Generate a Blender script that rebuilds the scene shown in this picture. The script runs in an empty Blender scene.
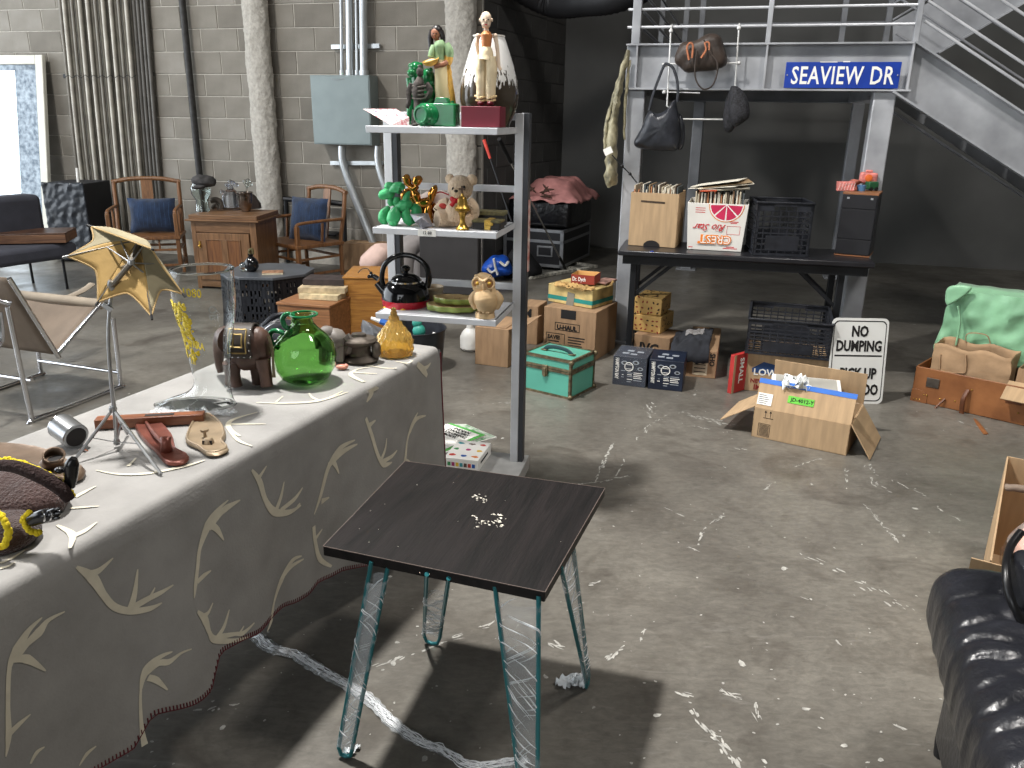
import bpy, math, random
from mathutils import Vector, Matrix, noise
from math import sin, cos, pi, radians, sqrt, atan2
random.seed(7)
SC = bpy.context.scene
COL = SC.collection
# ------------------------------------------------ camera
PITCH, ROLL, FPX, EYE = 0.32096, 0.016, 800.0, 1.55
cp, sp = cos(PITCH), sin(PITCH)
FWD = Vector((0, cp, -sp)); UP0 = Vector((0, sp, cp)); RT0 = Vector((1, 0, 0))
RT = RT0*cos(ROLL)+UP0*sin(ROLL); UPV = UP0*cos(ROLL)-RT0*sin(ROLL)
cam = bpy.data.cameras.new('camera'); camo = bpy.data.objects.new('camera', cam); COL.objects.link(camo)
cam.sensor_width = 36; cam.lens = 36*FPX/1024; cam.clip_start = .05; cam.clip_end = 100
camo.matrix_world = Matrix(((RT.x, UPV.x, -FWD.x, 0), (RT.y, UPV.y, -FWD.y, 0), (RT.z, UPV.z, -FWD.z, EYE), (0, 0, 0, 1)))
SC.camera = camo
# ------------------------------------------------ world, lights, exposure
W = bpy.data.worlds.new('world'); SC.world = W; W.use_nodes = True
W.node_tree.nodes['Background'].inputs[0].default_value = (.85, .93, 1, 1)
W.node_tree.nodes['Background'].inputs[1].default_value = 2.0
def area(name, loc, target, sx, sy, power, col=(1, 1, 1), shape='RECTANGLE', spread=180):
    l = bpy.data.lights.new(name, 'AREA'); l.shape = shape; l.size = sx; l.size_y = sy; l.energy = power; l.color = col
    l.spread = radians(spread)
    o = bpy.data.objects.new(name, l); COL.objects.link(o); o.location = loc
    o.rotation_euler = (Vector(target)-Vector(loc)).to_track_quat('-Z', 'Y').to_euler()
    return o
area('overhead_light', (-1.50, 2.95, 5.7), (.5, 1.4, 0), .30, .30, 310, (1, .975, .94), 'DISK', 140)
area('overhead_light', (-5.2, 4.0, 5.7), (-3.5, 6.5, 0), .9, .9, 290, (1, .98, .95), 'DISK')
area('overhead_light', (2.2, 1.6, 5.7), (2.8, 3.2, 0), .9, .9, 150, (1, .96, .92), 'DISK')  # added ceiling fill for the right side, no known lamp there
area('door_daylight', (-9.3, 5.2, 2.4), (0, 5.2, 1.6), 10.5, 4.4, 420, (.90, .95, 1))
area('front_fill_light', (-2.5, -4.9, 3.0), (0, 4, 1.2), 6.0, 3.5, 300, (.92, .96, 1))  # added fill light behind the camera; the front wall has no door
SC.view_settings.view_transform = 'Standard'; SC.view_settings.look = 'None'
SC.view_settings.exposure = 0.0; SC.view_settings.gamma = 1; SC.view_settings.use_curve_mapping = False
# ------------------------------------------------ pixel to point helpers (for laying things out on real planes)
EYEV = Vector((0, 0, EYE))
def ray(x, y): return FWD+RT*((x-512)/FPX)-UPV*((y-384)/FPX)
def at(x, y, z=0.0):
    d = ray(x, y); return EYEV+d*((z-EYE)/d.z)
def atpl(x, y, p, n):
    d = ray(x, y); n = Vector(n); return EYEV+d*((Vector(p)-EYEV).dot(n)/d.dot(n))
def hgt(foot, x, y):
    d = ray(x, y); n = d.cross(Vector((0, 0, 1))); m = d.cross(n); return (EYEV-Vector(foot)).dot(m)/m.z
def pxs(p):   # metres per pixel at a point
    return (Vector(p)-EYEV).dot(FWD)/FPX
# ------------------------------------------------ materials
def lin(c):
    r = []
    for v in c[:3]:
        v /= 255.0; r.append(v/12.92 if v <= .04045 else ((v+.055)/1.055)**2.4)
    return tuple(r)+(1,)
MATS = {}
def mat(name, col, rough=.6, metal=0, var=.1, scale=6, bump=0, bscale=60, trans=0, ior=1.45, alpha=1, coat=0, col2=None, stretch=(1, 1, 1), sheen=0, detail=4, dist=0, thin=False, spec=None):
    if name in MATS: return MATS[name]
    m = bpy.data.materials.new(name); m.use_nodes = True; nt = m.node_tree; N = nt.nodes; L = nt.links
    b = N['Principled BSDF']; b.inputs['Roughness'].default_value = rough; b.inputs['Metallic'].default_value = metal
    b.inputs['Transmission Weight'].default_value = trans; b.inputs['IOR'].default_value = ior; b.inputs['Alpha'].default_value = alpha
    b.inputs['Coat Weight'].default_value = coat
    if spec is not None: b.inputs['Specular IOR Level'].default_value = spec
    if sheen: b.inputs['Sheen Weight'].default_value = sheen
    c = lin(col); c2 = lin(col2) if col2 else tuple(min(1, v*(1-var*2)) for v in c[:3])+(1,)
    c1 = c if col2 else tuple(min(1, v*(1+var)) for v in c[:3])+(1,)
    tc = N.new('ShaderNodeTexCoord'); mp = N.new('ShaderNodeMapping'); mp.inputs['Scale'].default_value = stretch
    nz = N.new('ShaderNodeTexNoise'); nz.inputs['Scale'].default_value = scale; nz.inputs['Detail'].default_value = detail; nz.inputs['Distortion'].default_value = dist
    L.new(tc.outputs['Object'], mp.inputs['Vector']); L.new(mp.outputs[0], nz.inputs['Vector'])
    cr = N.new('ShaderNodeValToRGB'); cr.color_ramp.elements[0].position = .32; cr.color_ramp.elements[1].position = .68
    cr.color_ramp.elements[0].color = c2; cr.color_ramp.elements[1].color = c1
    L.new(nz.outputs['Fac'], cr.inputs[0]); L.new(cr.outputs[0], b.inputs['Base Color'])
    if bump:
        n2 = N.new('ShaderNodeTexNoise'); n2.inputs['Scale'].default_value = bscale; n2.inputs['Detail'].default_value = 5
        L.new(mp.outputs[0], n2.inputs['Vector'])
        bp = N.new('ShaderNodeBump'); bp.inputs['Strength'].default_value = bump; bp.inputs['Distance'].default_value = .01
        L.new(n2.outputs['Fac'], bp.inputs['Height']); L.new(bp.outputs[0], b.inputs['Normal'])
    MATS[name] = m; return m
def wood(name, col, dark, axis='x', rough=.45, scale=3, coat=0):
    st = {'x': (1.2, 14, 14), 'y': (14, 1.2, 14), 'z': (14, 14, 1.2)}[axis]
    return mat(name, col, rough, 0, 0, scale, .12, 12, col2=dark, stretch=st, dist=1.2, detail=6, coat=coat)
def glass(name, col, rough=.02, ior=1.45):
    m = bpy.data.materials.new(name); m.use_nodes = True; b = m.node_tree.nodes['Principled BSDF']
    b.inputs['Base Color'].default_value = lin(col); b.inputs['Transmission Weight'].default_value = 1; b.inputs['Roughness'].default_value = rough; b.inputs['IOR'].default_value = ior
    return m
# ------------------------------------------------ mesh builder
def RZ(a): return Matrix.Rotation(a, 4, 'Z')
def T(x, y, z): return Matrix.Translation((x, y, z))
def RX(a): return Matrix.Rotation(a, 4, 'X')
def RY(a): return Matrix.Rotation(a, 4, 'Y')
class MB:
    def __init__(s): s.v = []; s.f = []; s.m = []; s.mi = 0
    def add(s, vs, fs, X=None):
        n = len(s.v)
        for v in vs:
            v = Vector(v); s.v.append(X @ v if X else v)
        for f in fs: s.f.append([i+n for i in f]); s.m.append(s.mi)
        return s
    def box(s, x0, x1, y0, y1, z0, z1, X=None):
        return s.add([(x0, y0, z0), (x1, y0, z0), (x1, y1, z0), (x0, y1, z0), (x0, y0, z1), (x1, y0, z1), (x1, y1, z1), (x0, y1, z1)],
                     [(0, 3, 2, 1), (4, 5, 6, 7), (0, 1, 5, 4), (1, 2, 6, 5), (2, 3, 7, 6), (3, 0, 4, 7)], X)
    def bar(s, a, b, w, h=None, up=(0, 0, 1)):
        a = Vector(a); b = Vector(b); h = h or w; d = (b-a); l = d.length; d.normalize(); up = Vector(up)
        if abs(d.dot(up)) > .98: up = Vector((0, 1, 0))
        r = d.cross(up).normalized(); u = r.cross(d)
        X = Matrix((( r.x, d.x, u.x, a.x), (r.y, d.y, u.y, a.y), (r.z, d.z, u.z, a.z), (0, 0, 0, 1)))
        return s.box(-w/2, w/2, 0, l, -h/2, h/2, X)
    def tube(s, pts, r, n=8, closed=False, caps=True, X=None, flat=1.0):
        pts = [Vector(p) for p in pts]; k = len(pts); rs = r if isinstance(r, (list, tuple)) else [r]*k
        vs = []; fs = []; prev = None
        for i, p in enumerate(pts):
            if closed: t = pts[(i+1) % k]-pts[i-1]
            else: t = pts[min(i+1, k-1)]-pts[max(i-1, 0)]
            t.normalize()
            if prev is None:
                a = Vector((0, 0, 1)) if abs(t.z) < .9 else Vector((1, 0, 0)); prev = (a-t*a.dot(t)).normalized()
            else:
                prev = prev-t*prev.dot(t)
                if prev.length < 1e-5: prev = Vector((1, 0, 0))-t*t.x
                prev.normalize()
            q = t.cross(prev)
            for j in range(n):
                a = 2*pi*j/n; vs.append(p+(prev*cos(a)*flat+q*sin(a))*rs[i])
        for i in range(k if closed else k-1):
            for j in range(n):
                a = i*n+j; b = i*n+(j+1) % n; c = ((i+1) % k)*n; fs.append((a, b, c+(j+1) % n, c+j))
        if caps and not closed: fs.append(tuple(range(n))[::-1]); fs.append(tuple((k-1)*n+j for j in range(n)))
        return s.add(vs, fs, X)
    def lathe(s, prof, n=24, X=None, sx=1, sy=1, top=True):
        vs = []; fs = []; k = len(prof)
        for r, z in prof:
            for j in range(n): a = 2*pi*j/n; vs.append((r*cos(a)*sx, r*sin(a)*sy, z))
        for i in range(k-1):
            for j in range(n): fs.append((i*n+j, i*n+(j+1) % n, (i+1)*n+(j+1) % n, (i+1)*n+j))
        if prof[0][0] > 1e-6: fs.append(tuple(range(n))[::-1])
        if prof[-1][0] > 1e-6 and top: fs.append(tuple((k-1)*n+j for j in range(n)))
        return s.add(vs, fs, X)
    def grid(s, fn, nu, nv, X=None, closeu=False):
        vs = [fn(i/nu, j/nv) for j in range(nv+1) for i in range(nu+(0 if closeu else 1))]; w = nu if closeu else nu+1; fs = []
        for j in range(nv):
            for i in range(nu): fs.append((j*w+i, j*w+(i+1) % w, (j+1)*w+(i+1) % w, (j+1)*w+i))
        return s.add(vs, fs, X)
    def ball(s, c, r, n=14, m=9, X=None, R=None):
        if not isinstance(r, (tuple, list)): r = (r, r, r)
        Y = T(*c) @ (R if R else Matrix()); Y = (X @ Y) if X else Y
        vs = [(0, 0, -r[2])]; fs = []
        for i in range(1, m):
            a = -pi/2+pi*i/m
            for j in range(n): b = 2*pi*j/n; vs.append((r[0]*cos(a)*cos(b), r[1]*cos(a)*sin(b), r[2]*sin(a)))
        vs.append((0, 0, r[2])); l = len(vs)-1
        for j in range(n):
            fs.append((0, 1+(j+1) % n, 1+j)); fs.append((l, l-n+j, l-n+(j+1) % n))
            for i in range(m-2): a = 1+i*n; fs.append((a+j, a+(j+1) % n, a+n+(j+1) % n, a+n+j))
        return s.add(vs, fs, Y)
    def prism(s, poly, z0, z1, X=None):
        k = len(poly)
        return s.add([(p[0], p[1], z0) for p in poly]+[(p[0], p[1], z1) for p in poly],
                     [tuple(range(k))[::-1], tuple(range(k, 2*k))]+[(i, (i+1) % k, k+(i+1) % k, k+i) for i in range(k)], X)
    def build(s, name, m, parent=None, smooth=True, bevel=0, sub=0, solid=0, loc=None, rot=None, ang=38, noisy=0, nscale=6, segs=2, solidoff=0):
        me = bpy.data.meshes.new(name); vs = s.v
        if noisy: vs = [v+noise.noise_vector(v*nscale)*noisy for v in vs]
        me.from_pydata([tuple(v) for v in vs], [], s.f); me.update()
        ms = m if isinstance(m, (list, tuple)) else [m]
        for q in ms: me.materials.append(q)
        if len(ms) > 1: me.polygons.foreach_set('material_index', s.m)
        o = bpy.data.objects.new(name, me); COL.objects.link(o)
        if parent: o.parent = parent
        if loc: o.location = loc
        if rot: o.rotation_euler = rot
        if smooth:
            me.polygons.foreach_set('use_smooth', [True]*len(me.polygons))
            if not sub: me.set_sharp_from_angle(angle=radians(ang))
        if solid: k = o.modifiers.new('solid', 'SOLIDIFY'); k.thickness = solid; k.offset = solidoff
        if bevel: k = o.modifiers.new('bevel', 'BEVEL'); k.width = bevel; k.segments = segs; k.limit_method = 'ANGLE'; k.angle_limit = radians(40)
        if sub: k = o.modifiers.new('sub', 'SUBSURF'); k.levels = sub; k.render_levels = sub
        return o
def tag(o, label=None, cat=None, group=None, kind=None):
    if label: o['label'] = label
    if cat: o['category'] = cat
    if group: o['group'] = group
    if kind: o['kind'] = kind
    return o
def thing(name, label, cat, loc=(0, 0, 0), rz=0, group=None):
    o = bpy.data.objects.new(name, None); COL.objects.link(o); o.empty_display_size = .1
    o.location = loc; o.rotation_euler = (0, 0, rz); return tag(o, label, cat, group)
def copy_tree(o, parent=None):
    c = o.copy(); COL.objects.link(c)
    if parent: c.parent = parent
    for ch in list(o.children): copy_tree(ch, c)
    return c
def bx(name, m, parent, x0, x1, y0, y1, z0, z1, bevel=.002, **k): return MB().box(x0, x1, y0, y1, z0, z1).build(name, m, parent, bevel=bevel, **k)
def text(body, name, m, parent, loc, rot, size, ext=.0006, fat=0, sx=1, shear=0, align='LEFT', label=None, spacing=1):
    cu = bpy.data.curves.new(name, 'FONT'); cu.body = body; cu.size = size; cu.extrude = ext; cu.offset = fat; cu.align_x = align; cu.shear = shear; cu.resolution_u = 2
    cu.space_character = spacing
    t = bpy.data.objects.new(name, cu); COL.objects.link(t); bpy.context.view_layer.update()
    me = bpy.data.meshes.new_from_object(t.evaluated_get(bpy.context.evaluated_depsgraph_get()))
    bpy.data.objects.remove(t); me.materials.clear(); me.materials.append(m)
    o = bpy.data.objects.new(name, me); COL.objects.link(o); o.parent = parent; o.location = loc; o.rotation_euler = rot; o.scale = (sx, 1, 1)
    if label: o['label'] = label
    return o
FR = (pi/2, 0, 0)           # lettering upright, read from -y
def front(x1, y1, x2, y2, z=0.0):
    a = at(x1, y1, z); b = at(x2, y2, z); d = b-a; return a, atan2(d.y, d.x), d.length
def stroke(pts, w, k=5):    # tapered flat stroke as 2D quads; pts 2D; w list
    out = []
    P = [Vector(p) for p in pts]; fine = []; ws = []
    for i in range(len(P)-1):
        for j in range(k):
            t = j/k; fine.append(cr(P, i, t)); ws.append(w[i]*(1-t)+w[i+1]*t)
    fine.append(P[-1]); ws.append(w[-1])
    L = []
    for i, p in enumerate(fine):
        t = (fine[min(i+1, len(fine)-1)]-fine[max(i-1, 0)]).normalized(); nn = Vector((-t.y, t.x)); L.append((p+nn*ws[i]/2, p-nn*ws[i]/2))
    return L
def cr(P, i, t):
    a = P[max(i-1, 0)]; b = P[i]; c = P[i+1]; d = P[min(i+2, len(P)-1)]
    return .5*((2*b)+(c-a)*t+(2*a-5*b+4*c-d)*t*t+(3*b-a-3*c+d)*t*t*t)
def spline(pts, k=6, closed=False):
    P = [Vector(p) for p in pts]; out = []
    n = len(P)
    if closed:
        for i in range(n):
            Q = [P[i-1], P[i], P[(i+1) % n], P[(i+2) % n]]
            for j in range(k): out.append(cr(Q, 1, j/k))
        return out
    for i in range(n-1):
        for j in range(k): out.append(cr(P, i, j/k))
    out.append(P[-1]); return out
# common materials
M_ = {}
M_['steel'] = mat('grey_painted_steel', (150, 152, 155), .45, .2, .15, 5, .05)
M_['shelfmetal'] = mat('silver_grey_shelf_paint', (208, 210, 214), .4, .05, .06, 8)
M_['chrome'] = mat('chrome', (215, 215, 218), .15, 1, .05)
M_['galv'] = mat('galvanised_conduit', (196, 200, 202), .35, .8, .12, 10, stretch=(1, 1, .2))
M_['blackmetal'] = mat('black_painted_metal', (28, 29, 32), .45, .3, .2)
M_['blackplastic'] = mat('black_plastic', (38, 40, 46), .42, 0, .2, 20)
M_['card'] = mat('corrugated_cardboard', (178, 150, 116), .82, 0, .08, 5, .06, 30, stretch=(8, 1, 1))
M_['card2'] = mat('brown_cardboard', (156, 126, 96), .82, 0, .1, 5, .06, 30, stretch=(6, 1, 1))
M_['tape'] = mat('brown_tape', (170, 138, 100), .35, 0, .05)
M_['ink'] = mat('black_ink', (25, 22, 22), .7, 0, .1)
M_['white'] = mat('white_print', (238, 236, 230), .5, 0, .03)
M_['redink'] = mat('red_ink', (196, 36, 48), .6, 0, .08)
M_['oak'] = wood('oak', (134, 98, 66), (96, 67, 42), 'z')
M_['oakx'] = wood('oak_lengthwise', (132, 98, 68), (94, 66, 42), 'x')
M_['chairwood'] = wood('reddish_chair_wood', (140, 98, 62), (100, 66, 40), 'z', .4)
M_['denim'] = mat('blue_denim', (30, 50, 80), .85, 0, .25, 14, .25, 80, sheen=.3)
M_['brass'] = mat('brass', (190, 152, 74), .35, .9, .25, 14)
M_['iron'] = mat('dark_cast_iron', (92, 84, 76), .55, .6, .2, 14, .2)
M_['blackcloth'] = mat('black_cloth', (20, 20, 23), .85, 0, .3, 12, .3, 30)
M_['paper'] = mat('old_paper', (214, 202, 174), .8, 0, .12, 20)
M_['rubber'] = mat('black_rubber', (18, 18, 20), .6)
# ================================================= THE SETTING
UA = -radians(15.0)                       # the building is turned 15 degrees to the camera
UU = Vector((cos(UA), sin(UA), 0)); VV = Vector((-sin(UA), cos(UA), 0))
def floor_mat():
    m = bpy.data.materials.new('polished_concrete'); m.use_nodes = True; nt = m.node_tree; N = nt.nodes; L = nt.links; b = N['Principled BSDF']
    tc = N.new('ShaderNodeTexCoord')
    def nz(s, d, dist=0, det=6, st=(1, 1, 1), rz=0):
        mp = N.new('ShaderNodeMapping'); mp.inputs['Scale'].default_value = st; mp.inputs['Rotation'].default_value = (0, 0, rz); L.new(tc.outputs['Object'], mp.inputs[0])
        n = N.new('ShaderNodeTexNoise'); n.inputs['Scale'].default_value = s; n.inputs['Detail'].default_value = det; n.inputs['Roughness'].default_value = d; n.inputs['Distortion'].default_value = dist
        L.new(mp.outputs[0], n.inputs['Vector']); return n
    def ramp(src, p0, c0, p1, c1):
        r = N.new('ShaderNodeValToRGB'); r.color_ramp.elements[0].position = p0; r.color_ramp.elements[1].position = p1
        r.color_ramp.elements[0].color = c0; r.color_ramp.elements[1].color = c1; L.new(src.outputs[0], r.inputs[0]); return r
    def mix(f, a, c, mode='MIX', fac=None):
        x = N.new('ShaderNodeMix'); x.data_type = 'RGBA'; x.blend_type = mode
        if f is not None: L.new(f.outputs[0], x.inputs[0])
        else: x.inputs[0].default_value = fac
        for s, i in ((a, 6), (c, 7)):
            if isinstance(s, tuple): x.inputs[i].default_value = s
            else: L.new(s.outputs[2] if s.bl_idname == 'ShaderNodeMix' else s.outputs[0], x.inputs[i])
        return x
    base = ramp(nz(1.1, .65, .4), .3, lin((86, 82, 76)), .72, lin((130, 126, 117)))
    fine = ramp(nz(22, .75, .5, 8, (1, 2.2, 1)), .3, (.60, .60, .60, 1), .7, (1.18, 1.18, 1.18, 1))
    a = mix(None, base, fine, 'MULTIPLY', .85)
    st = ramp(nz(2.3, .6, .8), .55, (0, 0, 0, 1), .74, (1, 1, 1, 1)); a = mix(st, a, lin((66, 60, 54))); st2 = ramp(nz(6, .7, .6, 8), .50, (0, 0, 0, 1), .72, (.65, .65, .65, 1)); a = mix(st2, a, lin((82, 77, 70)))
    sw = ramp(nz(3.2, .7, 1.6, 5, (.5, 3.5, 1), .5), .62, (0, 0, 0, 1), .86, (.55, .55, .55, 1)); a = mix(sw, a, lin((156, 154, 149)))
    L.new(a.outputs[2], b.inputs['Base Color'])
    rr = ramp(nz(4, .6), .3, (.30, .30, .30, 1), .7, (.52, .52, .52, 1)); L.new(rr.outputs[0], b.inputs['Roughness'])
    bp = N.new('ShaderNodeBump'); bp.inputs['Strength'].default_value = .12; bp.inputs['Distance'].default_value = .004
    L.new(nz(35, .7, 0, 6).outputs[0], bp.inputs['Height']); L.new(bp.outputs[0], b.inputs['Normal']); return m
FLOOR = MB().box(-9, 8, -5, 14, -.1, 0).build('floor', floor_mat(), smooth=False); FLOOR['kind'] = 'structure'
M_['paintmark'] = mat('dried_white_paint', (176, 174, 167), .6, 0, .2, 60)
def flake(mb, x, y, L_, w, a, n=9):
    ca, sa = cos(a), sin(a); pts = []
    for i in range(n):
        t = 2*pi*i/n; rr = random.uniform(.55, 1.1); px, py = cos(t)*L_*rr, sin(t)*w*rr; pts.append((x+px*ca-py*sa, y+px*sa+py*ca))
    z_ = random.uniform(.0006, .0016); mb.add([(p_[0], p_[1], z_) for p_ in pts], [tuple(range(n))])
def paint_streak(px, w, dens=1.0, name='paint_streak'):
    mb = MB(); P = [at(*p) for p in px]
    for i in range(len(P)-1):
        d = P[i+1]-P[i]; n = max(2, int(d.length/.015*dens)); a = atan2(d.y, d.x)
        for k in range(n):
            t = random.random(); q = P[i]+d*t; s = random.gauss(0, w*.35)
            if random.random() < .8: flake(mb, q.x-sin(a)*s, q.y+cos(a)*s, random.uniform(.006, .024), random.uniform(.0012, .0045)*(1+w*8), a+random.gauss(0, .25), 7)
    return mb.build(name, M_['paintmark'], FLOOR, smooth=False)
for px, w, d in [(([613, 443], [604, 462], [595, 483]), .012, 2.2), (([574, 485], [600, 482], [628, 476]), .012, 2.0), (([626, 458], [616, 476]), .004, .8),
                 (([650, 403], [648, 412], [660, 420]), .05, 1.6), (([676, 412], [700, 418], [735, 426]), .035, 2.2), (([692, 426], [712, 430]), .01, 1.6), (([636, 440], [650, 425], [665, 415]), .02, .7),
                 (([726, 447], [747, 450]), .02, .8), (([796, 467], [815, 460], [820, 459]), .008, 1), (([846, 468], [847, 490]), .01, .8), (([870, 465], [875, 485], [892, 493]), .03, 1.0), (([865, 505], [880, 522], [897, 541]), .012, 1.6),
                 (([763, 491], [777, 480]), .008, .8), (([725, 515], [705, 527], [697, 545]), .008, 1.2), (([686, 546], [700, 552]), .012, 1.8), (([800, 555], [835, 570], [875, 590]), .05, 1.1), (([878, 590], [915, 612]), .05, 1.0),
                 (([795, 593], [812, 602]), .02, .8), (([584, 587], [600, 582]), .006, 1), (([462, 634], [420, 652], [370, 668]), .010, 2.0), (([482, 628], [500, 620]), .010, 2),
                 (([549, 644], [570, 650]), .016, 2.4), (([604, 662], [625, 646]), .012, 2.4), (([670, 690], [695, 700]), .05, 1.4), (([714, 688], [735, 697]), .016, 2.2), (([693, 712], [700, 722]), .02, 2.4), (([703, 725], [722, 745], [742, 768]), .02, 3.6),
                 (([756, 705], [758, 718]), .012, 2.4), (([640, 640], [645, 630]), .006, 1.2), (([836, 640], [842, 648]), .01, 1), (([895, 725], [905, 730]), .016, 2.4), (([170, 716], [250, 702]), .006, .5),
                 (([660, 505], [690, 520]), .02, .3), (([700, 455], [730, 470]), .05, .4), (([950, 420], [1000, 432]), .02, .4), (([470, 405], [520, 402]), .03, .4), (([890, 480], [935, 500]), .02, .6), (([930, 505], [960, 520]), .01, .8)]:
    paint_streak(px, w, d)
mb = MB()
for k in range(420):
    q = at(random.uniform(120, 1000), random.uniform(390, 768)) if k < 330 else at(random.uniform(440, 1000), random.uniform(300, 400))
    s = random.uniform(.0012, .0045) if random.random() < .92 else random.uniform(.006, .012); flake(mb, q.x, q.y, s*1.6, s, random.uniform(0, 6), 6)
o = mb.build('paint_speckles', M_['paintmark'], FLOOR, smooth=False); o['kind'] = 'stuff'
# ---- block walls: every block a part, the mortar a recessed backing
CR_ = .22
def block_mat(name, c, c2, bump=.5):
    m = mat(name, c, .9, 0, 0, 3.2, bump, 130, col2=c2, detail=8); return m
M_['block'] = block_mat('grey_concrete_block', (142, 137, 128), (122, 117, 108)); block_mat('grey_concrete_block_b', (132, 127, 118), (112, 107, 99)); block_mat('grey_concrete_block_c', (150, 145, 137), (130, 125, 116)); block_mat('dark_painted_block_b', (76, 75, 73), (66, 65, 64), .3); block_mat('dark_painted_block_c', (88, 87, 85), (76, 75, 74), .3); M_['mortar'] = mat('mortar', (186, 181, 171), .95, 0, .08, 20, .3)
M_['dblock'] = block_mat('dark_painted_block', (82, 81, 79), (70, 69, 68), .3); M_['dmortar'] = mat('dark_mortar', (74, 73, 72), .9, 0, .08)
def block_wall(name, loc, rz, length, height, mB, mM, x_vis, z_vis, phase=.18, joint=.009):
    w = MB().box(-length, 0, .0075, .2, 0, height).build(name, mM, smooth=False); w.location = loc; w.rotation_euler = (0, 0, rz); w['kind'] = 'structure'
    h = CR_-joint; mesh = {}; mv = [mB, mB, MATS[mB.name+'_b'], MATS[mB.name+'_c']]
    def get(L_):
        k = round(L_, 2)
        if k not in mesh:
            b = MB(); g = .004
            b.add([(0, .02, 0), (k, .02, 0), (k, .02, h), (0, .02, h), (0, g, 0), (k, g, 0), (k, g, h), (0, g, h), (g, 0, g), (k-g, 0, g), (k-g, 0, h-g), (g, 0, h-g)],
                  [(0, 1, 5, 4), (1, 2, 6, 5), (2, 3, 7, 6), (3, 0, 4, 7), (4, 5, 9, 8), (5, 6, 10, 9), (6, 7, 11, 10), (7, 4, 8, 11), (8, 9, 10, 11)])
            o = b.build('concrete_block', mB, smooth=False); mesh[k] = o.data; bpy.data.objects.remove(o)
        return mesh[k]
    rest = MB(); row = 0; z = phase-CR_
    while z < height-CR_:
        off = .22 if row % 2 else 0; x = off
        while x > -length+.5:
            L_ = .44-joint
            if x == .22: x0, L_ = -.22+joint/2, .22-joint
            else: x0 = x-.44+joint/2
            if x == .22: pass
            elif x <= 0 or not row % 2:
                pass
            if z >= 0 or z+CR_ > .05:
                zz = z+joint/2
                if x_vis[0] < x0 < x_vis[1] and z_vis[0] < z < z_vis[1] and z > -.001:
                    L2 = random.choice((L_, L_, L_)); o = bpy.data.objects.new('concrete_block', get(L2)); COL.objects.link(o); o.parent = w; o.material_slots[0].link = 'OBJECT'; o.material_slots[0].material = random.choice(mv)
                    o.location = (x0, random.uniform(-.0012, .0012), zz)
                elif z > -.001: rest.box(x0, x0+L_, 0, .02, zz, zz+h)
            x -= .44
        z += CR_; row += 1
    if rest.v: r = rest.build('concrete_blocks', mB, w, smooth=False); r['kind'] = 'stuff'
    return w
CORN = Vector((-.335, 8.253, 0)); INC = Vector((.58, 10.40, 0))
WALLB = block_wall('wall_back_left', CORN, UA, 9.2, 6.0, M_['block'], M_['mortar'], (-6.5, .1), (-.1, 3.1))
d = INC-CORN; WALLD = block_wall('wall_return', INC, atan2(d.y, d.x), d.length, 6.0, M_['dblock'], M_['dmortar'], (-3, .1), (-.1, 3.0))
M_['dwall'] = mat('dark_grey_painted_wall', (94, 94, 92), .55, 0, .12, 1.2, .05)
def flatwall(name, a, b, h=6.0, t=.2, m=None):
    a = Vector(a); b = Vector(b); d = b-a; o = MB().box(0, d.length, 0, t, 0, h).build(name, m or M_['dwall'], smooth=False); o.location = a; o.rotation_euler = (0, 0, atan2(d.y, d.x)); o['kind'] = 'structure'; return o
M_['plain'] = mat('pale_grey_wall', (150, 148, 142), .8, 0, .08)
flatwall('wall_back_right', INC-UU*.5, INC+UU*8.2)
flatwall('wall_right', (8, 9.2, 0), (8, -5, 0), m=M_['plain']); flatwall('wall_front', (8, -5, 0), (-9, -5, 0), m=M_['plain'])
# left wall with the tall open loading door that lets the daylight in
MB().box(-9.2, -9, 10.6, 12, 0, 6).box(-9.2, -9, -5, -1.2, 0, 6).box(-9.2, -9, -1.2, 10.6, 4.7, 6).build('wall_left', M_['plain'], smooth=False)['kind'] = 'structure'
MB().box(-9.2, 8.2, -5.2, 12, 6, 6.2).build('ceiling', mat('dark_roof_deck', (96, 94, 90), .8), smooth=False)['kind'] = 'structure'
# ---- fireproofed columns
WP = Vector((-2.19, 8.75, 0)); WN = -VV
def onwall(x, y, off=0.0): return atpl(x, y, WP-VV*off, WN)
M_['fireproof'] = mat('sprayed_fireproofing', (176, 171, 162), .95, 0, .10, 30, 1.0, 45)
def column(xt, xb, yb, w, off=.10):
    q = onwall(xb, yb, off); t = thing('steel_column', COLLAB.pop(0), 'column', (q.x, q.y, 0), UA, 'sprayed columns along the block wall')
    mb = MB()
    def f(u, v):
        a = u*2*pi; z = v*6.0; p = Vector((cos(a)*w/2, sin(a)*.09, z)); k = 1+.10*noise.noise(Vector((cos(a)*3, sin(a)*3, z*7)))+.07*noise.noise(Vector((cos(a)*9, sin(a)*9, z*24)))
        return Vector((p.x*k, p.y*k, z))
    mb.grid(f, 36, 300, closeu=True); mb.build('fireproofing', M_['fireproof'], t, ang=80)
    bx('base_plate', M_['steel'], t, -w/2-.02, w/2+.02, -.12, .12, 0, .015); return t
COLLAB = ['pale lumpy sprayed column left of the grey electrical box', 'pale lumpy sprayed column behind the display shelf at the wall corner']
column(0, 266, 150, .275); column(0, 461, 60, .30)
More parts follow.
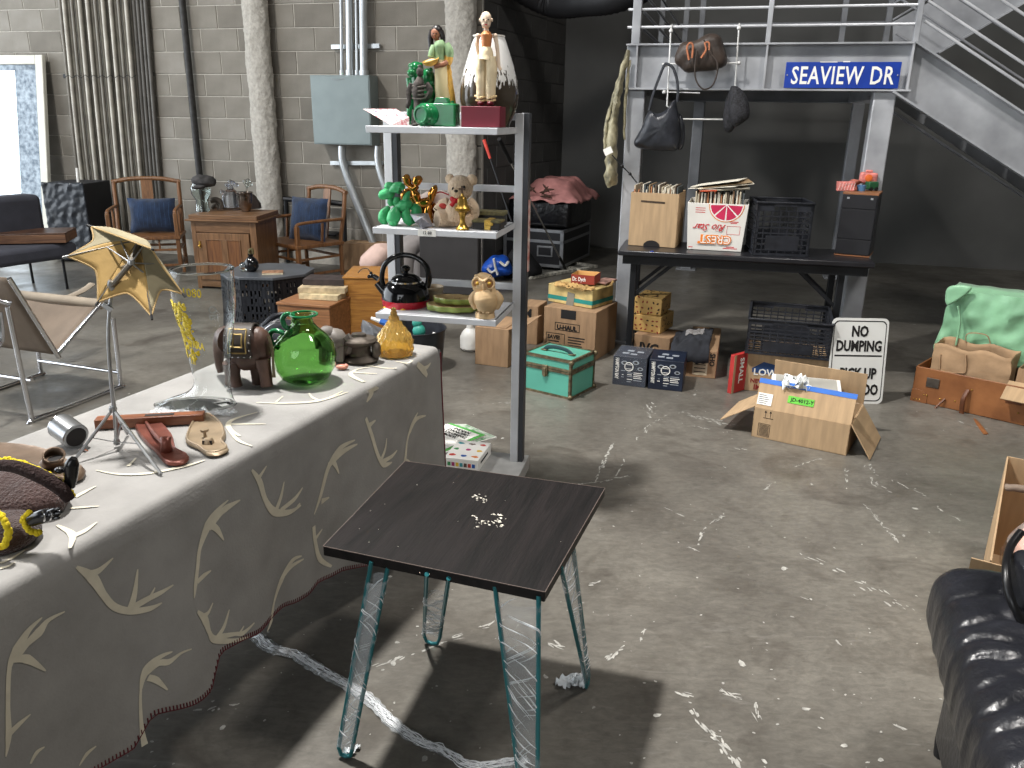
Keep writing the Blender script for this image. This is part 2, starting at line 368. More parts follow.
# ---- duct under the roof
mb = MB(); prev = spline([onwall(500, 0, -.3)+Vector((.1, 0, .16)), atpl(550, 2, (0, 8.6, 0), (0, 1, 0)), atpl(585, 1, (0, 8.2, 0), (0, 1, 0)), atpl(625, -6, (0, 7.9, 0), (0, 1, 0)), atpl(700, -40, (0, 7.9, 0), (0, 1, 0))], 16)
mb.tube(prev, [.13+.008*(i % 2) for i in range(len(prev))], 14)
tag(mb.build('flexible_duct', mat('dark_duct', (34, 34, 36), .6, .2), None), 'dark ribbed flexible air duct under the roof at top centre', 'duct')
# ================================================= WALL SERVICES
M_['pipepaint'] = mat('dusty_grey_conduit', (168, 163, 152), .5, .35, .12, 8)
M_['pipemid'] = mat('mid_grey_conduit', (122, 117, 108), .5, .35, .12, 8); M_['pipedark'] = mat('dark_conduit', (92, 89, 84), .5, .35, .12, 8)
t = thing('conduit_bundle', 'wide bundle of grey conduits strapped together running up the block wall', 'pipes', onwall(112, 180, .05)*1.0)
o0 = Vector(t.location)
for i in range(23):
    f = i/22; xt = 57+f*74; xb = 93+f*66
    off = .05+.05*(i % 2)
    if i > 18: off = .05
    a = onwall(57+f*86-0, -30, off); b = onwall(75+f*82, 150, off); c = onwall(86+f*78, 235, off); b = b+(a-b)*0
    r = .023 if i % 3 else .019
    pts = [p-o0 for p in (a+(a-b)*.4, a, b, c)]
    pts[-1].z = max(pts[-1].z, .05-o0.z); pts = [pts[0]+(pts[1]-pts[0])*0, *pts[1:]]
    MB().tube(spline(pts, 4), r, 10).build('conduit', M_['pipedark'] if i > 18 else (M_['pipepaint'] if i % 3 else M_['pipemid']), t)
a = onwall(64, 76, .03)-o0; b = onwall(153, 74, .03)-o0; MB().bar(a, b, .03, .04).build('strut', M_['blackmetal'], t)
pts = []
for i in range(18):
    f = i/17; p = onwall(64+f*72, 78-(i % 2)*3, .16)-o0; pts.append(p)
MB().tube(pts, .004, 5).build('strap_wire', M_['blackmetal'], t)
q = onwall(182, 0, .06); q2 = onwall(197, 150, .06); q3 = onwall(200, 180, .06)
tag(MB().tube([q+(q-q2)*2.2, q, q2, Vector((q2.x, q2.y, .0))], .035, 12).build('drain_pipe', mat('black_iron_pipe', (58, 57, 56), .55, .4, .2, 20), None), 'dark iron pipe running up the block wall beside the oak cabinet', 'pipe')
# electrical box with its conduits and struts
a = onwall(314, 144, .206); b = onwall(372, 147, .206); a += VV*.2; b += VV*.2; wd = (b-a).length
t = thing('electrical_box', 'pale grey metal electrical box on the block wall with conduits above and below', 'electrical box', a, UA)
zt = onwall(311, 75, .206).z-a.z
ebm = mat('grey_enamel_box', (128, 139, 139), .4, .2, .04)
bx('body', ebm, t, 0, wd, -.20, .0, 0, zt, .004); bx('cover', ebm, t, .01, wd-.01, -.206, -.2, .01, zt-.01, .003); MB().tube(spline([(wd*.36, -.207, zt-.03), (wd*.45, -.209, zt-.045), (wd*.6, -.207, zt-.03)], 5), .003, 6).build('latch', M_['steel'], t)
def wpt(px, py, off): return onwall(px, py, off)-a
IR = Matrix.Rotation(-UA, 4, 'Z')
def L(v): return IR @ v
for x0, x1, r in ((341, 342, .016), (349, 350, .036), (356, 357, .014), (363, 364, .040)):
    p = L(wpt(x0, 0, .09)); q = L(wpt(x1, 74, .09)); MB().tube([p+(p-q)*3, p, q, q-Vector((0, 0, .01))], r, 12).build('conduit', M_['galv'], t)
    MB().lathe([(r+.008, 0), (r+.008, .05), (r, .05)], 12).build('coupling', M_['galv'], t, loc=(q.x, q.y, zt))
for x0, x1, y in ((332, 380, 47),):
    MB().bar(L(wpt(x0, y, .03)), L(wpt(x1, y-1, .03)), .04).build('strut', M_['galv'], t)
for pts, r in ((((342, 146), (343, 163), (352, 190), (366, 225), (373, 243), (376, 262)), .040), (((378, 146), (378, 163), (384, 185), (399, 225), (412, 262)), .034)):
    MB().tube(spline([L(wpt(x, y, .10)) for x, y in pts], 6), r, 12).build('bent_conduit', M_['galv'], t)
MB().bar(L(wpt(331, 163, .03)), L(wpt(384, 163, .03)), .04).build('strut', M_['galv'], t)
# leaning mirror
fm = mat('cream_mirror_frame', (214, 212, 200), .5, 0, .05)
A = onwall(50, 238, .42); A.z = 0; R_ = onwall(46, 150, .42); zt = onwall(41, 55, .10).z
t = thing('leaning_mirror', 'tall cream framed mirror with tarnished edges leaning on the block wall', 'mirror', (A.x, A.y, 0), UA)
tl = math.atan2(.32, zt); Hm = sqrt(zt*zt+.32*.32); X = RX(-tl); Wm = .98
for n_, (x0, x1, z0, z1) in dict(a=(-Wm, -Wm+.10, 0, Hm), b=(-.10, 0, 0, Hm), c=(-Wm+.1, -.1, Hm-.10, Hm), d=(-Wm+.1, -.1, 0, .1)).items():
    MB().box(x0, x1, -.02, .03, z0, z1, X).build('frame', fm, t, bevel=.008)
tarn = mat('tarnished_mirror', (236, 240, 242), .04, 1, 0, 9, .0, 30, col2=(205, 214, 220)); tarn2 = mat('flaked_silvering', (78, 90, 102), .45, .3, .4, 22, .2, detail=8, col2=(150, 160, 168))
MB().box(-Wm+.09, -.09, .004, .012, .09, Hm-.09, X).build('glass', tarn, t, smooth=False)
mb = MB()
mb.box(-Wm+.1, -Wm+.13, .001, .0038, .1, Hm-.1, X).box(-.40, -.12, .001, .0038, .1, Hm-.1, X).box(-Wm+.1, -.1, .001, .0038, Hm-.16, Hm-.1, X); mb.build('tarnish', tarn2, t, smooth=False)
# ================================================= MEZZANINE AND STAIRS
class Fr:     # a thing with a local frame; P gives the local point seen at a pixel on the local plane y = const
    def __init__(s, name, label, cat, loc, rz, group=None):
        s.o = thing(name, label, cat, loc, rz, group); s.loc = Vector(loc); s.rz = rz; s.n = Vector((-sin(rz), cos(rz), 0)); s.inv = Matrix.Rotation(-rz, 4, 'Z')
    def P(s, px, py, y=0.0):
        q = atpl(px, py, s.loc+s.n*y, s.n)-s.loc; return s.inv @ q
    def X(s, px, py, x=0.0):   # on local plane x = const
        m = Vector((cos(s.rz), sin(s.rz), 0)); return s.inv @ (atpl(px, py, s.loc+m*x, m)-s.loc)
    def W(s, q): return s.loc+Matrix.Rotation(s.rz, 4, 'Z') @ Vector(q)
MZ = Fr('mezzanine', 'grey steel mezzanine platform with front railing on square posts', 'platform', (.736, 5.68, 0), UA)
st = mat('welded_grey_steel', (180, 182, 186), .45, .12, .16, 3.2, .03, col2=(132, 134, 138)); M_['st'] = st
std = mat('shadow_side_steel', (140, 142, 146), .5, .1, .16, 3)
xl = -.02; xr = MZ.P(915, 60).x; zb, zt = 1.74, 2.022
mb = MB(); mb.box(xl, xr, .03, .045, zb, zt).box(xl, xr, -.03, .07, zt-.012, zt).box(xl, xr, -.03, .07, zb, zb+.012); mb.build('front_beam', st, MZ.o, bevel=.002)
for px in (637, 766, 911):
    x = MZ.P(px, 60).x; MB().box(x-.006, x+.006, -.028, .03, zb+.01, zt-.01).build('stiffener', st, MZ.o)
def post(x, y, w, z0, z1, m=st, base=True, name='post'):
    o = bx(name, m, MZ.o, x-w/2, x+w/2, y-w/2, y+w/2, z0, z1, .008)
    if base: MB().box(x-w*.95, x+w*.95, y-w*.95, y+w*.95, 0, .015).build('base_plate', m, MZ.o, bevel=.002)
    return o
x0 = MZ.P(635.5, 95).x; x1 = MZ.P(885.5, 95).x
post(x0, .075, .12, 0, zb); post(x1, .075, .13, 0, zb)
TB = 3.3
for px, py in ((696, 150), (852, 150)):
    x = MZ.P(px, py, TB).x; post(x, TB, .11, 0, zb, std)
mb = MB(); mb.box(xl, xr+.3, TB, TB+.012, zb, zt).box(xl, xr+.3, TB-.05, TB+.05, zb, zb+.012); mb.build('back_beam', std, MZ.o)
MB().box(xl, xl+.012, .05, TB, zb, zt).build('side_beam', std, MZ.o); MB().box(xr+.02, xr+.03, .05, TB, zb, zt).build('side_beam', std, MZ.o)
bx('deck', mat('dark_deck_plate', (52, 52, 54), .6, .3, .2), MZ.o, xl, xr+.03, .05, TB, zt-.03, zt-.012, 0)
for k in range(5): MB().box(xl, xr, .5+k*.6, .56+k*.6, zt-.14, zt-.03).build('joist', mat('dark_joist', (70, 70, 72), .6, .3), MZ.o)
# railing
rail = mat('rail_steel', (196, 198, 202), .4, .2, .1)
for px, w in ((636.5, .055), (769, .03), (917, .032)):
    x = MZ.P(px, 30).x; MB().box(x-w/2, x+w/2, -.02, .03, zt, 2.65).build('rail_post', st, MZ.o, bevel=.003)
for dz in (.10, .205, .315, .43, .545): MB().tube([(xl, .0, zt+dz), (MZ.P(917, 30).x, .0, zt+dz)], .0085, 8).build('rail_bar', rail, MZ.o)
for px in (663, 687, 703, 845, 890):
    x = MZ.P(px, 10, TB).x; MB().box(x-.025, x+.025, TB-.025, TB+.025, zt, 3.0).build('rail_post', std, MZ.o)
for dz in (.2, .45, .7): MB().tube([(xl, TB, zt+dz), (xr+.6, TB, zt+dz)], .012, 6).build('rail_bar', std, MZ.o)
for dz in (.095, .195, .30, .41): MB().tube([(x0+.02, .02, zt+dz), (x0+.02, TB, zt+dz)], .010, 6).build('rail_bar', std, MZ.o)
# stairs down to the right
SX = xr; S = Fr('steel_staircase', 'grey steel staircase running down to the right beside the mezzanine', 'stairs', MZ.W((SX, 0, 0)), UA)
sl = .605; Ls = 2.0/sl; dz = .30
for y in (0, 1.0):
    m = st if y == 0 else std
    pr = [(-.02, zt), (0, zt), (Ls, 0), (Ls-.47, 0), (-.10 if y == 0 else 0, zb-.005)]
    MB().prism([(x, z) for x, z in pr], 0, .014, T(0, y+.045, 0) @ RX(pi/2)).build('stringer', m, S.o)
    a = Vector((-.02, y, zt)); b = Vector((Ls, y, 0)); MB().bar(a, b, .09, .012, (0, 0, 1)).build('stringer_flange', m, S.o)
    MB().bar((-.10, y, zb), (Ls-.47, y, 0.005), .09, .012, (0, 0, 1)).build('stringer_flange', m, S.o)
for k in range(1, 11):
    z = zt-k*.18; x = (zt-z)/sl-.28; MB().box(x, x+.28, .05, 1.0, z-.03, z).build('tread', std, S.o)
for k, d in enumerate((.115, .225, .34, .46, .58)):
    MB().tube([(.02, 0, zt+d), (Ls*.92, 0, zt+d-Ls*.92*sl)], .0085, 8).build('rail_bar', rail, S.o)
for k, d in enumerate((.14, .36, .58)):
    MB().tube([(.02, 1.0, zt+d), (Ls*.92, 1.0, zt+d-Ls*.92*sl)], .0085, 8).build('rail_bar', std, S.o)
for x in (1.5, 2.9): MB().box(x-.02, x+.02, -.015, .015, zt-x*sl, zt-x*sl+.62).build('rail_post', st, S.o)
# flight going up behind
U_ = Fr('upper_stair_flight', 'grey steel stringer of a flight rising to the right behind the stair railing', 'stairs', MZ.W((SX, 1.25, 0)), UA)
pts = [U_.P(*p) for p in ((893, 50), (938, 53), (1024, 4), (1100, -42), (1075, -85), (948, -8), (893, 22))]
MB().prism([(p.x, p.z) for p in pts], 0, .014, T(0, .014, 0) @ RX(pi/2)).build('stringer', st, U_.o)
a, b = U_.P(938, 53), U_.P(1100, -42); MB().bar(a, b, .09, .012).build('stringer_flange', st, U_.o)
for k in range(3):
    a, b = U_.P(893, 20-k*16, .05), U_.P(960, -20-k*16, .05); MB().tube([a, b], .009, 6).build('rail_bar', std, U_.o)
# street sign
SG = Fr('street_sign', 'blue street name sign with white letters on the mezzanine beam', 'sign', MZ.W((MZ.P(783.5, 88, -.035).x, -.035, MZ.P(783.5, 88, -.035).z)), UA)
w = SG.P(898, 88).x; h = SG.P(786, 62).z; blue = mat('blue_enamel', (28, 62, 158), .35, .1, .1, 12)
MB().box(0, w, 0, .003, 0, h).build('plate', blue, SG.o, bevel=.002)
MB().box(w*.30, w*.45, -.001, .0, h*.985, h*1.01).box(w*.5, w*.56, -.001, .004, h*.99, h*1.03).build('chipped_edge', M_['white'], SG.o)
text('SEAVIEW', 'lettering', M_['white'], SG.o, (w*.055, -.001, h*.17), FR, h*.95, fat=.0020, sx=.68, spacing=1.08)
text('DR', 'lettering', M_['white'], SG.o, (w*.745, -.001, h*.17), FR, h*.95, fat=.0020, sx=.68, spacing=1.08)
for x in (.02, .98): MB().ball((w*x, -.002, h*.5), .005, 8, 5).build('bolt', M_['steel'], SG.o)
# towel rack on the railing
TR = Fr('hanging_rack', 'white wire rack with ball joints hung on the mezzanine railing', 'rack', MZ.W((MZ.P(671, 30, -.06).x, -.06, zt)), UA)
wr = mat('white_rack_rod', (220, 220, 218), .35, .1); R = TR.P
def rod(a, b, r=.005): MB().tube([R(*a), R(*b)], r, 8).build('rod', wr, TR.o)
rod((671, 28), (667, 106)); rod((739, 27), (735, 86)); rod((662, 64), (741, 63)); rod((681, 119), (724, 119.5)); rod((667, 92), (700, 93), .003); rod((667, 106), (681, 119), .004); rod((735, 86), (728, 119), .004)
for p in ((671, 31), (739, 28), (666, 65), (739, 63), (664, 92)): MB().ball(R(*p), .013, 12, 8).build('ball_joint', wr, TR.o)
for p in ((671, 28), (739, 27)):
    q = R(*p); MB().tube([q, q+Vector((0, .03, .02)), q+Vector((0, .07, .015))], .006, 8).build('hook', wr, TR.o)
# bags and hat hanging from the rack
def blob(pts, y0, dep, fr, n=10, name='body', m=None, sub=1, noisy=.006, parent=None, inset=.75, nscale=14):
    """pillow-like solid from an outline of local (x,z) points, bulging in y, rounded"""
    c = sum((Vector(p) for p in pts), Vector((0, 0)))/len(pts); P2 = spline([Vector(p) for p in pts], 3, True) if len(pts) > 3 else [Vector(p) for p in pts]
    k = len(P2); vs = []; fs = []; rings = [(.55, -.5), (.85, -.42), (1.0, 0), (.85, .42), (.55, .5)]
    for f, d in rings:
        for p in P2: q = c+(p-c)*f; vs.append((q.x, y0+d*dep, q.y))
    for i in range(len(rings)-1):
        for j in range(k): fs.append((i*k+j, i*k+(j+1) % k, (i+1)*k+(j+1) % k, (i+1)*k+j))
    vs.append((c.x, y0-dep*.56, c.y)); vs.append((c.x, y0+dep*.56, c.y)); a = len(vs)-2
    for j in range(k): fs.append((a, (j+1) % k, j)); fs.append((a+1, (len(rings)-1)*k+j, (len(rings)-1)*k+(j+1) % k))
    mb = MB(); mb.add(vs, fs); return mb.build(name, m, parent if parent is not None else fr.o, noisy=noisy, sub=sub, nscale=nscale)
lea = mat('black_leather', (44, 46, 52), .32, 0, .25, 10, .35, 26)
def fp(fr, pts, y=0): return [(fr.P(px, py, y).x, fr.P(px, py, y).z) for px, py in pts]
HB = Fr('shoulder_bag', 'slouchy black leather shoulder bag hanging from the white rack', 'bag', MZ.W((MZ.P(657, 152, -.12).x, -.12, MZ.P(657, 152, -.12).z)), UA)
blob(fp(HB, [(632, 144), (640, 128), (649, 109), (656, 113), (668, 108), (676, 97), (679, 112), (682, 132), (681, 144), (676, 152), (655, 152), (640, 150)]), 0, .13, HB, m=lea, noisy=.012, nscale=16)
h_ = [HB.P(*p, 0) for p in ((649, 111), (653, 95), (659, 78), (664, 66), (667, 64), (673, 68), (677, 80), (678, 92), (677, 102))]
MB().tube(spline(h_, 5), .0055, 6, flat=1.6).build('strap', lea, HB.o)
pt = fp(HB, [(678, 112), (684, 122), (684, 146), (677, 150)]); blob(pt, .05, .06, HB, name='side_panel', m=lea)
DB = Fr('duffel_bag', 'dark brown duffel bag with tan handles on top of the white rack', 'bag', MZ.W((MZ.P(705, 64, -.0).x, -.11, MZ.P(705, 64, -.11).z)), UA)
bl = mat('dark_brown_leather', (62, 52, 46), .5, 0, .25, 14, .35, 30); tan = mat('tan_leather', (176, 110, 76), .5)
blob(fp(DB, [(673, 62), (675, 52), (681, 42), (695, 40), (704, 35), (714, 32), (722, 36), (726, 48), (729, 62), (722, 70), (700, 73), (686, 74), (680, 68)]), 0, .15, DB, m=bl, noisy=.010)
for pp in (((689, 60), (687, 48), (690, 43), (693, 46), (692, 58)), ((701, 58), (706, 50), (705, 43), (709, 43), (709, 50))):
    MB().tube(spline([DB.P(*p, -.10) for p in pp], 5), .006, 6).build('handle', tan, DB.o)
MB().tube(spline([DB.P(*p, -.10) for p in ((697, 50), (695, 66), (696, 80), (703, 89), (712, 86), (717, 74), (717, 62), (712, 55), (704, 40))], 5), .005, 6).build('shoulder_strap', bl, DB.o)
HT = Fr('woven_hat', 'dark woven brimmed hat hanging from the right end of the white rack', 'hat', MZ.W((MZ.P(735, 108, -.1).x, -.10, MZ.P(735, 108, -.1).z)), UA)
hm = mat('dark_woven_straw', (40, 40, 45), .7, 0, .5, 90, .6, 160, detail=2)
blob(fp(HT, [(735, 84), (727, 94), (723, 112), (723, 128), (728, 134), (735, 129), (737, 110), (739, 93)]), .02, .07, HT, name='brim', m=hm, noisy=.003)
blob(fp(HT, [(731, 85), (741, 88), (749, 102), (750, 117), (745, 122), (734, 128), (728, 112), (729, 96)]), -.05, .12, HT, name='crown', m=hm, noisy=.003)
# garment bag beside the left post
GB = Fr('hanging_garment', 'long rumpled olive garment bag with white tag hanging beside the mezzanine post', 'garment', MZ.W((MZ.P(612, 187, -.05).x, -.06, MZ.P(612, 187, -.06).z)), UA)
gm = mat('olive_nylon', (150, 143, 116), .45, 0, .35, 16, .5, 30)
def strip(fr, c, w, y, dep, name, m, noisy=.01):
    ps = [fr.P(px, py, y) for px, py in c]; k = pxs(fr.W(ps[0])); pts = spline(ps, 5); ww = []
    for i in range(len(w)-1):
        for j in range(5): ww.append((w[i]*(1-j/5)+w[i+1]*j/5)*k/2)
    ww.append(w[-1]*k/2); return MB().tube(pts, ww, 14, flat=dep).build(name, m, fr.o, noisy=noisy, nscale=22)
strip(GB, [(628, 50), (623, 70), (618, 92), (615, 112), (612, 140), (611, 160), (611, 175), (612, 186)], [5, 9, 10, 12, 15, 16, 19, 12], 0, .7, 'body', gm, .016)
strip(GB, [(629, 52), (619, 78), (611, 105), (606, 130), (606, 150)], [2, 4, 4, 6, 4], .02, .8, 'sleeve', gm, .008)
strip(GB, [(630, 60), (627, 80), (625, 110), (624, 140)], [3, 4, 4, 3], .02, .8, 'sleeve', gm, .006)
p = GB.P(608, 151, -.09); MB().box(-.028, .028, 0, .002, -.022, .022, T(*p) @ RY(-.45)).build('tag', M_['white'], GB.o)
q = [GB.P(*p, -.08) for p in ((612, 155), (622, 166), (630, 174), (637, 183))]; MB().tube(q, .004, 6).build('cord', M_['rubber'], GB.o)
for i in (1, 2): MB().ball(q[i], .011, 8, 6).build('cord_lock', M_['rubber'], GB.o)
# ================================================= FOLDING TABLE UNDER THE MEZZANINE AND ITS LOAD
a, rz, wl = front(618, 250, 876, 263, .765)
a = Vector((a.x, a.y, 0)); FT = Fr('folding_table', 'long black folding table standing under the mezzanine', 'table', a, rz)
tb = mat('black_table_laminate', (34, 34, 38), .3, 0, .15)
W_ = FT.P(876, 263).x; D_ = .50
bx('tabletop', tb, FT.o, 0, W_, 0, D_, .73, .765, .008)
MB().box(.03, W_-.03, .03, .05, .675, .73).box(.03, W_-.03, D_-.05, D_-.03, .675, .73).build('apron', M_['blackmetal'], FT.o)
for x in (.10, W_-.17):
    for y in (.08, D_-.08):
        MB().box(x-.02, x+.02, y-.02, y+.02, 0, .725).build('leg', M_['blackmetal'], FT.o, bevel=.003)
    MB().box(x-.015, x+.015, .08, D_-.08, .12, .15).build('crossbar', M_['blackmetal'], FT.o)
    xx = x+.30 if x < .5 else x-.30
    MB().bar((x, .08, .46), (xx, .08, .725), .022).build('brace', M_['blackmetal'], FT.o); MB().bar((x, D_-.08, .46), (xx, D_-.08, .725), .022).build('brace', M_['blackmetal'], FT.o)
MB().ball((FT.P(652, 251).x, .01, .766), (.012, .012, .004), 8, 5).build('blue_sticker', blue, FT.o)
def open_box(fr, w, d, h, t=.005, m=None, name='body', z0=0, taper=0, side=None):
    mb = MB(); e = taper
    def wall(a, b):   # a,b bottom corners, top offset outward by e
        pass
    mb.box(0, w, 0, t, z0, h).box(0, w, d-t, d, z0, h).box(0, t, t, d-t, z0, h).box(w-t, w, t, d-t, z0, h).box(t, w-t, t, d-t, z0, z0+t)
    if e: mb.v = [Vector((v.x+(v.x-w/2)/(w/2)*e*(v.z/h), v.y+(v.y-d/2)/(d/2)*e*(v.z/h), v.z)) for v in mb.v]
    return mb.build(name, m or M_['card'], fr.o, bevel=.0015)
RECM = [mat('sleeve_%d' % i, c, .7, 0, .1) for i, c in enumerate(((196, 184, 160), (150, 128, 98), (98, 84, 70), (214, 206, 188), (176, 120, 82), (80, 86, 88), (226, 220, 204), (138, 108, 82)))]
def records(fr, x0, x1, y0, y1, z0, h, n, label, group):
    for i in range(n):
        f = (i+.5)/n; hh = h*random.uniform(.93, 1.03); th = (x1-x0)/n*.72; x = x0+f*(x1-x0)
        o = MB().box(-th/2, th/2, 0, y1-y0-random.uniform(0, .03), 0, hh, RY(random.gauss(0, .012))).build('record', RECM[random.choice((0, 1, 3, 3, 6, 6, 0, 2, 4, 5, 7))], None)
        o.location = fr.W((x, y0+random.uniform(0, .01), z0)); o.rotation_euler = (0, 0, fr.rz); tag(o, label, 'record', group)
def onto(fr, px1, py1, px2, py2, z): return front(px1, py1, px2, py2, z)
# plain carton of records
a, rz, wl = front(628, 245, 675, 248, .767); C1 = Fr('record_carton', 'plain tan carton packed with old records, leftmost on the black folding table', 'box', a, rz)
h1 = C1.P(630, 192).z; open_box(C1, wl, .33, h1, m=M_['card'])
MB().prism([(wl*.5+cos(t)*.055, sin(t)*.04) for t in [pi*i/10 for i in range(11)]], 0, .001, T(0, -.0005, 0) @ RX(pi/2)).build('hand_hole', M_['ink'], C1.o)
a_ = C1.P(641, 201); b_ = C1.P(665, 203); MB().bar(a_+Vector((0, -.001, 0)), b_+Vector((0, -.001, 0)), .001, .012).build('staple_strip', mat('dark_staples', (70, 56, 44), .5), C1.o)
records(C1, .012, wl-.012, .02, .31, .006, h1*1.10, 26, 'worn record sleeve standing packed in the plain tan carton', 'records in the plain tan carton')
# grapefruit carton
a, rz, wl = front(687, 249, 741, 252, .767); C2 = Fr('fruit_carton', 'white grapefruit carton printed upside down and packed with records', 'box', a, rz)
wc = mat('white_printed_carton', (226, 222, 214), .6, 0, .04); h2 = C2.P(685, 202).z; e = .018
open_box(C2, wl, .36, h2, m=wc, taper=e)
fx = lambda z: -e*z/h2
tilt = math.atan2(e, h2)
G = mat('grapefruit_pink', (206, 44, 86), .6); OR = mat('orange_print', (232, 130, 38), .6)
def arcpoly(cx, cz, r, a0, a1, n=10): return [(cx, cz)]+[(cx+cos(a0+(a1-a0)*i/n)*r, cz+sin(a0+(a1-a0)*i/n)*r) for i in range(n+1)]
Xf = T(0, -.0008, 0) @ RX(tilt) @ RX(pi/2)
cx, cz = wl*.66, h2*.985; rr = wl*.30
MB().prism([(cx+cos(pi+pi*i/20)*rr*1.08, cz+sin(pi+pi*i/20)*rr*1.08) for i in range(21)], 0, .0004, Xf).build('fruit_print', OR, C2.o, smooth=False)
MB().prism([(cx+cos(pi+pi*i/20)*rr*1.03, cz+sin(pi+pi*i/20)*rr*1.03) for i in range(21)], 0, .0008, Xf).build('fruit_print', M_['white'], C2.o, smooth=False)
mb = MB()
for i in range(4):
    a0 = pi+pi*i/4+.05; a1 = pi+pi*(i+1)/4-.05; am = (a0+a1)/2
    mb.prism([(cx+cos(am)*rr*.06, cz+sin(am)*rr*.06)]+[(cx+cos(a0+(a1-a0)*j/6)*rr*.96, cz+sin(a0+(a1-a0)*j/6)*rr*.96) for j in range(7)], 0, .0012, Xf)
mb.build('fruit_segments', G, C2.o, smooth=False)
def flip(body, m, x, z, size, fat=0, sx=1, shear=0, ext=.0004, y=-.0012): return text(body, 'lettering', m, C2.o, (x, y+fx(z), z), (pi/2+tilt, pi, 0), size, fat=fat, sx=sx, shear=shear, ext=ext)
flip('Rio Star', M_['redink'], wl*.68, h2*.56, h2*.20, shear=.5, fat=.0004)
flip('CREST', OR, wl*.80, h2*.32, h2*.24, fat=.0045); flip('CREST', M_['white'], wl*.795, h2*.312, h2*.225, fat=-.0002, y=-.002)
for i in range(3): MB().box(wl*.10, wl*.28, -.0006, 0, h2*(.80+.045*i), h2*(.815+.045*i), RX(tilt)).build('print_line', M_['redink'], C2.o)
for x0, x1, z in ((.02, .1, .045), (.66, .92, .05), (.72, .86, .08), (.74, .9, .62), (.76, .88, .59)): MB().box(wl*x0, wl*x1, -.0006, 0, h2*z, h2*(z+.018), RX(tilt)).build('print_line', M_['redink'], C2.o)
mb = MB(); x0, x1, z0, z1 = wl*.70, wl*.94, h2*.36, h2*.54
for b in ((x0, x1, z0, z0+.002), (x0, x1, z1-.002, z1), (x0, x0+.002, z0, z1), (x1-.002, x1, z0, z1)): mb.box(b[0], b[1], -.0012, 0, b[2], b[3], RX(tilt))
mb.build('print_frame', M_['redink'], C2.o)
records(C2, .02, wl-.02, .02, .33, .006, h2*1.22, 24, 'worn record sleeve standing packed in the white grapefruit carton', 'records standing in the grapefruit carton')
for i in range(7):
    t = thing('record_sleeve', ('lowest', 'second lowest', 'third lowest', 'middle', 'third from top', 'second from top', 'topmost')[i]+' of the loose record sleeves lying on the white grapefruit carton', 'record', C2.W((wl*.5+random.uniform(-.02, .05), .16, h2*1.25+.006+i*.006)), rz+random.uniform(-.35, .35), 'loose record sleeves on the grapefruit carton')
    MB().box(-.15, .15, -.15, .15, 0, .003, RY(-.05-.02*i)).build('sleeve', mat('sleeve_%d' % ((0, 3, 6, 0, 3, 1, 6)[i]), (200, 190, 170)), t)
    if i == 0: MB().box(-.15, -.05, -.152, .0, -.004, .0034, RY(-.05)).build('red_corner', mat('orange_red_print', (206, 84, 50)), t)
# black crates
def crate(name, label, w, d, h, loc, rz, top_open=True, solid_panel=True, hand=True):
    f = Fr(name, label, 'crate', loc, rz); m = M_['blackplastic']; nx = 9; nz = 7
    def side(nm, X, ww):
        mb = MB(); t = .006
        mb.box(0, ww, 0, t, h-.022, h, X).box(0, ww, -.004, t, 0, .014, X).box(0, .016, 0, t, 0, h, X).box(ww-.016, ww, 0, t, 0, h, X)
        n = max(5, int(ww/.042)); zs = [h*(.11+.105*k) for k in range(7)]
        for i in range(1, n): mb.box(ww*i/n-.003, ww*i/n+.003, .001, t-.001, 0, h*.86, X)
        for z in zs: mb.box(0, ww, 0, t, z-.0035, z+.0035, X)
        mb.box(ww*.2, ww*.8, .0005, t-.0005, h*.10, h*.38, X)
        mb.box(0, ww*.3, 0, t, h*.84, h, X).box(ww*.7, ww, 0, t, h*.84, h, X)
        mb.build(nm, m, f.o)
    side('side_panel', Matrix(), w); side('side_panel', T(w, d, 0) @ RZ(pi), w); side('end_panel', T(w, 0, 0) @ RZ(pi/2), d); side('end_panel', T(0, d, 0) @ RZ(-pi/2), d)
    mb = MB(); n = 10
    for i in range(n+1): mb.box(w*i/n*.98, w*i/n*.98+.006, .005, d-.005, .003, .009); mb.box(.005, w-.005, d*i/n*.96+.004, d*i/n*.96+.010, .004, .010)
    mb.build('base', m, f.o); mb = MB()
    mb.box(-.006, w+.006, -.006, .008, h-.006, h+.004).box(-.006, w+.006, d-.008, d+.006, h-.006, h+.004).box(-.006, .008, 0, d, h-.006, h+.004).box(w-.008, w+.006, 0, d, h-.006, h+.004).build('rim', m, f.o, bevel=.002)
    return f
a, rz, wl = front(752.5, 255, 808, 257, .767); f = Fr('x', 'x', 'x', a, rz); hh = f.P(756, 202).z; bpy.data.objects.remove(f.o)
crate('plastic_crate', 'empty black plastic crate standing on the black folding table', wl, .34, hh, a, rz)
# speaker
a, rz, wl = front(834, 255, 869, 258, .767); f = Fr('loudspeaker', 'tall black cloth loudspeaker with thin wood edges on the folding table', 'speaker', a, rz); hh = f.P(843, 192).z
ven = wood('speaker_veneer', (150, 100, 64), (116, 74, 46), 'x'); bx('cabinet', M_['blackplastic'], f.o, 0, wl, .012, .26, .010, hh-.012, .002); bx('wood_edge', ven, f.o, 0, wl, .004, .262, 0, .010, .001); bx('wood_edge', ven, f.o, 0, wl, .004, .262, hh-.012, hh, .001); gr = mat('black_grille_cloth', (24, 24, 28), .8)
for z0, z1 in ((.012, hh*.27), (hh*.275, hh*.745), (hh*.75, hh-.012)): bx('grille', gr, f.o, .004, wl-.004, 0, .012, z0, z1, .003)
for x in (.14, .80): MB().box(wl*x, wl*(x+.07), -.002, 0, hh*.90, hh*.93).build('badge', M_['steel'], f.o)
SPK = f; zt_ = .767+hh
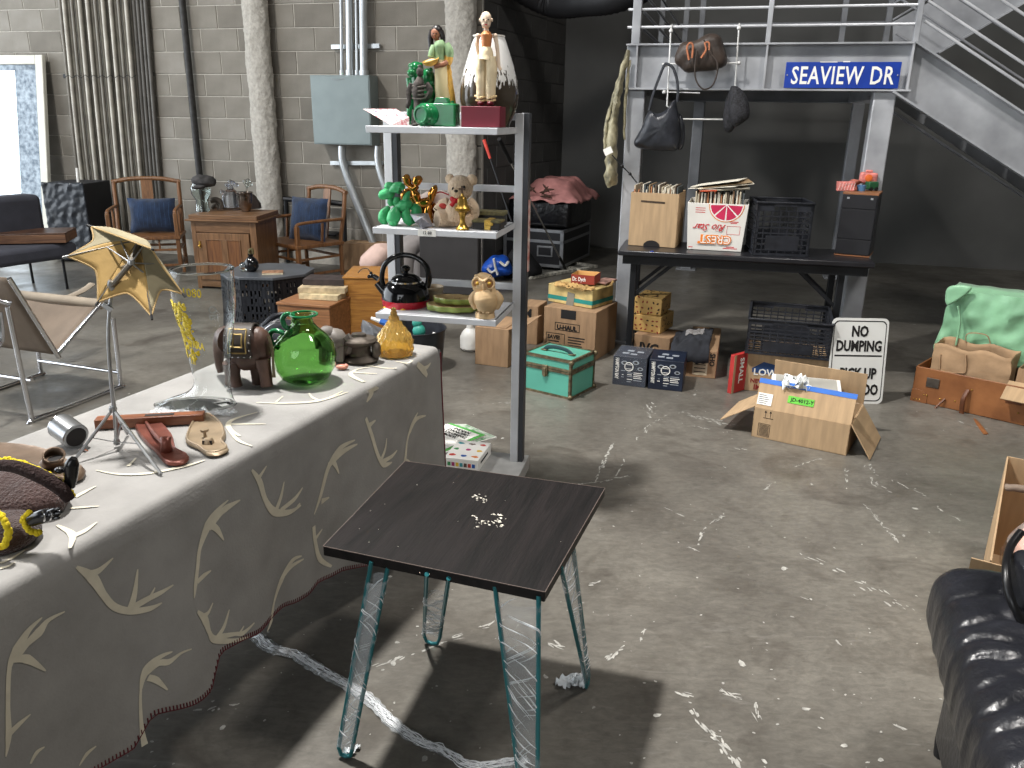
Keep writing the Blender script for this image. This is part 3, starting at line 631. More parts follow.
pk = mat('pink_plastic_toy', (216, 130, 122), .45, 0, .25, 40); 
def small(name, label, cat, fr, px, py, z, rz=0, group=None):
    p = at(px, py, z); return thing(name, label, cat, p, rz, group)
t = small('toy_box', 'pink striped toy box at the left edge on top of the black loudspeaker', 'box', None, 846, 191, zt_, UA); MB().box(-.052, .05, 0, .07, 0, .055, RY(-.05)).build('body', pk, t, bevel=.003)
for i in range(6): MB().bar((-.045+.017*i, -.0005, .006), (-.038+.017*i, -.0005, .048), .0015, .004).build('stripe', M_['white'], t)
t = small('toy_camera', 'small pink toy camera with an orange lens on top of the black loudspeaker', 'toy', None, 868, 184, zt_+.035, UA); MB().box(-.055, .05, 0, .05, 0, .07, RY(.06)).build('body', pk, t, bevel=.012)
MB().lathe([(.022, 0), (.022, .01), (.012, .012), (0, .012)], 14, T(-.002, 0, .038) @ RX(pi/2)).build('lens', mat('orange_lens', (226, 110, 50), .3), t); MB().box(-.02, .02, .01, .04, .07, .085).build('viewfinder', pk, t, bevel=.004)
t = small('toy_cup', 'small blue toy cup under the pink toy camera', 'toy', None, 861, 191, zt_, 0); MB().lathe([(.022, 0), (.027, .035), (.022, .035), (.018, .005)], 14).build('body', mat('light_blue_plastic', (86, 128, 168), .5), t)
t = small('toy_truck', 'small dark green toy beside the pink toy camera on the loudspeaker', 'toy', None, 873, 191, zt_, .2); MB().box(-.03, .035, 0, .05, .008, .055).build('body', mat('green_toy', (38, 92, 58), .5), t, bevel=.005)
for x in (-.016, .02): MB().lathe([(.012, -.004), (.012, .004)], 12, T(x, -.002, .012) @ RX(pi/2)).build('wheel', M_['rubber'], t)
t = small('cloth_scrap', 'crumpled pink and brown cloth between the pink toys on the loudspeaker', 'cloth', None, 857, 190, zt_, .2); MB().tube([(0, .03, 0), (0, .03, .04)], .02, 8).build('fold', mat('rosy_cloth', (170, 96, 80), .8), t, noisy=.008, nscale=30); MB().ball((0, .03, .045), (.035, .03, .018), 12, 8).build('fold', mat('rosy_cloth', (170, 96, 80), .8), t, noisy=.012, nscale=30)
# ================================================= CARTONS AND CASES ON THE FLOOR
def carton(name, label, p1, p2, ptop, depth, m, flaps=False, z=0.0, bev=.003, cat='box', tapecol=None, group=None, closed=True, pz=None):
    a, rz, w = front(*p1, *p2, z); f = Fr(name, label, cat, a, rz, group); f.w = w; f.h = f.P(*ptop).z; f.d = depth
    if closed:
        bx('body', m, f.o, 0, w, 0, depth, 0, f.h, bev)
        if tapecol: MB().box(-.001 if 0 else 0, w, depth*.5-.025, depth*.5+.025, f.h-.001, f.h+.0015).box(w-.0005, w+.001, depth*.5-.025, depth*.5+.025, f.h-.06, f.h+.001).build('tape', tapecol, f.o)
    return f
def dep(fr_a, px1, py1, px2, py2, z=0): return (at(px1, py1, z)-at(px2, py2, z)).length
# --- mint trunk
a, rz, w = front(523, 389, 570, 400, 0); MT = Fr('footlocker', 'small mint green footlocker trunk with tarnished metal edges and leather handle', 'footlocker', a, rz)
h = MT.P(524, 352).z; d = .28; mint = mat('mint_green_paint', (90, 168, 148), .4, 0, .06, 4); edge = mat('tarnished_steel_edge', (120, 108, 84), .45, .6, .3, 30)
hl = h*.70; print('trunk', w, h)
bx('body', mint, MT.o, .003, w-.003, .003, d-.003, .003, hl-.004, .003); bx('lid', mint, MT.o, .003, w-.003, .003, d-.003, hl+.002, h-.003, .003)
def edging(fr, w, d, zs, h, m, t=.014, e=.002):
    mb = MB()
    for z in zs:
        mb.box(-e, w+e, -e, t*.0+e, z, z+t).box(-e, w+e, d-e, d+e, z, z+t).box(-e, e, 0, d, z, z+t).box(w-e, w+e, 0, d, z, z+t)
    for x in (0, w):
        for y in (0, d):
            sx = t if x == 0 else -t; sy = t if y == 0 else -t; ex = -e if x == 0 else e; ey = -e if y == 0 else e
            mb.box(min(x+ex, x+sx), max(x+ex, x+sx), min(y+ey, y-ey), max(y+ey, y-ey), 0, h); mb.box(min(x+ex, x-ex), max(x+ex, x-ex), min(y+ey, y+sy), max(y+ey, y+sy), 0, h)
    z = h-e; mb.box(0, w, -e, t, z, h+e).box(0, w, d-t, d+e, z, h+e).box(-e, t, 0, d, z, h+e).box(w-t, w+e, 0, d, z, h+e)
    return mb.build('metal_edging', m, fr.o)
edging(MT, w, d, (0, hl-.015, hl+.002, h-.014), h, edge)
for x in (0, w):
    for z in (.012, h-.012):
        for q in (0, d): MB().ball((x, q, z), .017, 10, 7).build('corner_cap', edge, MT.o)
MB().box(w*.47-.018, w*.47+.018, -.010, 0, hl-.045, hl+.02).box(w*.47-.010, w*.47+.010, -.016, -.008, hl-.05, hl+.005).build('latch', edge, MT.o, bevel=.003)
MB().tube(spline([(w*.22, d*.42, h+.002), (w*.3, d*.42, h+.022), (w*.5, d*.42, h+.030), (w*.7, d*.42, h+.022), (w*.80, d*.42, h+.002)], 5), .007, 8, flat=1.8).build('handle', mat('dark_teal_leather', (30, 62, 66), .5), MT.o)
for x in (.22, .8): MB().box(w*x-.02, w*x+.02, d*.42-.014, d*.42+.014, h, h+.006).build('handle_plate', edge, MT.o, bevel=.002)
# --- moving carton with printing
UH = carton('moving_carton', 'large brown moving carton printed with SAVE, under the teal striped box', (543, 354), (594, 362), (543, 306), .40, M_['card2']); w, h = UH.w, UH.h
MB().box(w*.33, w*.62, -.002, -.0005, h*.80, h*.98).build('handle_slot', M_['ink'], UH.o, bevel=.012)
def lett(fr, s, x, z, size, sx=1, fat=.0008, m=None, y=-.0016, rot=None): return text(s, 'lettering', m or M_['ink'], fr.o, (x, y, z), rot or FR, size, fat=fat, sx=sx)
lett(UH, 'U-HAUL', w*.26, h*.575, h*.125, .95, .0022)
def outline(fr, x0, x1, z0, z1, t=.004, m=None, y=-.0012, name='printed_frame'):
    mb = MB()
    for b in ((x0, x1, z0, z0+t), (x0, x1, z1-t, z1), (x0, x0+t, z0, z1), (x1-t, x1, z0, z1)): mb.box(b[0], b[1], y, -.0002, b[2], b[3])
    return mb.build(name, m or M_['ink'], fr.o, smooth=False)
outline(UH, w*.22, w*.70, h*.55, h*.71); outline(UH, w*.05, w*.42, h*.22, h*.48); lett(UH, 'SAVE!', w*.08, h*.36, h*.11, 1, .0015)
for i in range(6):
    for (x0, x1) in (((.10, .38), (.48, .85))[i % 2],) if i < 0 else ((.10, .10+.24*random.uniform(.7, 1)), (.48, .48+.36*random.uniform(.6, 1))):
        if x0 < .2 and i > 1: continue
        MB().box(w*x0, w*x1, -.0012, 0, h*(.42-.055*i-(.12 if x0 < .2 else 0)), h*(.435-.055*i+.008-(.12 if x0 < .2 else 0))).build('print_line', M_['ink'], UH.o)
# --- teal striped torn box on it
z0 = h+.003
a, rz, w = front(548, 301, 592, 309, z0); TS = Fr('striped_box', 'torn yellowed box with a teal stripe on top of the large moving carton', 'box', a, rz); h = TS.P(551, 281).z
yb = mat('yellowed_board', (200, 176, 116), .75, 0, .18, 12); bx('body', yb, TS.o, 0, w, 0, .26, 0, h*.88, .004)
MB().box(-.001, w+.001, -.001, .261, h*.16, h*.36).build('stripe', mat('teal_print', (28, 128, 120), .6), TS.o)
torn = mat('torn_tan_paper', (176, 142, 88), .8, 0, .2, 20)
for k in range(9):
    x = w*random.uniform(0, 1); y = random.choice((-.004, .0, .24)); MB().grid(lambda u, v: Vector((x+(u-.5)*.09, y-.02+v*.05, h*.86+.03*noise.noise(Vector((u*3+k, v*3, 1)))+.02*v)), 5, 4).build('torn_flap', torn, TS.o, solid=.002)
MB().box(w*.42, w*.58, -.003, .001, -.02, h*.75, RY(.12)).build('tape', mat('grey_tape', (128, 124, 112), .4), TS.o)
z1 = z0+h*.88
a, rz, w = front(571, 283, 594, 285, z1+.02); DD = Fr('small_red_box', 'small open tan box with a red front lying on the teal striped box', 'box', a, rz); h = DD.P(571, 274).z
mb = MB(); open_box(DD, w, .16, h, .003, mat('tan_inner_board', (204, 160, 100), .7)); rb = mat('brick_red_print', (150, 58, 42), .6); MB().box(.0, w, -.001, 0, 0, h).box(w, w+.001, 0, .16, 0, h).build('red_label', rb, DD.o); text('Dr. Dych', 'lettering', M_['white'], DD.o, (w*.05, -.0015, h*.3), FR, h*.62, fat=.001, sx=.66)
t = thing('magazine', 'pinkish torn magazine beside the small red box on the teal striped box', 'magazine', at(593, 283, z1+.01), rz-.2); MB().box(0, .10, 0, .18, 0, .012).build('pages', mat('pink_grey_cover', (168, 130, 118), .6, 0, .3, 20), t, bevel=.003)
# --- cartons to the left, seen behind the shelf
f = carton('plain_carton', 'plain brown carton on the floor behind the lowest shelf of the display rack', (475, 364), (508, 368), (474, 326), .34, M_['card2']); w, h = f.w, f.h
mb = MB(); mb.box(0, .004, 0, .3, 0, .13, T(w, .01, h) @ RY(1.25)); mb.build('flap', M_['card2'], f.o); MB().box(.02, w-.02, .01, .30, h, h+.005, RX(.0)).build('flap', M_['card2'], f.o)
f = carton('marked_carton', 'brown carton marked with an M behind the display rack post', (519, 343), (537, 345), (519, 305), .22, M_['card2']); lett(f, 'M', f.w*.18, f.h*.70, .09, 1, .002)
MB().box(0, .003, 0, .2, 0, .14, T(.0, 0, f.h*.62) @ RY(1.9)).build('flap', M_['card'], f.o)
t = thing('white_jug', 'white plastic jug standing behind the plain brown carton', 'jug', at(470, 350, 0)); MB().lathe([(.05, 0), (.07, .02), (.07, .10), (.05, .14), (.025, .16), (.022, .19), (0, .19)], 16).build('body', mat('white_hdpe', (214, 214, 210), .4), t)
# --- two black printed boxes wrapped in film
navy = mat('navy_carton', (28, 36, 54), .38, 0, .15, 8); wp = mat('white_print', (238, 236, 230))
def hbox(label, p1, p2, pt, d):
    f = carton('light_fixture_box', label, p1, p2, pt, d, navy); w, h = f.w, f.h
    text('HAMPTON BAY', 'lettering', M_['white'], f.o, (w*.075, -.0015, h*.93), (pi/2, pi/2, 0), w*.155, fat=.0006, sx=h/w*.66)
    def bulb(x, z, r):
        pts = [(cos(t)*r, sin(t)*r*.62) for t in [2*pi*i/14 for i in range(14)]]
        MB().prism([(x+p[0], z+p[1]) for p in pts], 0, .0012, RX(pi/2)).build('print_lamp', mat('grey_print', (150, 156, 164), .5), f.o, smooth=False)
        MB().prism([(x+p[0]*.55, z+p[1]*.55) for p in pts], 0, .0018, RX(pi/2)).build('print_lamp', M_['ink'], f.o, smooth=False)
    for x, z, r in ((.34, .78, .10), (.68, .82, .10), (.82, .62, .085)): bulb(w*x, h*z, w*r)
    outline(f, w*.36, w*.60, h*.58, h*.74, .003, M_['white'])
    MB().tube([(w*.48+cos(t)*w*.13, -.001, h*.66+sin(t)*w*.13) for t in [2*pi*i/16 for i in range(16)]], .0022, 4, closed=True).build('print_ring', M_['white'], f.o)
    for (x0, x1, z) in ((.25, .38, .50), (.44, .60, .44), (.63, .88, .46), (.63, .9, .40), (.63, .85, .34), (.44, .58, .38), (.44, .6, .32), (.63, .88, .28), (.44, .6, .22), (.63, .88, .20), (.44, .56, .14), (.28, .33, .36), (.26, .34, .28)):
        MB().box(w*x0, w*x1, -.0012, 0, h*z, h*(z+.022)).build('print_line', M_['white'] if random.random() < .5 else mat('grey_print', (150, 156, 164)), f.o)
    for x, y in ((.3, .25), (.55, .2), (.4, .5), (.7, .45)): MB().box(w*x-.02, w*x+.02, d*y, d*y+.03, h, h+.001, ).build('print_patch', mat('grey_print', (150, 156, 164)), f.o)
    return f
H1 = hbox('left of the two black light fixture boxes in clear film on the floor', (612, 384), (645, 388), (613, 355), .24)
H2 = hbox('right of the two black light fixture boxes in clear film on the floor', (647.5, 388.5), (682, 392), (648, 359), .24)
def film_mat(name='clear_stretch_film', a=.22, rough=.12, bump=.8):
    m = mat(name, (225, 230, 235), rough, 0, .05, 8, bump, 24, alpha=a); return m
FILM = film_mat(); MB().box(-.002, H1.w+.002, -.004, H1.d, 0, H1.h+.004).build('clear_film', film_mat('tight_clear_film', .06, .1, .4), H1.o, smooth=False)
# --- two patterned boxes and the carton beneath
pm = mat('red_motif', (140, 48, 40), .7); pb = mat('mustard_printed_board', (206, 168, 102), .6, 0, .06); pbr = mat('dark_motif', (66, 42, 30), .7)
JV = carton('media_carton', 'low brown carton lettered in black under the two patterned boxes', (633, 356), (668, 362), (633, 333), .26, M_['card2']); lett(JV, 'JVC', JV.w*.16, JV.h*.28, JV.h*.55, 1, .003)
def pbox(label, p1, p2, pt, z, d):
    f = carton('patterned_box', label, p1, p2, pt, d, pb, z=z, group=None); w, h = f.w, f.h
    for i in range(16):
        x = (i % 5+.5)/5*w*.95+random.uniform(-.01, .01); zz = (i//5+.4)/3.4*h+random.uniform(-.008, .008); X = T(x, -.0006, zz) @ RY(random.uniform(0, 3))
        MB().prism([(-.010, -.003), (0, -.006), (.010, -.001), (.006, .006), (-.004, .005)], 0, .0006, X @ RX(pi/2)).build('printed_motif', random.choice((pm, pm, pbr)), f.o, smooth=False)
    for i in range(26):
        x = random.uniform(.08, .92)*w; y = random.uniform(.05, .95)*d; X = T(x, y, h+.0002) @ RZ(random.uniform(0, 3)); MB().prism([(-.013, -.003), (0, -.006), (.013, -.001), (.006, .006), (-.006, .005)], 0, .0008, X).build('printed_motif', pbr, f.o, smooth=False)
    for i in range(10):
        y = random.uniform(.1, .9)*d; zz = random.uniform(.12, .88)*h; MB().prism([(-.010, -.003), (0, -.006), (.010, -.001), (.004, .006)], 0, .0006, T(w+.0008, y, zz) @ RZ(pi/2) @ RX(pi/2)).build('printed_motif', pbr, f.o, smooth=False)
    return f
PB1 = pbox('lower of the two mustard boxes printed with small red motifs', (633, 330), (660, 334), (634, 314), JV.h+.003, .26)
PB2 = pbox('upper of the two mustard boxes printed with small red motifs', (634, 313), (661, 316), (638, 297), JV.h+PB1.h+.006, .27)
# --- flat carton with the black shirt
SB = carton('worn_flat_carton', 'worn brown flat carton with printed label under the black t-shirt', (684, 376), (715, 379), (688, 349), .62, M_['card2']); w, h = SB.w, SB.h
hb = SB.h
lett(SB, 'HOMER', w*.62, h*.9, .05, 1, .001, rot=(pi/2, pi/2, 0)) if 0 else None
MB().box(w*.25, w*.72, -.001, 0, h*.1, h*.75).build('paper_label', M_['paper'], SB.o)
for i in range(4): MB().box(w*.30, w*.66, -.002, 0, h*(.2+.13*i), h*(.23+.13*i)).build('print_line', M_['ink'], SB.o)
text('SHO', 'lettering', M_['ink'], SB.o, (w*.78, -.0015, h*.92), (pi/2, pi/2, 0), w*.22, fat=.0015)
TSH = Fr('black_tshirt', 'black t-shirt with a pale print draped over the worn flat carton', 'shirt', SB.W((0, 0, SB.h)), SB.rz); tm = mat('black_cotton', (34, 36, 42), .9, 0, .2, 8, .3, 40)
def shirt(u, v):
    x = -.10+u*(w+.05); y = -.035+v*.50; z = .012+.022*noise.noise(Vector((u*3.1, v*4.2, 2)))+.014*noise.noise(Vector((u*8, v*9, 5)))+.05*max(0, sin(v*3))*(.6+.3*u)
    if y < .0: z -= (-y)*2.4
    if x < 0: z -= (-x)*.4
    return Vector((x, y, z))
MB().grid(shirt, 30, 34).build('cloth', tm, TSH.o, solid=.006, noisy=.006, nscale=18)
gp = mat('faded_shirt_print', (150, 150, 150), .8, 0, .5, 60, col2=(90, 82, 80)); mb = MB()
def sp(u, v): p = shirt(.32+u*.46, .42+v*.34); return Vector((p.x, p.y, p.z+.008))
mb.grid(sp, 12, 10).build('shirt_print', gp, TSH.o, noisy=.006, nscale=18)
# --- crate and store carton
a, rz, w = front(744, 390, 830, 399, 0); LC = Fr('store_carton', 'brown store carton with blue roof logo and red side under the black crate', 'box', a, rz)
h = LC.P(745, 352).z; dC = .36; w = LC.P(828, 399).x; bx('body', M_['card'], LC.o, 0, w, 0, dC, 0, h, .003)
a2 = at(731, 394, 0); d2 = (a2-LC.loc).length
MB().box(-.002, 0, .0, dC, .0, h).build('red_side', M_['redink'], LC.o)
sidep = LC.inv @ (a2-LC.loc)
MB().box(sidep.x, 0, sidep.y+.01, sidep.y+.02, 0, h*1.02).build('red_flap', mat('red_carton_side', (178, 48, 44), .6), LC.o)
SRF = MB(); A0 = Vector((sidep.x, sidep.y, 0)); B0 = Vector((.0, .0, 0)); dd = B0-A0
rs = thing('red_side_carton', 'red and tan carton side lettered SMALL left of the store carton', 'box', LC.W(A0), rz+atan2(dd.y, dd.x)); bx('body', mat('red_carton_side', (178, 48, 44)), rs, 0, dd.length-.004, 0, .03, 0, h, .002); MB().box(0, .02, -.001, 0, 0, h).build('tan_edge', M_['card'], rs)
text('SMALL', 'lettering', M_['white'], rs, (dd.length*.45, -.002, h*.9), (pi/2, pi/2, 0), .055, fat=.001)
lb = mat('navy_blue_print', (38, 68, 116), .6); pz = lambda px, py: LC.P(px, py)
mb = MB(); pl = [pz(*p) for p in ((752, 372), (752, 368), (758, 365), (764, 362), (779, 366), (779, 376))]; mb.prism([(p.x, p.z) for p in pl], 0, .001, RX(pi/2)); mb.build('roof_logo', lb, LC.o, smooth=False)
q = pz(753, 374.5); lett(LC, "LOWE'S", q.x, q.z, .058, 1.0, .001, M_['white'], -.002); q = pz(750, 382); lett(LC, 'NEVER STOP', q.x, q.z, .035, 1, .001, mat('dark_red_print', (140, 40, 36))); q = pz(753, 389); lett(LC, 'IMPROVING', q.x, q.z, .045, 1, .0015, mat('dark_red_print', (140, 40, 36)))
bpy.data.objects.remove(LC.o.children[[c.name.split('.')[0] for c in LC.o.children].index('red_flap')])
a, rz, w = front(745, 353, 829, 361, h+.004); f = Fr('x', 'x', 'x', a, rz); h2 = f.P(746, 318).z; bpy.data.objects.remove(f.o)
crate('plastic_crate', 'wide black plastic crate on the store carton below the folding table', w, .50, h2, a, rz)
# --- no dumping sign leaning on the table leg
a, rz, w = front(826, 403, 882, 404, 0); ND = Fr('no_dumping_sign', 'white metal NO DUMPING sign standing behind the open carton', 'sign', a, rz)
tl = -.16; X = RX(tl); h = ND.P(890, 319, .07).z/cos(tl); w = .325
sw = mat('white_reflective_sheet', (226, 226, 222), .45, 0, .03)
def rr(w, h, r, n=5):
    o = []
    for cx, cy, a0 in ((w-r, r, -pi/2), (w-r, h-r, 0), (r, h-r, pi/2), (r, r, pi)):
        for i in range(n+1): o.append((cx+cos(a0+pi/2*i/n)*r, cy+sin(a0+pi/2*i/n)*r))
    return o
XX = X @ T(0, .003, 0) @ RX(pi/2)
ND.o.location = Vector(ND.o.location)
MB().prism(rr(w, h, .03), 0, .003, XX).build('plate', sw, ND.o, smooth=False)
mb = MB(); o1 = [(x*.93+w*.035, y*.94+h*.03) for x, y in rr(w, h, .03)]; o2 = [((x-w/2)*.97+w/2, (y-h/2)*.975+h/2) for x, y in o1]; k = len(o1)
mb.add([(p[0], p[1], .0036) for p in o1]+[(p[0], p[1], .0036) for p in o2], [(i, (i+1) % k, k+(i+1) % k, k+i) for i in range(k)], XX); mb.build('black_border', M_['ink'], ND.o, smooth=False, solid=.0005)
def sl_(s, x, z, size, sx=1, fat=.0035, al='CENTER'):
    q = X @ Vector((x, -.0016, z)); return text(s, 'lettering', M_['ink'], ND.o, q, (pi/2+tl, 0, 0), size, fat=fat, sx=sx, align=al)
sl_('NO', w*.5, h*.79, h*.17, .72, .0032); sl_('DUMPING', w*.5, h*.62, h*.17, .69, .0032); sl_('PICK UP', w*.52, h*.30, h*.17, .69, .0032); sl_('YOUR POO', w*.46, h*.11, h*.17, .66, .0032)
MB().box(w*.08, w*.92, -.0012, 0, h*.555, h*.572, X).build('black_rule', M_['ink'], ND.o)
# --- open carton with a lamp shade frame
a, rz, w = front(751, 436, 846, 456, 0); OC = Fr('open_carton', 'open brown shipping carton with blue tape and a green sticker, flaps spread', 'box', a, rz)
h = OC.P(756, 407).z; d = .36; w = OC.P(846, 456).x; print('open carton', w, h, rz); t_ = .005
mb = MB(); mb.box(0, w, 0, t_, 0, h).box(0, w, d-t_, d, 0, h).box(0, t_, 0, d, 0, h).box(w-t_, w, 0, d, 0, h).box(0, w, 0, d, 0, t_); mb.build('body', M_['card'], OC.o, bevel=.001)
# front flap folded up and back
fl = MB(); fl.box(0, w, 0, t_, 0, .150, T(0, .002, h) @ RX(-.42)); fl.build('front_flap', M_['card'], OC.o, bevel=.001)
XF = T(0, .001, h) @ RX(-.42)
MB().box(-.002, w+.002, -.001, .0, .128, .153, XF).box(-.002, w+.002, 0, .006, .150, .153, XF).build('blue_tape', mat('blue_masking_tape', (62, 118, 206), .6, 0, .08), OC.o)
MB().box(w*.33, w*.60, -.002, 0, .052, .088, XF).build('green_sticker', mat('green_sticker', (110, 206, 70), .6), OC.o); text('JD-4012-Y', 'lettering', M_['ink'], OC.o, XF @ Vector((w*.36, -.0025, .062)), (pi/2-.42, 0, 0), .026, fat=.0004)
MB().box(w*.015, w*.17, -.002, 0, .018, .078, XF).build('shipping_label', M_['white'], OC.o)
for i in range(5): MB().box(w*.025, w*(.10+.05*random.random()), -.0025, 0, .026+.010*i, .029+.010*i, XF).build('print_line', M_['ink'], OC.o)
MB().box(0, w, 0, t_, 0, .17, T(0, d, h) @ RX(.12)).build('back_flap', M_['card'], OC.o, bevel=.001)
MB().box(0, t_, 0, d*.95, 0, .20, T(0, 0, h) @ RY(-2.15)).build('left_flap', M_['card'], OC.o, bevel=.001)
MB().box(-t_, 0, 0, d*.95, 0, .19, T(w, 0, h) @ RY(2.55)).build('right_flap', M_['card'], OC.o, bevel=.001)
for i, x in enumerate((.060, .085)):
    MB().box(x-.001+w*.0, x+.001, -.001, 0, h*.72, h*.90).prism([(x-.006, h*.88), (x+.006, h*.88), (x, h*.95)], 0, .001, RX(pi/2)).build('printed_arrow', M_['ink'], OC.o)
MB().box(.05, .10, -.001, 0, h*.69, h*.705).build('print_line', M_['ink'], OC.o)
outline(OC, .03, .09, h*.08, h*.50, .002)
for i in range(9): MB().box(.036, .084, -.001, 0, h*(.12+.04*i), h*(.135+.04*i)).build('print_line', M_['ink'], OC.o)
lamp = thing('white_frame_bundle', 'white frame and crumpled white plastic sticking out of the open carton', 'frame', OC.W((w*.45, d*.55, h+.075)), rz+.25)
MB().box(-.18, .16, -.10, .10, .0, .03, RX(.12)).build('frame', M_['white'], lamp, bevel=.003); MB().box(-.16, .14, -.09, .085, .031, .034, RX(.12)).build('panel', mat('grey_panel', (170, 168, 160), .5), lamp)
cp_ = mat('white_plastic_sheet', (226, 228, 226), .4, 0, .08, 20, .3)
for k in range(4):
    x0_, y0_ = random.uniform(-.10, .0), random.uniform(-.12, .0); MB().grid(lambda u, v: Vector((x0_+(u-.5)*.12, y0_+(v-.5)*.08, .055+.06*noise.noise(Vector((u*4+k*3, v*4, k))))), 8, 6).build('crumpled_plastic', cp_, lamp, noisy=.02, nscale=25)
# --- suitcase
a, rz, w = front(910, 400, 1040, 430, 0); SU = Fr('tan_suitcase', 'open tan leather suitcase with riveted corners and a hanging strap', 'suitcase', a, rz)
w = .80; h = SU.P(921, 366).z; d = .42; tn = mat('tan_suitcase_leather', (150, 98, 58), .42, 0, .14, 5, .12, 60, col2=(112, 68, 38)); tnd = mat('dark_strap_leather', (104, 60, 34), .5, 0, .2, 20)
hl = h*.98
mb = MB(); mb.box(0, w, 0, .008, 0, hl).box(0, w, d-.008, d, 0, hl).box(0, .008, 0, d, 0, hl).box(w-.008, w, 0, d, 0, hl).box(0, w, 0, d, 0, .008); mb.build('body', tn, SU.o, bevel=.004)
Xl = T(0, d, hl) @ RX(-.05)
lid = mat('dark_suitcase_lining', (40, 40, 42), .8); mb = MB(); mb.box(0, w, .0, .008, 0, d, Xl).box(0, .008, -.07, 0, 0, d, Xl).box(w-.008, w, -.07, 0, 0, d, Xl).box(0, w, -.07, 0, d-.008, d, Xl); mb.build('lid', lid, SU.o, bevel=.004)
def riv(x, z): MB().ball((x, -.001, z), .005, 8, 5).build('rivet', M_['brass'], SU.o)
for x in (.02, .035, .05, .07, .085): riv(x, .015 if x < .06 else .05)
MB().prism([(0, 0), (.09, 0), (.09, .05), (.06, .075), (0, .075)], 0, .003, RX(pi/2)).build('corner_patch', tn, SU.o, bevel=.001)
q = SU.P(933, 383); MB().box(q.x-.035, q.x+.035, -.006, 0, q.z-.028, q.z+.028).build('lock', M_['iron'], SU.o, bevel=.004)
pts = [SU.P(*p, -.02) for p in ((968, 388), (965, 400), (962, 414), (975, 418), (985, 432))]; pts[0].y = -.005; pts[-1].z = .006; pts[-1].y -= .05; pts[-2].y -= .03
MB().tube(spline([SU.P(968, 390, -.004), SU.P(963, 400, -.035), SU.P(961, 417, -.02)], 6), .014, 8, flat=.6).build('handle', tnd, SU.o)
sr_ = spline([SU.P(961, 417, -.02), SU.P(972, 418, -.05), at(984, 433, .006)-SU.loc if 0 else SU.inv @ (at(986, 434, .005)-SU.loc)], 6); MB().tube(sr_, .012, 8, flat=.3).build('strap', tn, SU.o)
MB().tube(spline([SU.P(945, 399, -.004), SU.P(934, 410, -.05), SU.P(940, 415, -.03), SU.P(960, 414, -.02)], 6), .006, 6).build('strap', tnd, SU.o)
for p in ((940, 399), (955, 401), (966, 390), (1018, 413), (972, 390)): q = SU.P(*p); riv(q.x, q.z)
q = SU.P(1012, 400); MB().box(q.x-.03, q.x+.05, -.006, 0, q.z-.02, q.z+.02).build('lock', tnd, SU.o, bevel=.004)
bag = Fr('paper_bag', 'crumpled brown paper bag with twisted handles standing in the tan suitcase', 'bag', SU.W((.06, .06, .02)), rz+.03); pp = mat('kraft_paper', (166, 136, 104), .85, 0, .12, 9, .3, 24); bw = .40; bh = bag.P(925, 345).z*1.06
def bagf(u, v):
    a_ = u*4; i = int(a_) % 4; t = a_-int(a_); c = [(0, 0), (bw, 0), (bw, .20), (0, .20)]; p = Vector(c[i])*(1-t)+Vector(c[(i+1) % 4])*t
    e = 1-v; return Vector((p.x+.02*noise.noise(Vector((p.x*9, p.y*9, v*4)))*v, p.y+.025*noise.noise(Vector((p.x*9, p.y*9+3, v*4)))*v, v*bh*(1+.03*sin(p.x*30))))
MB().grid(bagf, 48, 14, closeu=True).build('bag', pp, bag.o, solid=.002, ang=20)
MB().box(0, bw, 0, .2, 0, .004).build('bag_bottom', pp, bag.o)
b1 = [bag.P(*p, -.004) for p in ((941, 354), (940, 366), (943, 371), (962, 373), (966, 370), (966, 355))]; MB().tube(spline(b1, 4), .009, 6, flat=.35).build('handle', pp, bag.o)
b1 = [bag.P(*p, .20) for p in ((967, 348), (966, 336), (972, 333), (986, 335), (990, 342), (990, 350))]; MB().tube(spline(b1, 4), .008, 6, flat=.4).build('handle', pp, bag.o)
# mint jacket over the lid
JK = Fr('mint_jacket', 'mint green satin jacket draped over the open suitcase lid', 'jacket', SU.W((0, d, hl)), rz); jm = mat('mint_satin', (138, 188, 148), .35, 0, .12, 6, .5, 9, sheen=.2)
def jk(u, v):
    x = .09+u*(w+.19)-.05; z = .02+v*(d+.01); y = -.09-.03*noise.noise(Vector((u*5, v*2, 1)))-.022*noise.noise(Vector((u*16, v*5, 4)))-.03*abs(sin(u*5+v))
    if v > .93: y += (v-.93)*1.5; z = .02+.93*(d+.01)+(v-.93)*.3
    return Vector((x-(.05*(1-v)), y, z))
MB().grid(jk, 44, 26).build('body', jm, JK.o, solid=.008, noisy=.01, nscale=12)
col_ = [JK.P(*p, -.17) for p in ((946, 287), (968, 285), (972, 289), (958, 301), (946, 306))]
blob([(p.x, p.z) for p in col_], -.17, .03, JK, name='collar', m=jm, noisy=.006)
MB().tube(spline([JK.P(*p, -.16) for p in ((958, 306), (960, 322), (956, 345))], 6), .012, 6, flat=.5).build('placket', jm, JK.o)
# cardboard box at the right frame edge, beside the suitcase
f = Fr('flat_brown_box', 'brown cardboard box lying in the suitcase at the right frame edge', 'box', SU.W((.50, .04, hl-.04)), rz); bw2 = .40
open_box(f, bw2, .3, .13, m=M_['card2']); MB().box(-.03, bw2, -.15, 0, 0, .004, T(0, 0, .05) @ RX(.5)).build('flap', M_['card'], f.o)
t = thing('shoe', 'black and white sneaker lying in the brown box at the right frame edge', 'shoe', f.W((.20, .12, .06)), rz); MB().ball((0, 0, .03), (.10, .045, .05), 12, 8).build('upper', M_['blackcloth'], t); MB().ball((0, 0, .01), (.11, .05, .02), 12, 6).build('sole', M_['white'], t)
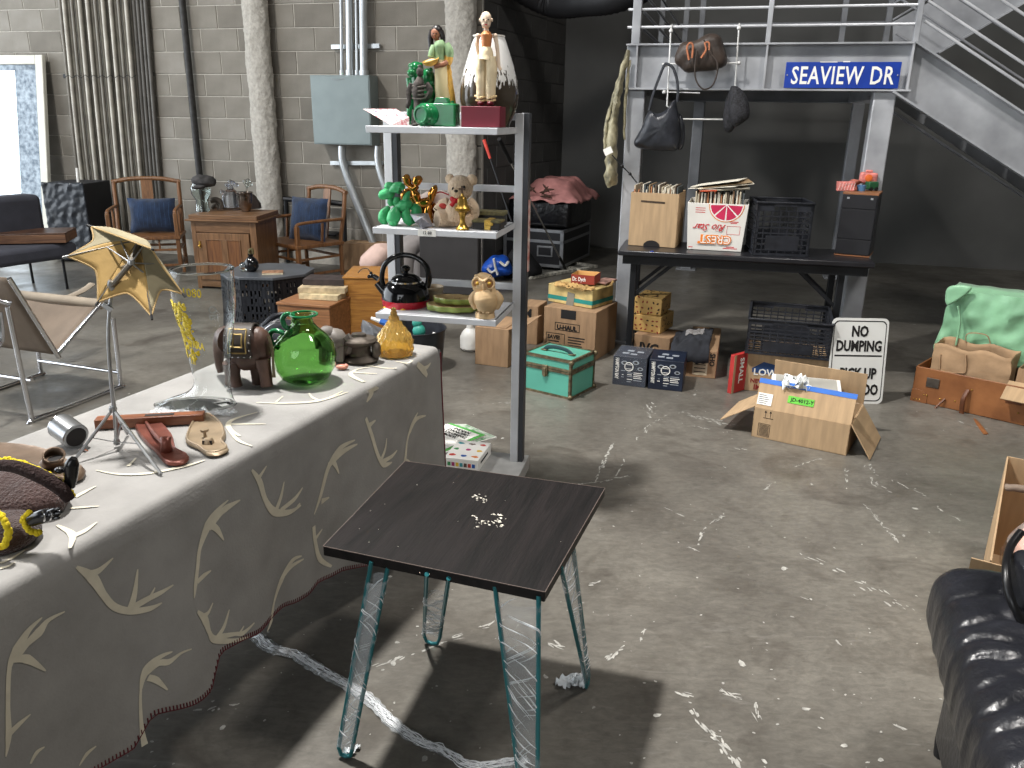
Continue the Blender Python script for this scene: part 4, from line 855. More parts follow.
# ================================================= ROAD CASE AND GEAR IN THE FAR CORNER
a, rz, w = front(506, 268, 562, 273, 0); RC = Fr('flight_case', 'black flight case with aluminium edges in the dark corner under the tarp', 'case', a, rz); w = RC.P(562, 273).x; h = RC.P(560, 231).z; d = .95
x0 = -.03; bcs = mat('black_laminate_case', (26, 26, 30), .45); al = mat('dull_aluminium', (150, 152, 156), .4, .7, .1); print('case', w, h)
bx('body', bcs, RC.o, x0, w, 0, d, .05, h*.70, .004); bx('lid', bcs, RC.o, x0, w, 0, d, h*.72, h, .004)
mb = MB()
for z in (.05, h*.69, h-.025):
    mb.box(x0-.004, w+.004, -.004, .03, z, z+.03).box(w-.02, w+.004, 0, d+.004, z, z+.03)
for x in (x0, w-.03): mb.box(x-.002, x+.034, -.004, .02, .05, h)
mb.box(w-.01, w+.004, d-.03, d, .05, h).build('metal_edging', al, RC.o)
for x in (w-.20,): MB().box(x-.09, x+.09, -.008, 0, h*.36, h*.62).build('latch_plate', al, RC.o, bevel=.006); MB().box(x-.07, x+.07, -.012, -.006, h*.40, h*.58).build('recess', bcs, RC.o, bevel=.004)
for x in (x0+.08, w-.08):
    for y in (.08, d-.1): MB().lathe([(.03, -.015), (.03, .015)], 12, T(x, y, .03) @ RX(pi/2)).build('caster', M_['rubber'], RC.o)
TP = Fr('black_tarp', 'shiny black plastic tarp bundle lying on the flight case', 'tarp', RC.W((x0, .05, h)), rz); ww = w-x0; th = .31; gl = mat('shiny_black_plastic', (16, 16, 19), .25, 0, .2, 10, .8, 12)
mb = MB(); mb.box(.0, ww*1.06, .02, .85, 0.002, th); o = mb.build('bundle', gl, TP.o, bevel=.06, noisy=.02); o.modifiers.new('sd', 'SUBSURF').render_levels = 2
PKC = Fr('pink_clothes', 'crumpled dusty pink clothing heaped on the black tarp in the corner', 'clothes', TP.W((0, 0, th)), rz); pkm = mat('dusty_pink_cloth', (186, 128, 124), .85, 0, .15, 8, .4, 20)
def pkf(u, v):
    e = min(u, 1-u, v, 1-v)*4; e = min(1, e); return Vector((.05+u*(ww+.08), -.02+v*.85, .01+e*(.10+.10*sin(u*3.0)*(1-.3*u))+.035*noise.noise(Vector((u*7, v*7, 3)))-(1-e)*.03))
MB().grid(pkf, 34, 24).build('cloth', pkm, PKC.o, solid=.008, noisy=.02, nscale=9)
mb = MB(); 
for k in range(8): p = Vector((ww*.62+random.uniform(-.15, .12), -.03, .02+random.uniform(0, .1))); mb.ball(p, (.06, .01, .012), 8, 5, R=RY(random.uniform(-1, 1)))
mb.build('dark_print', pbr, PKC.o)
# golf clubs leaning in the corner
def club(label, pa, pb, ya, yb, gripm, f0=.23, r=.008, head=False, shaft=None):
    a = atpl(*pa, (0, ya, 0), (0, 1, 0)); b = atpl(*pb, (0, yb, 0), (0, 1, 0)); b.z = max(b.z, .02)
    t = thing('golf_club', label, 'golf club', b); A = a-b; MB().tube([Vector((0, 0, 0)), A*(1-f0)], r*.75, 8).build('shaft', shaft or M_['chrome'], t); MB().tube([A*(1-f0), A], [r*1.1, r*1.6], 8).build('grip', gripm, t)
    if head: MB().tube([(0, 0, 0), (.01, -.02, 0), (.05, -.05, 0)], [.01, .014, .02], 8).build('head', M_['iron'], t)
    return t
def pole(label, pa, pb, pc, ya, yb):
    pass
club('leaning dark shafted club with a red grip against the dark wall', (484, 140), (513, 226), 7.9, 7.6, mat('red_grip', (206, 66, 52), .6), .22, .011, shaft=M_['blackmetal'])
a = atpl(499, 139, (0, 6.9, 0), (0, 1, 0)); b = at(567, 272, .0); t = thing('walking_pole', 'silver pole with black grip and black tip leaning behind the display rack', 'pole', b); A = a-b
MB().tube([A*.14, A*.86], .009, 8).build('shaft', M_['chrome'], t); MB().tube([A*.86, A], .018, 8).build('grip', M_['rubber'], t); MB().tube([Vector((0, 0, 0)), A*.14], .014, 8).build('tip', M_['rubber'], t)
# frames, bags on the floor back there
fwm = mat('chipped_white_frame', (196, 192, 180), .7, 0, .3, 30, .3)
def frame_on_floor(label, p1, p2, dpt, z=.0):
    a, rz, w = front(*p1, *p2, z); t = thing('picture_frame', label, 'frame', a, rz)
    for b in ((0, w, 0, .06), (0, w, dpt-.06, dpt), (0, .06, .06, dpt-.06), (w-.06, w, .06, dpt-.06)): MB().box(b[0], b[1], b[2], b[3], 0.001, .035).build('moulding', fwm, t, bevel=.006)
    MB().box(.06, w-.06, .06, dpt-.06, .004, .012).build('backing', mat('grey_backing', (120, 118, 112), .8), t); return t
frame_on_floor('chipped white picture frame lying on the floor below the flight case', (531, 280), (577, 272), .40)
frame_on_floor('second chipped white frame lying right of the first, under the pole tip', (580, 272), (598, 268), .40)
t = Fr('black_bag', 'limp black cloth bag on the floor left of the flight case', 'bag', at(527, 279, 0), -.2); blob(fp(t, [(500, 278), (506, 255), (515, 246), (526, 250), (535, 264), (541, 276), (530, 280), (512, 281)]), .1, .3, t, m=M_['blackcloth'], noisy=.03, nscale=6)
t = Fr('blue_bag', 'crumpled bright blue and white plastic bag on the floor behind the owl', 'bag', at(495, 281, 0), -.1); blm = mat('blue_white_plastic', (26, 84, 190), .35, 0, .2, 9, .5, 20)
blob(fp(t, [(481, 270), (484, 262), (491, 257), (499, 258), (508, 259), (511, 268), (510, 276), (500, 280), (488, 277)]), .1, .3, t, m=blm, noisy=.05, nscale=9)
for p in (((494, 259), (496, 268), (498, 275)), ((500, 262), (505, 266), (508, 262)), ((488, 268), (492, 272), (496, 270))): MB().tube(spline([t.P(*q, -.06) for q in p], 4), .03, 6, flat=.4).build('white_print', M_['white'], t.o, noisy=.01)
t = Fr('panel', 'large dark grey foam panel standing on the floor behind the display rack', 'panel', at(420, 292, 0), -.28); q = t.P(426, 234); w_ = t.P(478, 290).x
bx('board', mat('charcoal_board', (52, 50, 50), .85, 0, .08), t.o, 0, w_, 0, .09, 0, q.z, .012)
# ================================================= SEATING AND CABINETS ALONG THE LEFT
class It(Fr):      # a small thing laid out in its own upright plane; offsets in pixels become metres at its distance
    def __init__(s, name, label, cat, loc, rz=0, group=None):
        super().__init__(name, label, cat, loc, rz, group); s.k = pxs(loc)
    def q(s, px, py, d=0): return s.P(px, py, d*s.k)
    def b(s, mb, px, py, rx, ry, rd=None, d=0, rot=0, n=14, m=9): mb.ball(s.q(px, py, d), (rx*s.k, (rd if rd is not None else rx)*s.k, ry*s.k), n, m, R=RY(rot)); return mb
    def t(s, mb, pts, r, n=10, kk=4, flat=1): 
        P = [s.q(*p) for p in pts]; rs = r if isinstance(r, (list, tuple)) else [r]*len(P); rs = [x*s.k for x in rs]
        if kk > 1:
            R2 = []
            for i in range(len(rs)-1):
                for j in range(kk): R2.append(rs[i]*(1-j/kk)+rs[i+1]*j/kk)
            R2.append(rs[-1]); P = spline(P, kk); rs = R2
        mb.tube(P, rs, n, flat=flat); return mb
    def lathe(s, mb, cx, prof, n=28, d=0, sy=1, top=True):   # prof: (radius px, y px)
        c = s.q(cx, prof[0][1], d); pr = []
        for r, py in prof: p = s.q(cx, py, d); pr.append((max(r, 0)*s.k, p.z))
        if pr[0][1] > pr[-1][1]: pr = pr[::-1]
        mb.lathe(pr, n, T(c.x, c.y, 0), sy=sy, top=top); return mb
grey_f = mat('charcoal_upholstery', (72, 74, 84), .85, 0, .1, 6, .15, 60)
a = at(0, 246, .40); b = at(68, 243, .40); d = b-a
SO = It('grey_bench_sofa', 'charcoal upholstered bench sofa with thin black legs at the left edge', 'sofa', (at(74, 289).x, at(74, 289).y, 0), radians(62))
# local x runs along the front edge (towards the wall), y into the seat
MB().box(-1.5, .10, .0, .62, .28, .42).build('seat', grey_f, SO.o, bevel=.04, segs=3)
q = SO.X(39, 189, .0)
MB().box(-1.5, .10, .42, .66, .40, .82, T(0, 0, 0)).build('backrest', grey_f, SO.o, bevel=.05, segs=3)
MB().box(-.12, .0, .05, .60, .40, .62).build('armrest', grey_f, SO.o, bevel=.04, segs=3) if 0 else None
for x in (-1.4, -.03):
    for y in (.05, .56): MB().tube([(x, y, 0), (x, y, .29)], .012, 8).build('leg', M_['blackmetal'], SO.o)
f = It('wooden_tray_box', 'flat brown wooden box with a scuffed lid lying on the charcoal bench', 'box', at(15, 244, .43), .26); wbm = wood('scuffed_brown_wood', (128, 92, 66), (84, 58, 42), 'x', .5)
w1 = f.P(66, 240).x; MB().box(-.45, w1, 0, .40, 0, .075).build('body', wbm, f.o, bevel=.004); MB().box(-.45, w1, 0, .40, .077, .088).build('lid', mat('scuffed_dark_lid', (96, 68, 52), .4, 0, .4, 12, .1, col2=(60, 42, 34)), f.o, bevel=.004)
f = It('wrapped_cabinet', 'dark cabinet wrapped in crinkled clear plastic beside the leaning mirror', 'cabinet', at(47, 264, 0)+Vector((0, .15, 0)), -.04)
w = f.P(92, 240).x; h = f.P(42, 183).z; cwm = mat('wrapped_grey_plastic', (56, 60, 66), .25, 0, .3, 9, .8, 9, detail=6)
MB().box(0, w, 0, .52, .02, h-.0).build('body', mat('black_cabinet', (24, 26, 34), .5), f.o, bevel=.006)
MB().grid(lambda u, v: Vector((u*w, -.012-.012*noise.noise(Vector((u*9, v*14, 1)))-.01*noise.noise(Vector((u*3+v*6, v*22-u*12, 7))), .03+v*(h-.02))), 26, 40).build('plastic_wrap', cwm, f.o, solid=.002, noisy=.006, nscale=30)
q = f.P(76, 168, .2); MB().tube([(q.x, .2, h-.02), (q.x+.01, .2, q.z)], .014, 8).build('tube_end', M_['white'], f.o)
# --- the two armchairs with denim cushions
cw = M_['chairwood']
def rod(o, a, b, w, h=None, name='stretcher'): return MB().bar(a, b, w, h or w).build(name, cw, o, bevel=w*.18)
def armchair(label, loc, rz, w, d, sh, ah, bh):
    t = thing('wooden_armchair', label, 'chair', loc, rz, None); p = .040
    MB().box(-.01, w+.01, -.01, d, sh-.035, sh).build('seat', cw, t, bevel=.006)
    for x in (p/2, w-p/2):
        MB().bar((x, p/2, 0), (x, p/2, ah-.015), p).build('leg', cw, t, bevel=.005); MB().tube(spline([(x, d-p/2, 0), (x, d-p/2, sh), (x, d+.03, (sh+bh)/2), (x, d+.06, bh-.02)], 4), p*.52, 8).build('leg', cw, t)
        MB().tube(spline([(x, d+.02, ah+.02), (x, d*.6, ah+.02), (x, .05, ah+.01), (x, p/2, ah-.025)], 5), .019, 8, flat=.8).build('armrest', cw, t)
        rod(t, (x, p, sh*.62), (x, d-p, sh*.62), .022); rod(t, (x, d*.55, sh), (x, d*.58, ah), .022, name='arm_support'); rod(t, (x, p, .08), (x, d-p, .08), .026)
    rod(t, (p, p/2, sh*.62), (w-p, p/2, sh*.62), .022); rod(t, (p, p/2, .07), (w-p, p/2, .07), .026); rod(t, (p, d-p/2, sh*.6), (w-p, d-p/2, sh*.6), .024)
    for k in (.3, .7): rod(t, (w*k, p/2, sh*.62), (w*k, p/2, sh-.03), .018, name='spindle')
    MB().tube(spline([(-.0, d+.06, bh-.03), (w*.25, d+.075, bh), (w*.5, d+.08, bh+.006), (w*.75, d+.075, bh), (w, d+.06, bh-.03)], 5), .022, 8).build('crest_rail', cw, t)
    MB().bar((w/2, d+.0, sh), (w/2, d+.075, bh), .11, .014, (0, 1, 0)).build('back_splat', cw, t) 
    return t
def cushion(label, loc, rz, w, h, tilt):
    t = thing('denim_cushion', label, 'cushion', loc, rz)
    def f(u, v, s):
        x = (u-.5); z = (v-.5); e = (1-abs(2*x)**3)*(1-abs(2*z)**3); c = 1+.07*(abs(2*x)*abs(2*z))**2
        return Vector((x*w*c, s*.085*max(e, 0)**.6, h/2+z*h*c))
    mb = MB(); X = RX(tilt); mb.grid(lambda u, v: f(u, v, -1), 18, 18, X); mb.grid(lambda u, v: f(1-u, v, 1), 18, 18, X); mb.build('cover', M_['denim'], t, noisy=.008, nscale=10, ang=80)
    mb = MB()
    for k in range(-4, 5):
        x = k*w*.095; mb.tube([X @ (Vector((x, f(.5+x/w, vv, -1).y-.001, h*vv))) for vv in [.12+.76*j/10 for j in range(11)]], .0018, 4)
    mb.build('seam', mat('denim_seam', (60, 86, 122), .8), t, noisy=.008, nscale=10); return t
a = at(113, 274, 0); b = at(180, 276, 0); d = b-a; w = d.length; c1rz = atan2(d.y, d.x)
c1rz = .26; Fc = Fr('x', 'x', 'x', a, c1rz); w = Fc.P(181, 250).x; s1 = Fc.P(178, 236).z; a1 = Fc.P(174, 212).z; b1_ = Fc.P(150, 179, .52).z; bpy.data.objects.remove(Fc.o); print('chair1', w, s1, a1, b1_)
armchair('reddish wooden armchair with blue cushion between the conduits and the oak cabinet', a, c1rz, w, .46, s1, a1, b1_)
Fc = Fr('x', 'x', 'x', a, c1rz); p = Fc.W((w*.52, .28, s1+.004)); bpy.data.objects.remove(Fc.o)
cushion('blue denim cushion on the left wooden armchair', p+Vector((.05, 0, .01)), c1rz-.0, .43, .33, -.16)
B = at(301, 285, 0); D1 = (at(299, 246, .37)-at(266, 240, .37)); D2 = at(348, 242, .37)-at(299, 246, .37)
rz2 = atan2(D1.y, D1.x); w2 = D1.length; print('chair2', math.degrees(rz2), w2, D2.length, math.degrees(atan2(D2.y, D2.x)))
A2 = B-Vector((cos(rz2), sin(rz2), 0))*.63
armchair('reddish wooden armchair with blue cushion right of the oak cabinet', A2, rz2-.02, .63, .54, .37, .56, .86)
Fc = Fr('x', 'x', 'x', A2, rz2); p = Fc.W((.36, .30, .375)); bpy.data.objects.remove(Fc.o)
cushion('blue patchwork denim cushion on the armchair right of the oak cabinet', p, rz2+.25, .42, .40, -.2)
# black chair behind
t = It('black_chair', 'black wooden chair mostly hidden behind the right wooden armchair', 'chair', at(318, 266, 0), -.2)
mb = MB()
for p in (286, 344): mb = MB(); t.t(mb, [(p, 200), (p+1, 238), (p+2, 262)], 2.2, 8, 1); mb.build('leg', M_['blackmetal'], t.o)
mb = MB(); t.t(mb, [(284, 199), (315, 201), (344, 204)], 2.6, 8, 2); mb.build('back_rail', M_['blackmetal'], t.o)
q = t.q(315, 232); MB().box(q.x-.28, q.x+.26, -.05, .35, q.z-.03, q.z).build('seat', M_['blackmetal'], t.o, bevel=.01)
for p in (300, 330): mb = MB(); t.t(mb, [(p, 200, 20), (p, 262, 22)], 2, 8, 1); mb.build('leg', M_['blackmetal'], t.o)
# --- oak cabinet
zc = .64; a = at(190, 218.5, zc); b = at(255, 219.5, zc); d = b-a; w = d.length; rz = atan2(d.y, d.x)-.08
OKC = Fr('oak_cabinet', 'oak cabinet with a panelled door and a thick raised top against the block wall', 'cabinet', (a.x, a.y, 0), rz); w = OKC.P(255, 219).x; dd = .52; ok = M_['oak']; okx = M_['oakx']
for x0, x1 in ((0, .045), (w-.06, w)): MB().box(x0, x1, 0, dd, 0, zc-.02).build('side_panel', ok, OKC.o, bevel=.003)
MB().box(.045, w-.06, .02, dd, .05, zc-.02).build('carcass', ok, OKC.o)
MB().box(.045, w-.06, 0, .02, zc-.12, zc-.02).build('top_rail', okx, OKC.o, bevel=.002); MB().box(.045, w-.06, 0, .02, .02, .08).build('bottom_rail', okx, OKC.o, bevel=.002)
dr = MB().box(.052, w-.068, -.012, .008, .085, zc-.127).build('door', ok, OKC.o, bevel=.003)
dw = w-.12
for x0, x1 in ((.13, .13+dw*.30), (.13+dw*.42, w-.15)): MB().box(x0, x1, -.0145, -.012, .14, zc-.19).build('recessed_panel', wood('dark_oak_panel', (128, 84, 48), (92, 58, 34), 'z'), dr, bevel=.001)
for x0, x1, z0, z1 in ((.13, w-.15, zc-.19, zc-.182), (.13, .138, .14, zc-.19), (.13+dw*.30, .13+dw*.42, .14, zc-.19), (w-.158, w-.15, .14, zc-.19)): MB().box(x0, x1, -.019, -.012, z0, z1).build('moulding', ok, dr, bevel=.002)
MB().box(.068, .082, -.022, -.012, zc-.26, zc-.20).ball((.075, -.03, zc-.24), .012, 8, 6).build('latch', M_['brass'], dr)
MB().box(-.04, w+.04, -.035, dd+.02, zc-.02, zc-.004).build('lower_top', okx, OKC.o, bevel=.003); MB().box(-.01, w+.02, -.01, dd+.02, zc-.004, zc+.034).build('raised_top', okx, OKC.o, bevel=.003)
zt = zc+.036
CG = glass('clear_glass', (236, 244, 242)); 
t = It('head_shaped_vase', 'clear glass vase head standing on the oak cabinet under the grey cap', 'vase', at(203, 211, zt), 0); mb = MB(); t.lathe(mb, 203, [(7, 211), (6, 206), (5.5, 200), (9, 194), (9.5, 188), (7, 182), (0, 181)], 20); mb.build('body', CG, t.o, solid=.004)
zcap = t.q(203, 186).z
t2 = It('newsboy_hat', 'dark grey flat cap sitting on the glass head', 'hat', t.W((0, -.01, zcap)), 0); mb = MB(); t2.b(mb, 204, 181, 12.5, 6, 11, 0, .08); mb.build('crown', mat('grey_wool', (66, 64, 64), .9, 0, .3, 20, .4, 60), t2.o, noisy=.008, nscale=20); mb = MB(); t2.b(mb, 199, 187, 7, 2.2, 7, -8, -.1); mb.build('brim', mat('grey_wool', (60, 58, 58)), t2.o)
t = It('dark_figurine', 'small dark curved figurine beside the glass head on the oak cabinet', 'figurine', at(217, 210, zt), 0); mb = MB(); t.t(mb, [(211, 201), (216, 200), (221, 203), (222, 209)], [2.5, 3, 3, 3], 8); t.t(mb, [(212, 208), (216, 205), (219, 209)], 2, 8); mb.build('body', M_['iron'], t.o)
t = It('brown_tray', 'low brown tray under the cut glass decanter on the oak cabinet', 'tray', at(228, 209, zt), 0); q = t.q(213, 209); MB().box(q.x, t.q(242, 209).x, 0, .16, 0, .022).build('body', wbm, t.o, bevel=.004)
t = It('glass_decanter', 'cut glass decanter with a cluster stopper on the oak cabinet', 'decanter', at(232, 208, zt+.02)+Vector((0, .03, 0)), 0); mb = MB(); t.lathe(mb, 232, [(8, 207), (8.5, 203), (8.5, 195), (6, 191), (3, 189), (3, 186), (4, 185)], 12); mb.build('body', glass('cut_glass', (226, 232, 244), .12), t.o, ang=10, noisy=.004, nscale=60)
mb = MB()
for p in ((230, 182), (227, 185), (233, 183), (236, 185), (222, 192)): t.b(mb, *p, 2.4, 2.4)
mb.build('stopper', glass('cut_glass_stopper', (226, 232, 244), .1), t.o)
t = It('silver_bucket', 'tarnished silver ice bucket on the right of the oak cabinet top', 'bucket', at(246, 211.5, zt), 0); mb = MB(); t.lathe(mb, 246, [(4, 211), (6.5, 205), (7.5, 197), (7.5, 193), (8, 192)], 24, top=False); mb.build('body', mat('tarnished_silver', (150, 138, 128), .2, 1, .3, 8), t.o, solid=.003)
mb = MB(); t.t(mb, [(240, 194), (238, 199), (241, 206)], 1.0, 8); mb.build('handle', M_['chrome'], t.o)
t = It('glass_flowers', 'small glass flower stem rising behind the silver bucket', 'ornament', at(247, 209.5, zt), 0); mb = MB(); t.t(mb, [(245, 207), (246, 195), (247, 186)], .8, 6)
for p in ((245, 182), (248, 181), (247, 185), (250, 184)): t.b(mb, *p, 2.2, 2.4)
mb.build('stem', CG, t.o)
t = It('dark_carving', 'dark wedge shaped carving right of the silver bucket', 'carving', at(257, 209, zt)+Vector((0, .03, 0)), 0); mb = MB(); p = [t.q(*v) for v in ((250, 209), (252, 193), (256, 196), (261, 203), (262, 208))]; mb.prism([(v.x, v.z) for v in p], 0, .06, RX(pi/2)); mb.build('body', mat('dark_wood', (44, 34, 30), .5), t.o, bevel=.006)
# --- octagonal black slotted table
a = at(240, 278, .42); b = at(276, 277, .42); c_ = (a+b)/2; OT = It('slotted_side_table', 'black octagonal side table with slotted metal sides in front of the oak cabinet', 'side table', (c_.x, c_.y+.30, 0), -.05)
R_ = .325; bm_ = mat('black_slotted_metal', (34, 36, 42), .4, .2, .15)
MB().prism([(cos(pi/8+i*pi/4)*R_*1.02, sin(pi/8+i*pi/4)*R_*1.02) for i in range(8)], .40, .42).build('table_top', mat('dark_grey_table_top', (84, 88, 94), .35, .1, .1), OT.o, bevel=.003)
apo = R_*cos(pi/8); sw_ = 2*R_*sin(pi/8)
for i in range(8):
    X = RZ(i*pi/4) @ T(-sw_/2, -apo, 0); mb = MB(); t = .006
    rnd = random.Random(i); cols = [0, .18, .30, .44, .60, .74, .86, 1.0]; rows = [.02, .08, .14, .20, .26, .32, .38]
    for z0, z1 in ((.0, .025), (.372, .40)): mb.box(0, sw_, 0, t, z0, z1, X)
    for j in range(9): x = sw_*j/8; mb.box(max(0, x-.008), min(sw_, x+.008), 0, t, 0, .4, X)
    for j in range(8):
        for kz in range(6):
            if rnd.random() < .62: mb.box(sw_*j/8, sw_*(j+1)/8, 0, t, .03+kz*.058, .03+kz*.058+(.058 if rnd.random() < .5 else .03), X)
            else: mb.box(sw_*j/8, sw_*(j+1)/8, 0, t, .03+kz*.058, .03+kz*.058+.014, X)
    mb.build('side_panel', bm_, OT.o)
t = It('round_dark_vase', 'round black vase with a mottled glass ball beside it on the slotted table', 'vase', at(252, 271.5, .42), 0); mb = MB(); t.lathe(mb, 252, [(4, 271), (7, 267), (7, 262), (4, 258), (2, 256), (3, 254)], 20); mb.build('body', mat('gloss_black_ceramic', (20, 20, 22), .1), t.o); mb = MB(); t.b(mb, 243, 267, 4, 5, 4, -2); mb.build('glass_ball', CG, t.o); mb = MB(); t.t(mb, [(250, 255), (249, 251), (252, 249), (253, 254)], 1.2, 6); mb.build('stopper', mat('olive_stopper', (90, 82, 52), .4), t.o)
f = It('small_tan_book', 'small tan paperback lying on the slotted table', 'book', at(262, 275, .42), .25); MB().box(0, .15, 0, .11, 0, .012).build('pages', M_['paper'], f.o); MB().box(-.001, .151, -.001, .111, .012, .014).build('cover', mat('tan_red_cover', (160, 120, 92), .6, 0, .3, 30), f.o)
# --- wooden box with books
a = at(277, 302, .38); b = at(329, 306, .38); d = b-a; WB = Fr('pine_box', 'small reddish pine crate box with three old books on it behind the green jug', 'box', (a.x, a.y, 0), atan2(d.y, d.x)); w = WB.P(329, 306).x
pn = wood('reddish_pine', (152, 106, 70), (114, 76, 48), 'x'); MB().box(0, w, 0, .30, 0, .36).build('body', pn, WB.o, bevel=.003); MB().box(-.006, w+.006, -.006, .306, .362, .38).build('top_board', pn, WB.o, bevel=.003)
z = .382
for i, (lab, x0, x1, y, th, c) in enumerate((('cream old book at the bottom of the stack on the pine box', 299, 338, 299, .035, (206, 190, 152)), ('tan old book in the middle of the stack on the pine box', 298, 345, 292, .036, (186, 168, 136)), ('dark leather book on top of the stack on the pine box', 303, 344, 284, .040, (58, 48, 46)))):
    a, rz, w_ = front(x0, y+(1 if i else 0), x1, y+2, z); t = thing('old_book', lab, 'book', a, rz)
    MB().box(.004, w_-.004, .004, .17, .004, th-.004).build('pages', M_['paper'], t); cm = mat('book_cloth_%d' % i, c, .6, 0, .2, 20)
    MB().box(0, w_, 0, .18, 0, .004).box(0, w_, 0, .18, th-.004, th).box(0, w_, -.002, .004, 0, th).build('cover', cm, t, bevel=.001); z += th+.001
# --- yellow pine chest behind
a = at(343, 279, .50); YC = Fr('pine_chest', 'long yellow pine chest with horizontal grain behind the black kettle', 'chest', (a.x, a.y, 0), .02); w = YC.P(398, 280).x
MB().box(0, w, 0, .42, 0, .50).build('body', wood('yellow_pine', (176, 124, 56), (136, 88, 34), 'x', .4), YC.o, bevel=.004); MB().box(-.005, w+.005, -.006, .425, .502, .515).build('lid', wood('yellow_pine', (176, 124, 56), (136, 88, 34), 'x', .4), YC.o, bevel=.003)
mb = MB(); q = YC.P(352, 268, -.0)
gf = mat('pale_grey_upholstery', (150, 144, 142), .9, 0, .08, 8, .2, 50); pf = mat('blush_pink_cloth', (214, 184, 172), .85, 0, .08, 8, .2, 30)
LG = It('grey_lounge_cushions', 'pale grey padded lounge seat behind the pine chest and the kettle', 'armchair', at(365, 300, 0)+Vector((.02, .25, 0)), .1)
mb = MB(); LG.b(mb, 375, 286, 36, 18, 40, 60); mb.build('seat', gf, LG.o, noisy=.02, nscale=4); mb = MB(); LG.t(mb, [(404, 282, 20), (403, 262, 20), (408, 248, 25), (420, 240, 30), (436, 236, 40)], [11, 11, 11, 10, 9], 14); mb.build('armrest', gf, LG.o, noisy=.01)
mb = MB(); LG.t(mb, [(421, 284, 60), (420, 262, 60), (421, 246, 60)], [10, 10, 9], 14); mb.build('armrest', gf, LG.o, noisy=.01)
mb = MB(); LG.t(mb, [(394, 300, 20), (400, 284, 20)], 10, 12, 1); mb.build('base', gf, LG.o)
t = It('pink_pillow', 'blush pink pillow on the pale grey lounge seat', 'pillow', LG.W(LG.q(378, 276, 10)), .1); mb = MB(); t.b(mb, 377, 257, 20, 11, 14, 0, .62-1.2); mb.build('cover', pf, t.o, noisy=.02, nscale=9)
# wire ends poking from the lounge seat to the left of the kettle
# --- black bag, tub and what is in it
t = It('black_leather_bag', 'black leather bag with a zip standing on the floor behind the green jug', 'bag', at(282, 356, 0), .2); mb = MB(); t.b(mb, 283, 333, 24, 20, 18, 0); mb.build('body', M_['blackcloth'] if 0 else lea, t.o, noisy=.02, nscale=9); mb = MB(); t.t(mb, [(263, 326, -6), (274, 316, -8), (290, 313, -6), (300, 318, -4)], 2, 8); mb.build('handle', lea, t.o); mb = MB(); t.t(mb, [(262, 332, -14), (276, 322, -17), (292, 320, -15)], .8, 6); mb.build('zip', M_['chrome'], t.o)
t = It('bag_stuffing', 'crumpled grey cloth on the floor between the black bag and the pine box', 'cloth', at(312, 345, 0), .2); mb = MB(); t.b(mb, 314, 334, 16, 12, 14, 0); mb.build('cloth', mat('grey_cloth', (120, 116, 108), .9), t.o, noisy=.05, nscale=9)
TUB = It('black_tub', 'round black plastic tub of odds and ends behind the corner of the cloth covered table', 'tub', at(417, 374, 0)+Vector((0, .12, 0)), 0); mb = MB()
pr = [(24, 370), (28, 336), (29, 328), (30, 327.5)]; TUB.lathe(mb, 417, pr, 32, top=False); mb.build('body', M_['blackplastic'], TUB.o, solid=.006)
ztb = TUB.q(417, 345).z
t = It('teal_toy', 'teal plastic toy sticking out of the black tub', 'toy', TUB.W((-.0, -.125, ztb-.02)), 0); mb = MB(); t.b(mb, 419, 331, 6.5, 7, 6, 0, .2); t.b(mb, 417, 323, 5, 5, 4, 0, -.3); t.b(mb, 421, 341, 7, 3, 6); mb.build('body', mat('teal_plastic', (52, 146, 130), .45), t.o)
t = It('white_figure', 'small white ornament inside the black tub', 'ornament', TUB.W((.09, .05, ztb-.06)), 0); mb = MB(); t.b(mb, 434, 336, 2.5, 4, 2.5); t.b(mb, 434, 341, 3.5, 4, 3.5); mb.build('body', M_['white'], t.o)
t = It('blue_capped_brush', 'blue and white brush handle poking out of the black tub', 'brush', TUB.W((-.12, -.05, ztb-.05)), 0); mb = MB(); t.t(mb, [(371, 318), (380, 321)], [1.6, 2.4], 8, 1); mb.build('tip', M_['white'], t.o); mb = MB(); t.t(mb, [(380, 321), (392, 326), (402, 336)], [3, 3.4, 3], 8, 2); mb.build('handle', mat('blue_plastic', (58, 110, 190), .4), t.o)
t = It('crumpled_grey_plastic', 'crumpled grey plastic on the floor between the iron spool and the tub', 'plastic', at(376, 372, 0)+Vector((-.05, .1, 0)), 0); mb = MB(); t.b(mb, 376, 345, 15, 22, 12); mb.build('sheet', mat('grey_plastic_sheet', (120, 122, 126), .3, 0, .3, 10, .5, 20), t.o, noisy=.08, nscale=9)
# --- chrome sling lounge chair
cr_m = M_['chrome']; sl_m = mat('beige_sling_canvas', (118, 104, 90), .8, 0, .08, 8, .15, 80)
A = at(32, 420, .015); B = at(121, 386, .015); LC_ = Fr('sling_lounge_chair', 'chrome framed lounge chair with beige canvas sling at the left edge', 'lounge chair', (A.x, A.y, 0), atan2(B.y-A.y, B.x-A.x))
ln = (B-A).length; hA = .60; I2 = LC_.inv
def Lp(v): return I2 @ (Vector(v)-LC_.loc)
wd = 1.0  # frame width, away from the camera
nl = [(0, 0, .015), (ln, 0, .015)]
at1 = Lp(A+Vector((0, 0, .60))); 
p1 = LC_.P(12, 310, 0); p2 = LC_.P(3, 308, .10); b1 = LC_.P(113, 318, 0)
seatB = Lp(at(96, 306, .34)); seatA = Lp(at(56, 348, .33))
def loop(y, nm='frame'):
    P = [(-.02+p1.x, y, p1.z+.02), (0, y, .05), (.03, y, .015), (ln-.03, y, .015), (ln, y, .05), (b1.x, y, b1.z)]
    return MB().tube(spline([Vector(v) for v in P], 5), .0125, 10).build(nm, cr_m, LC_.o)
loop(0); loop(.62)
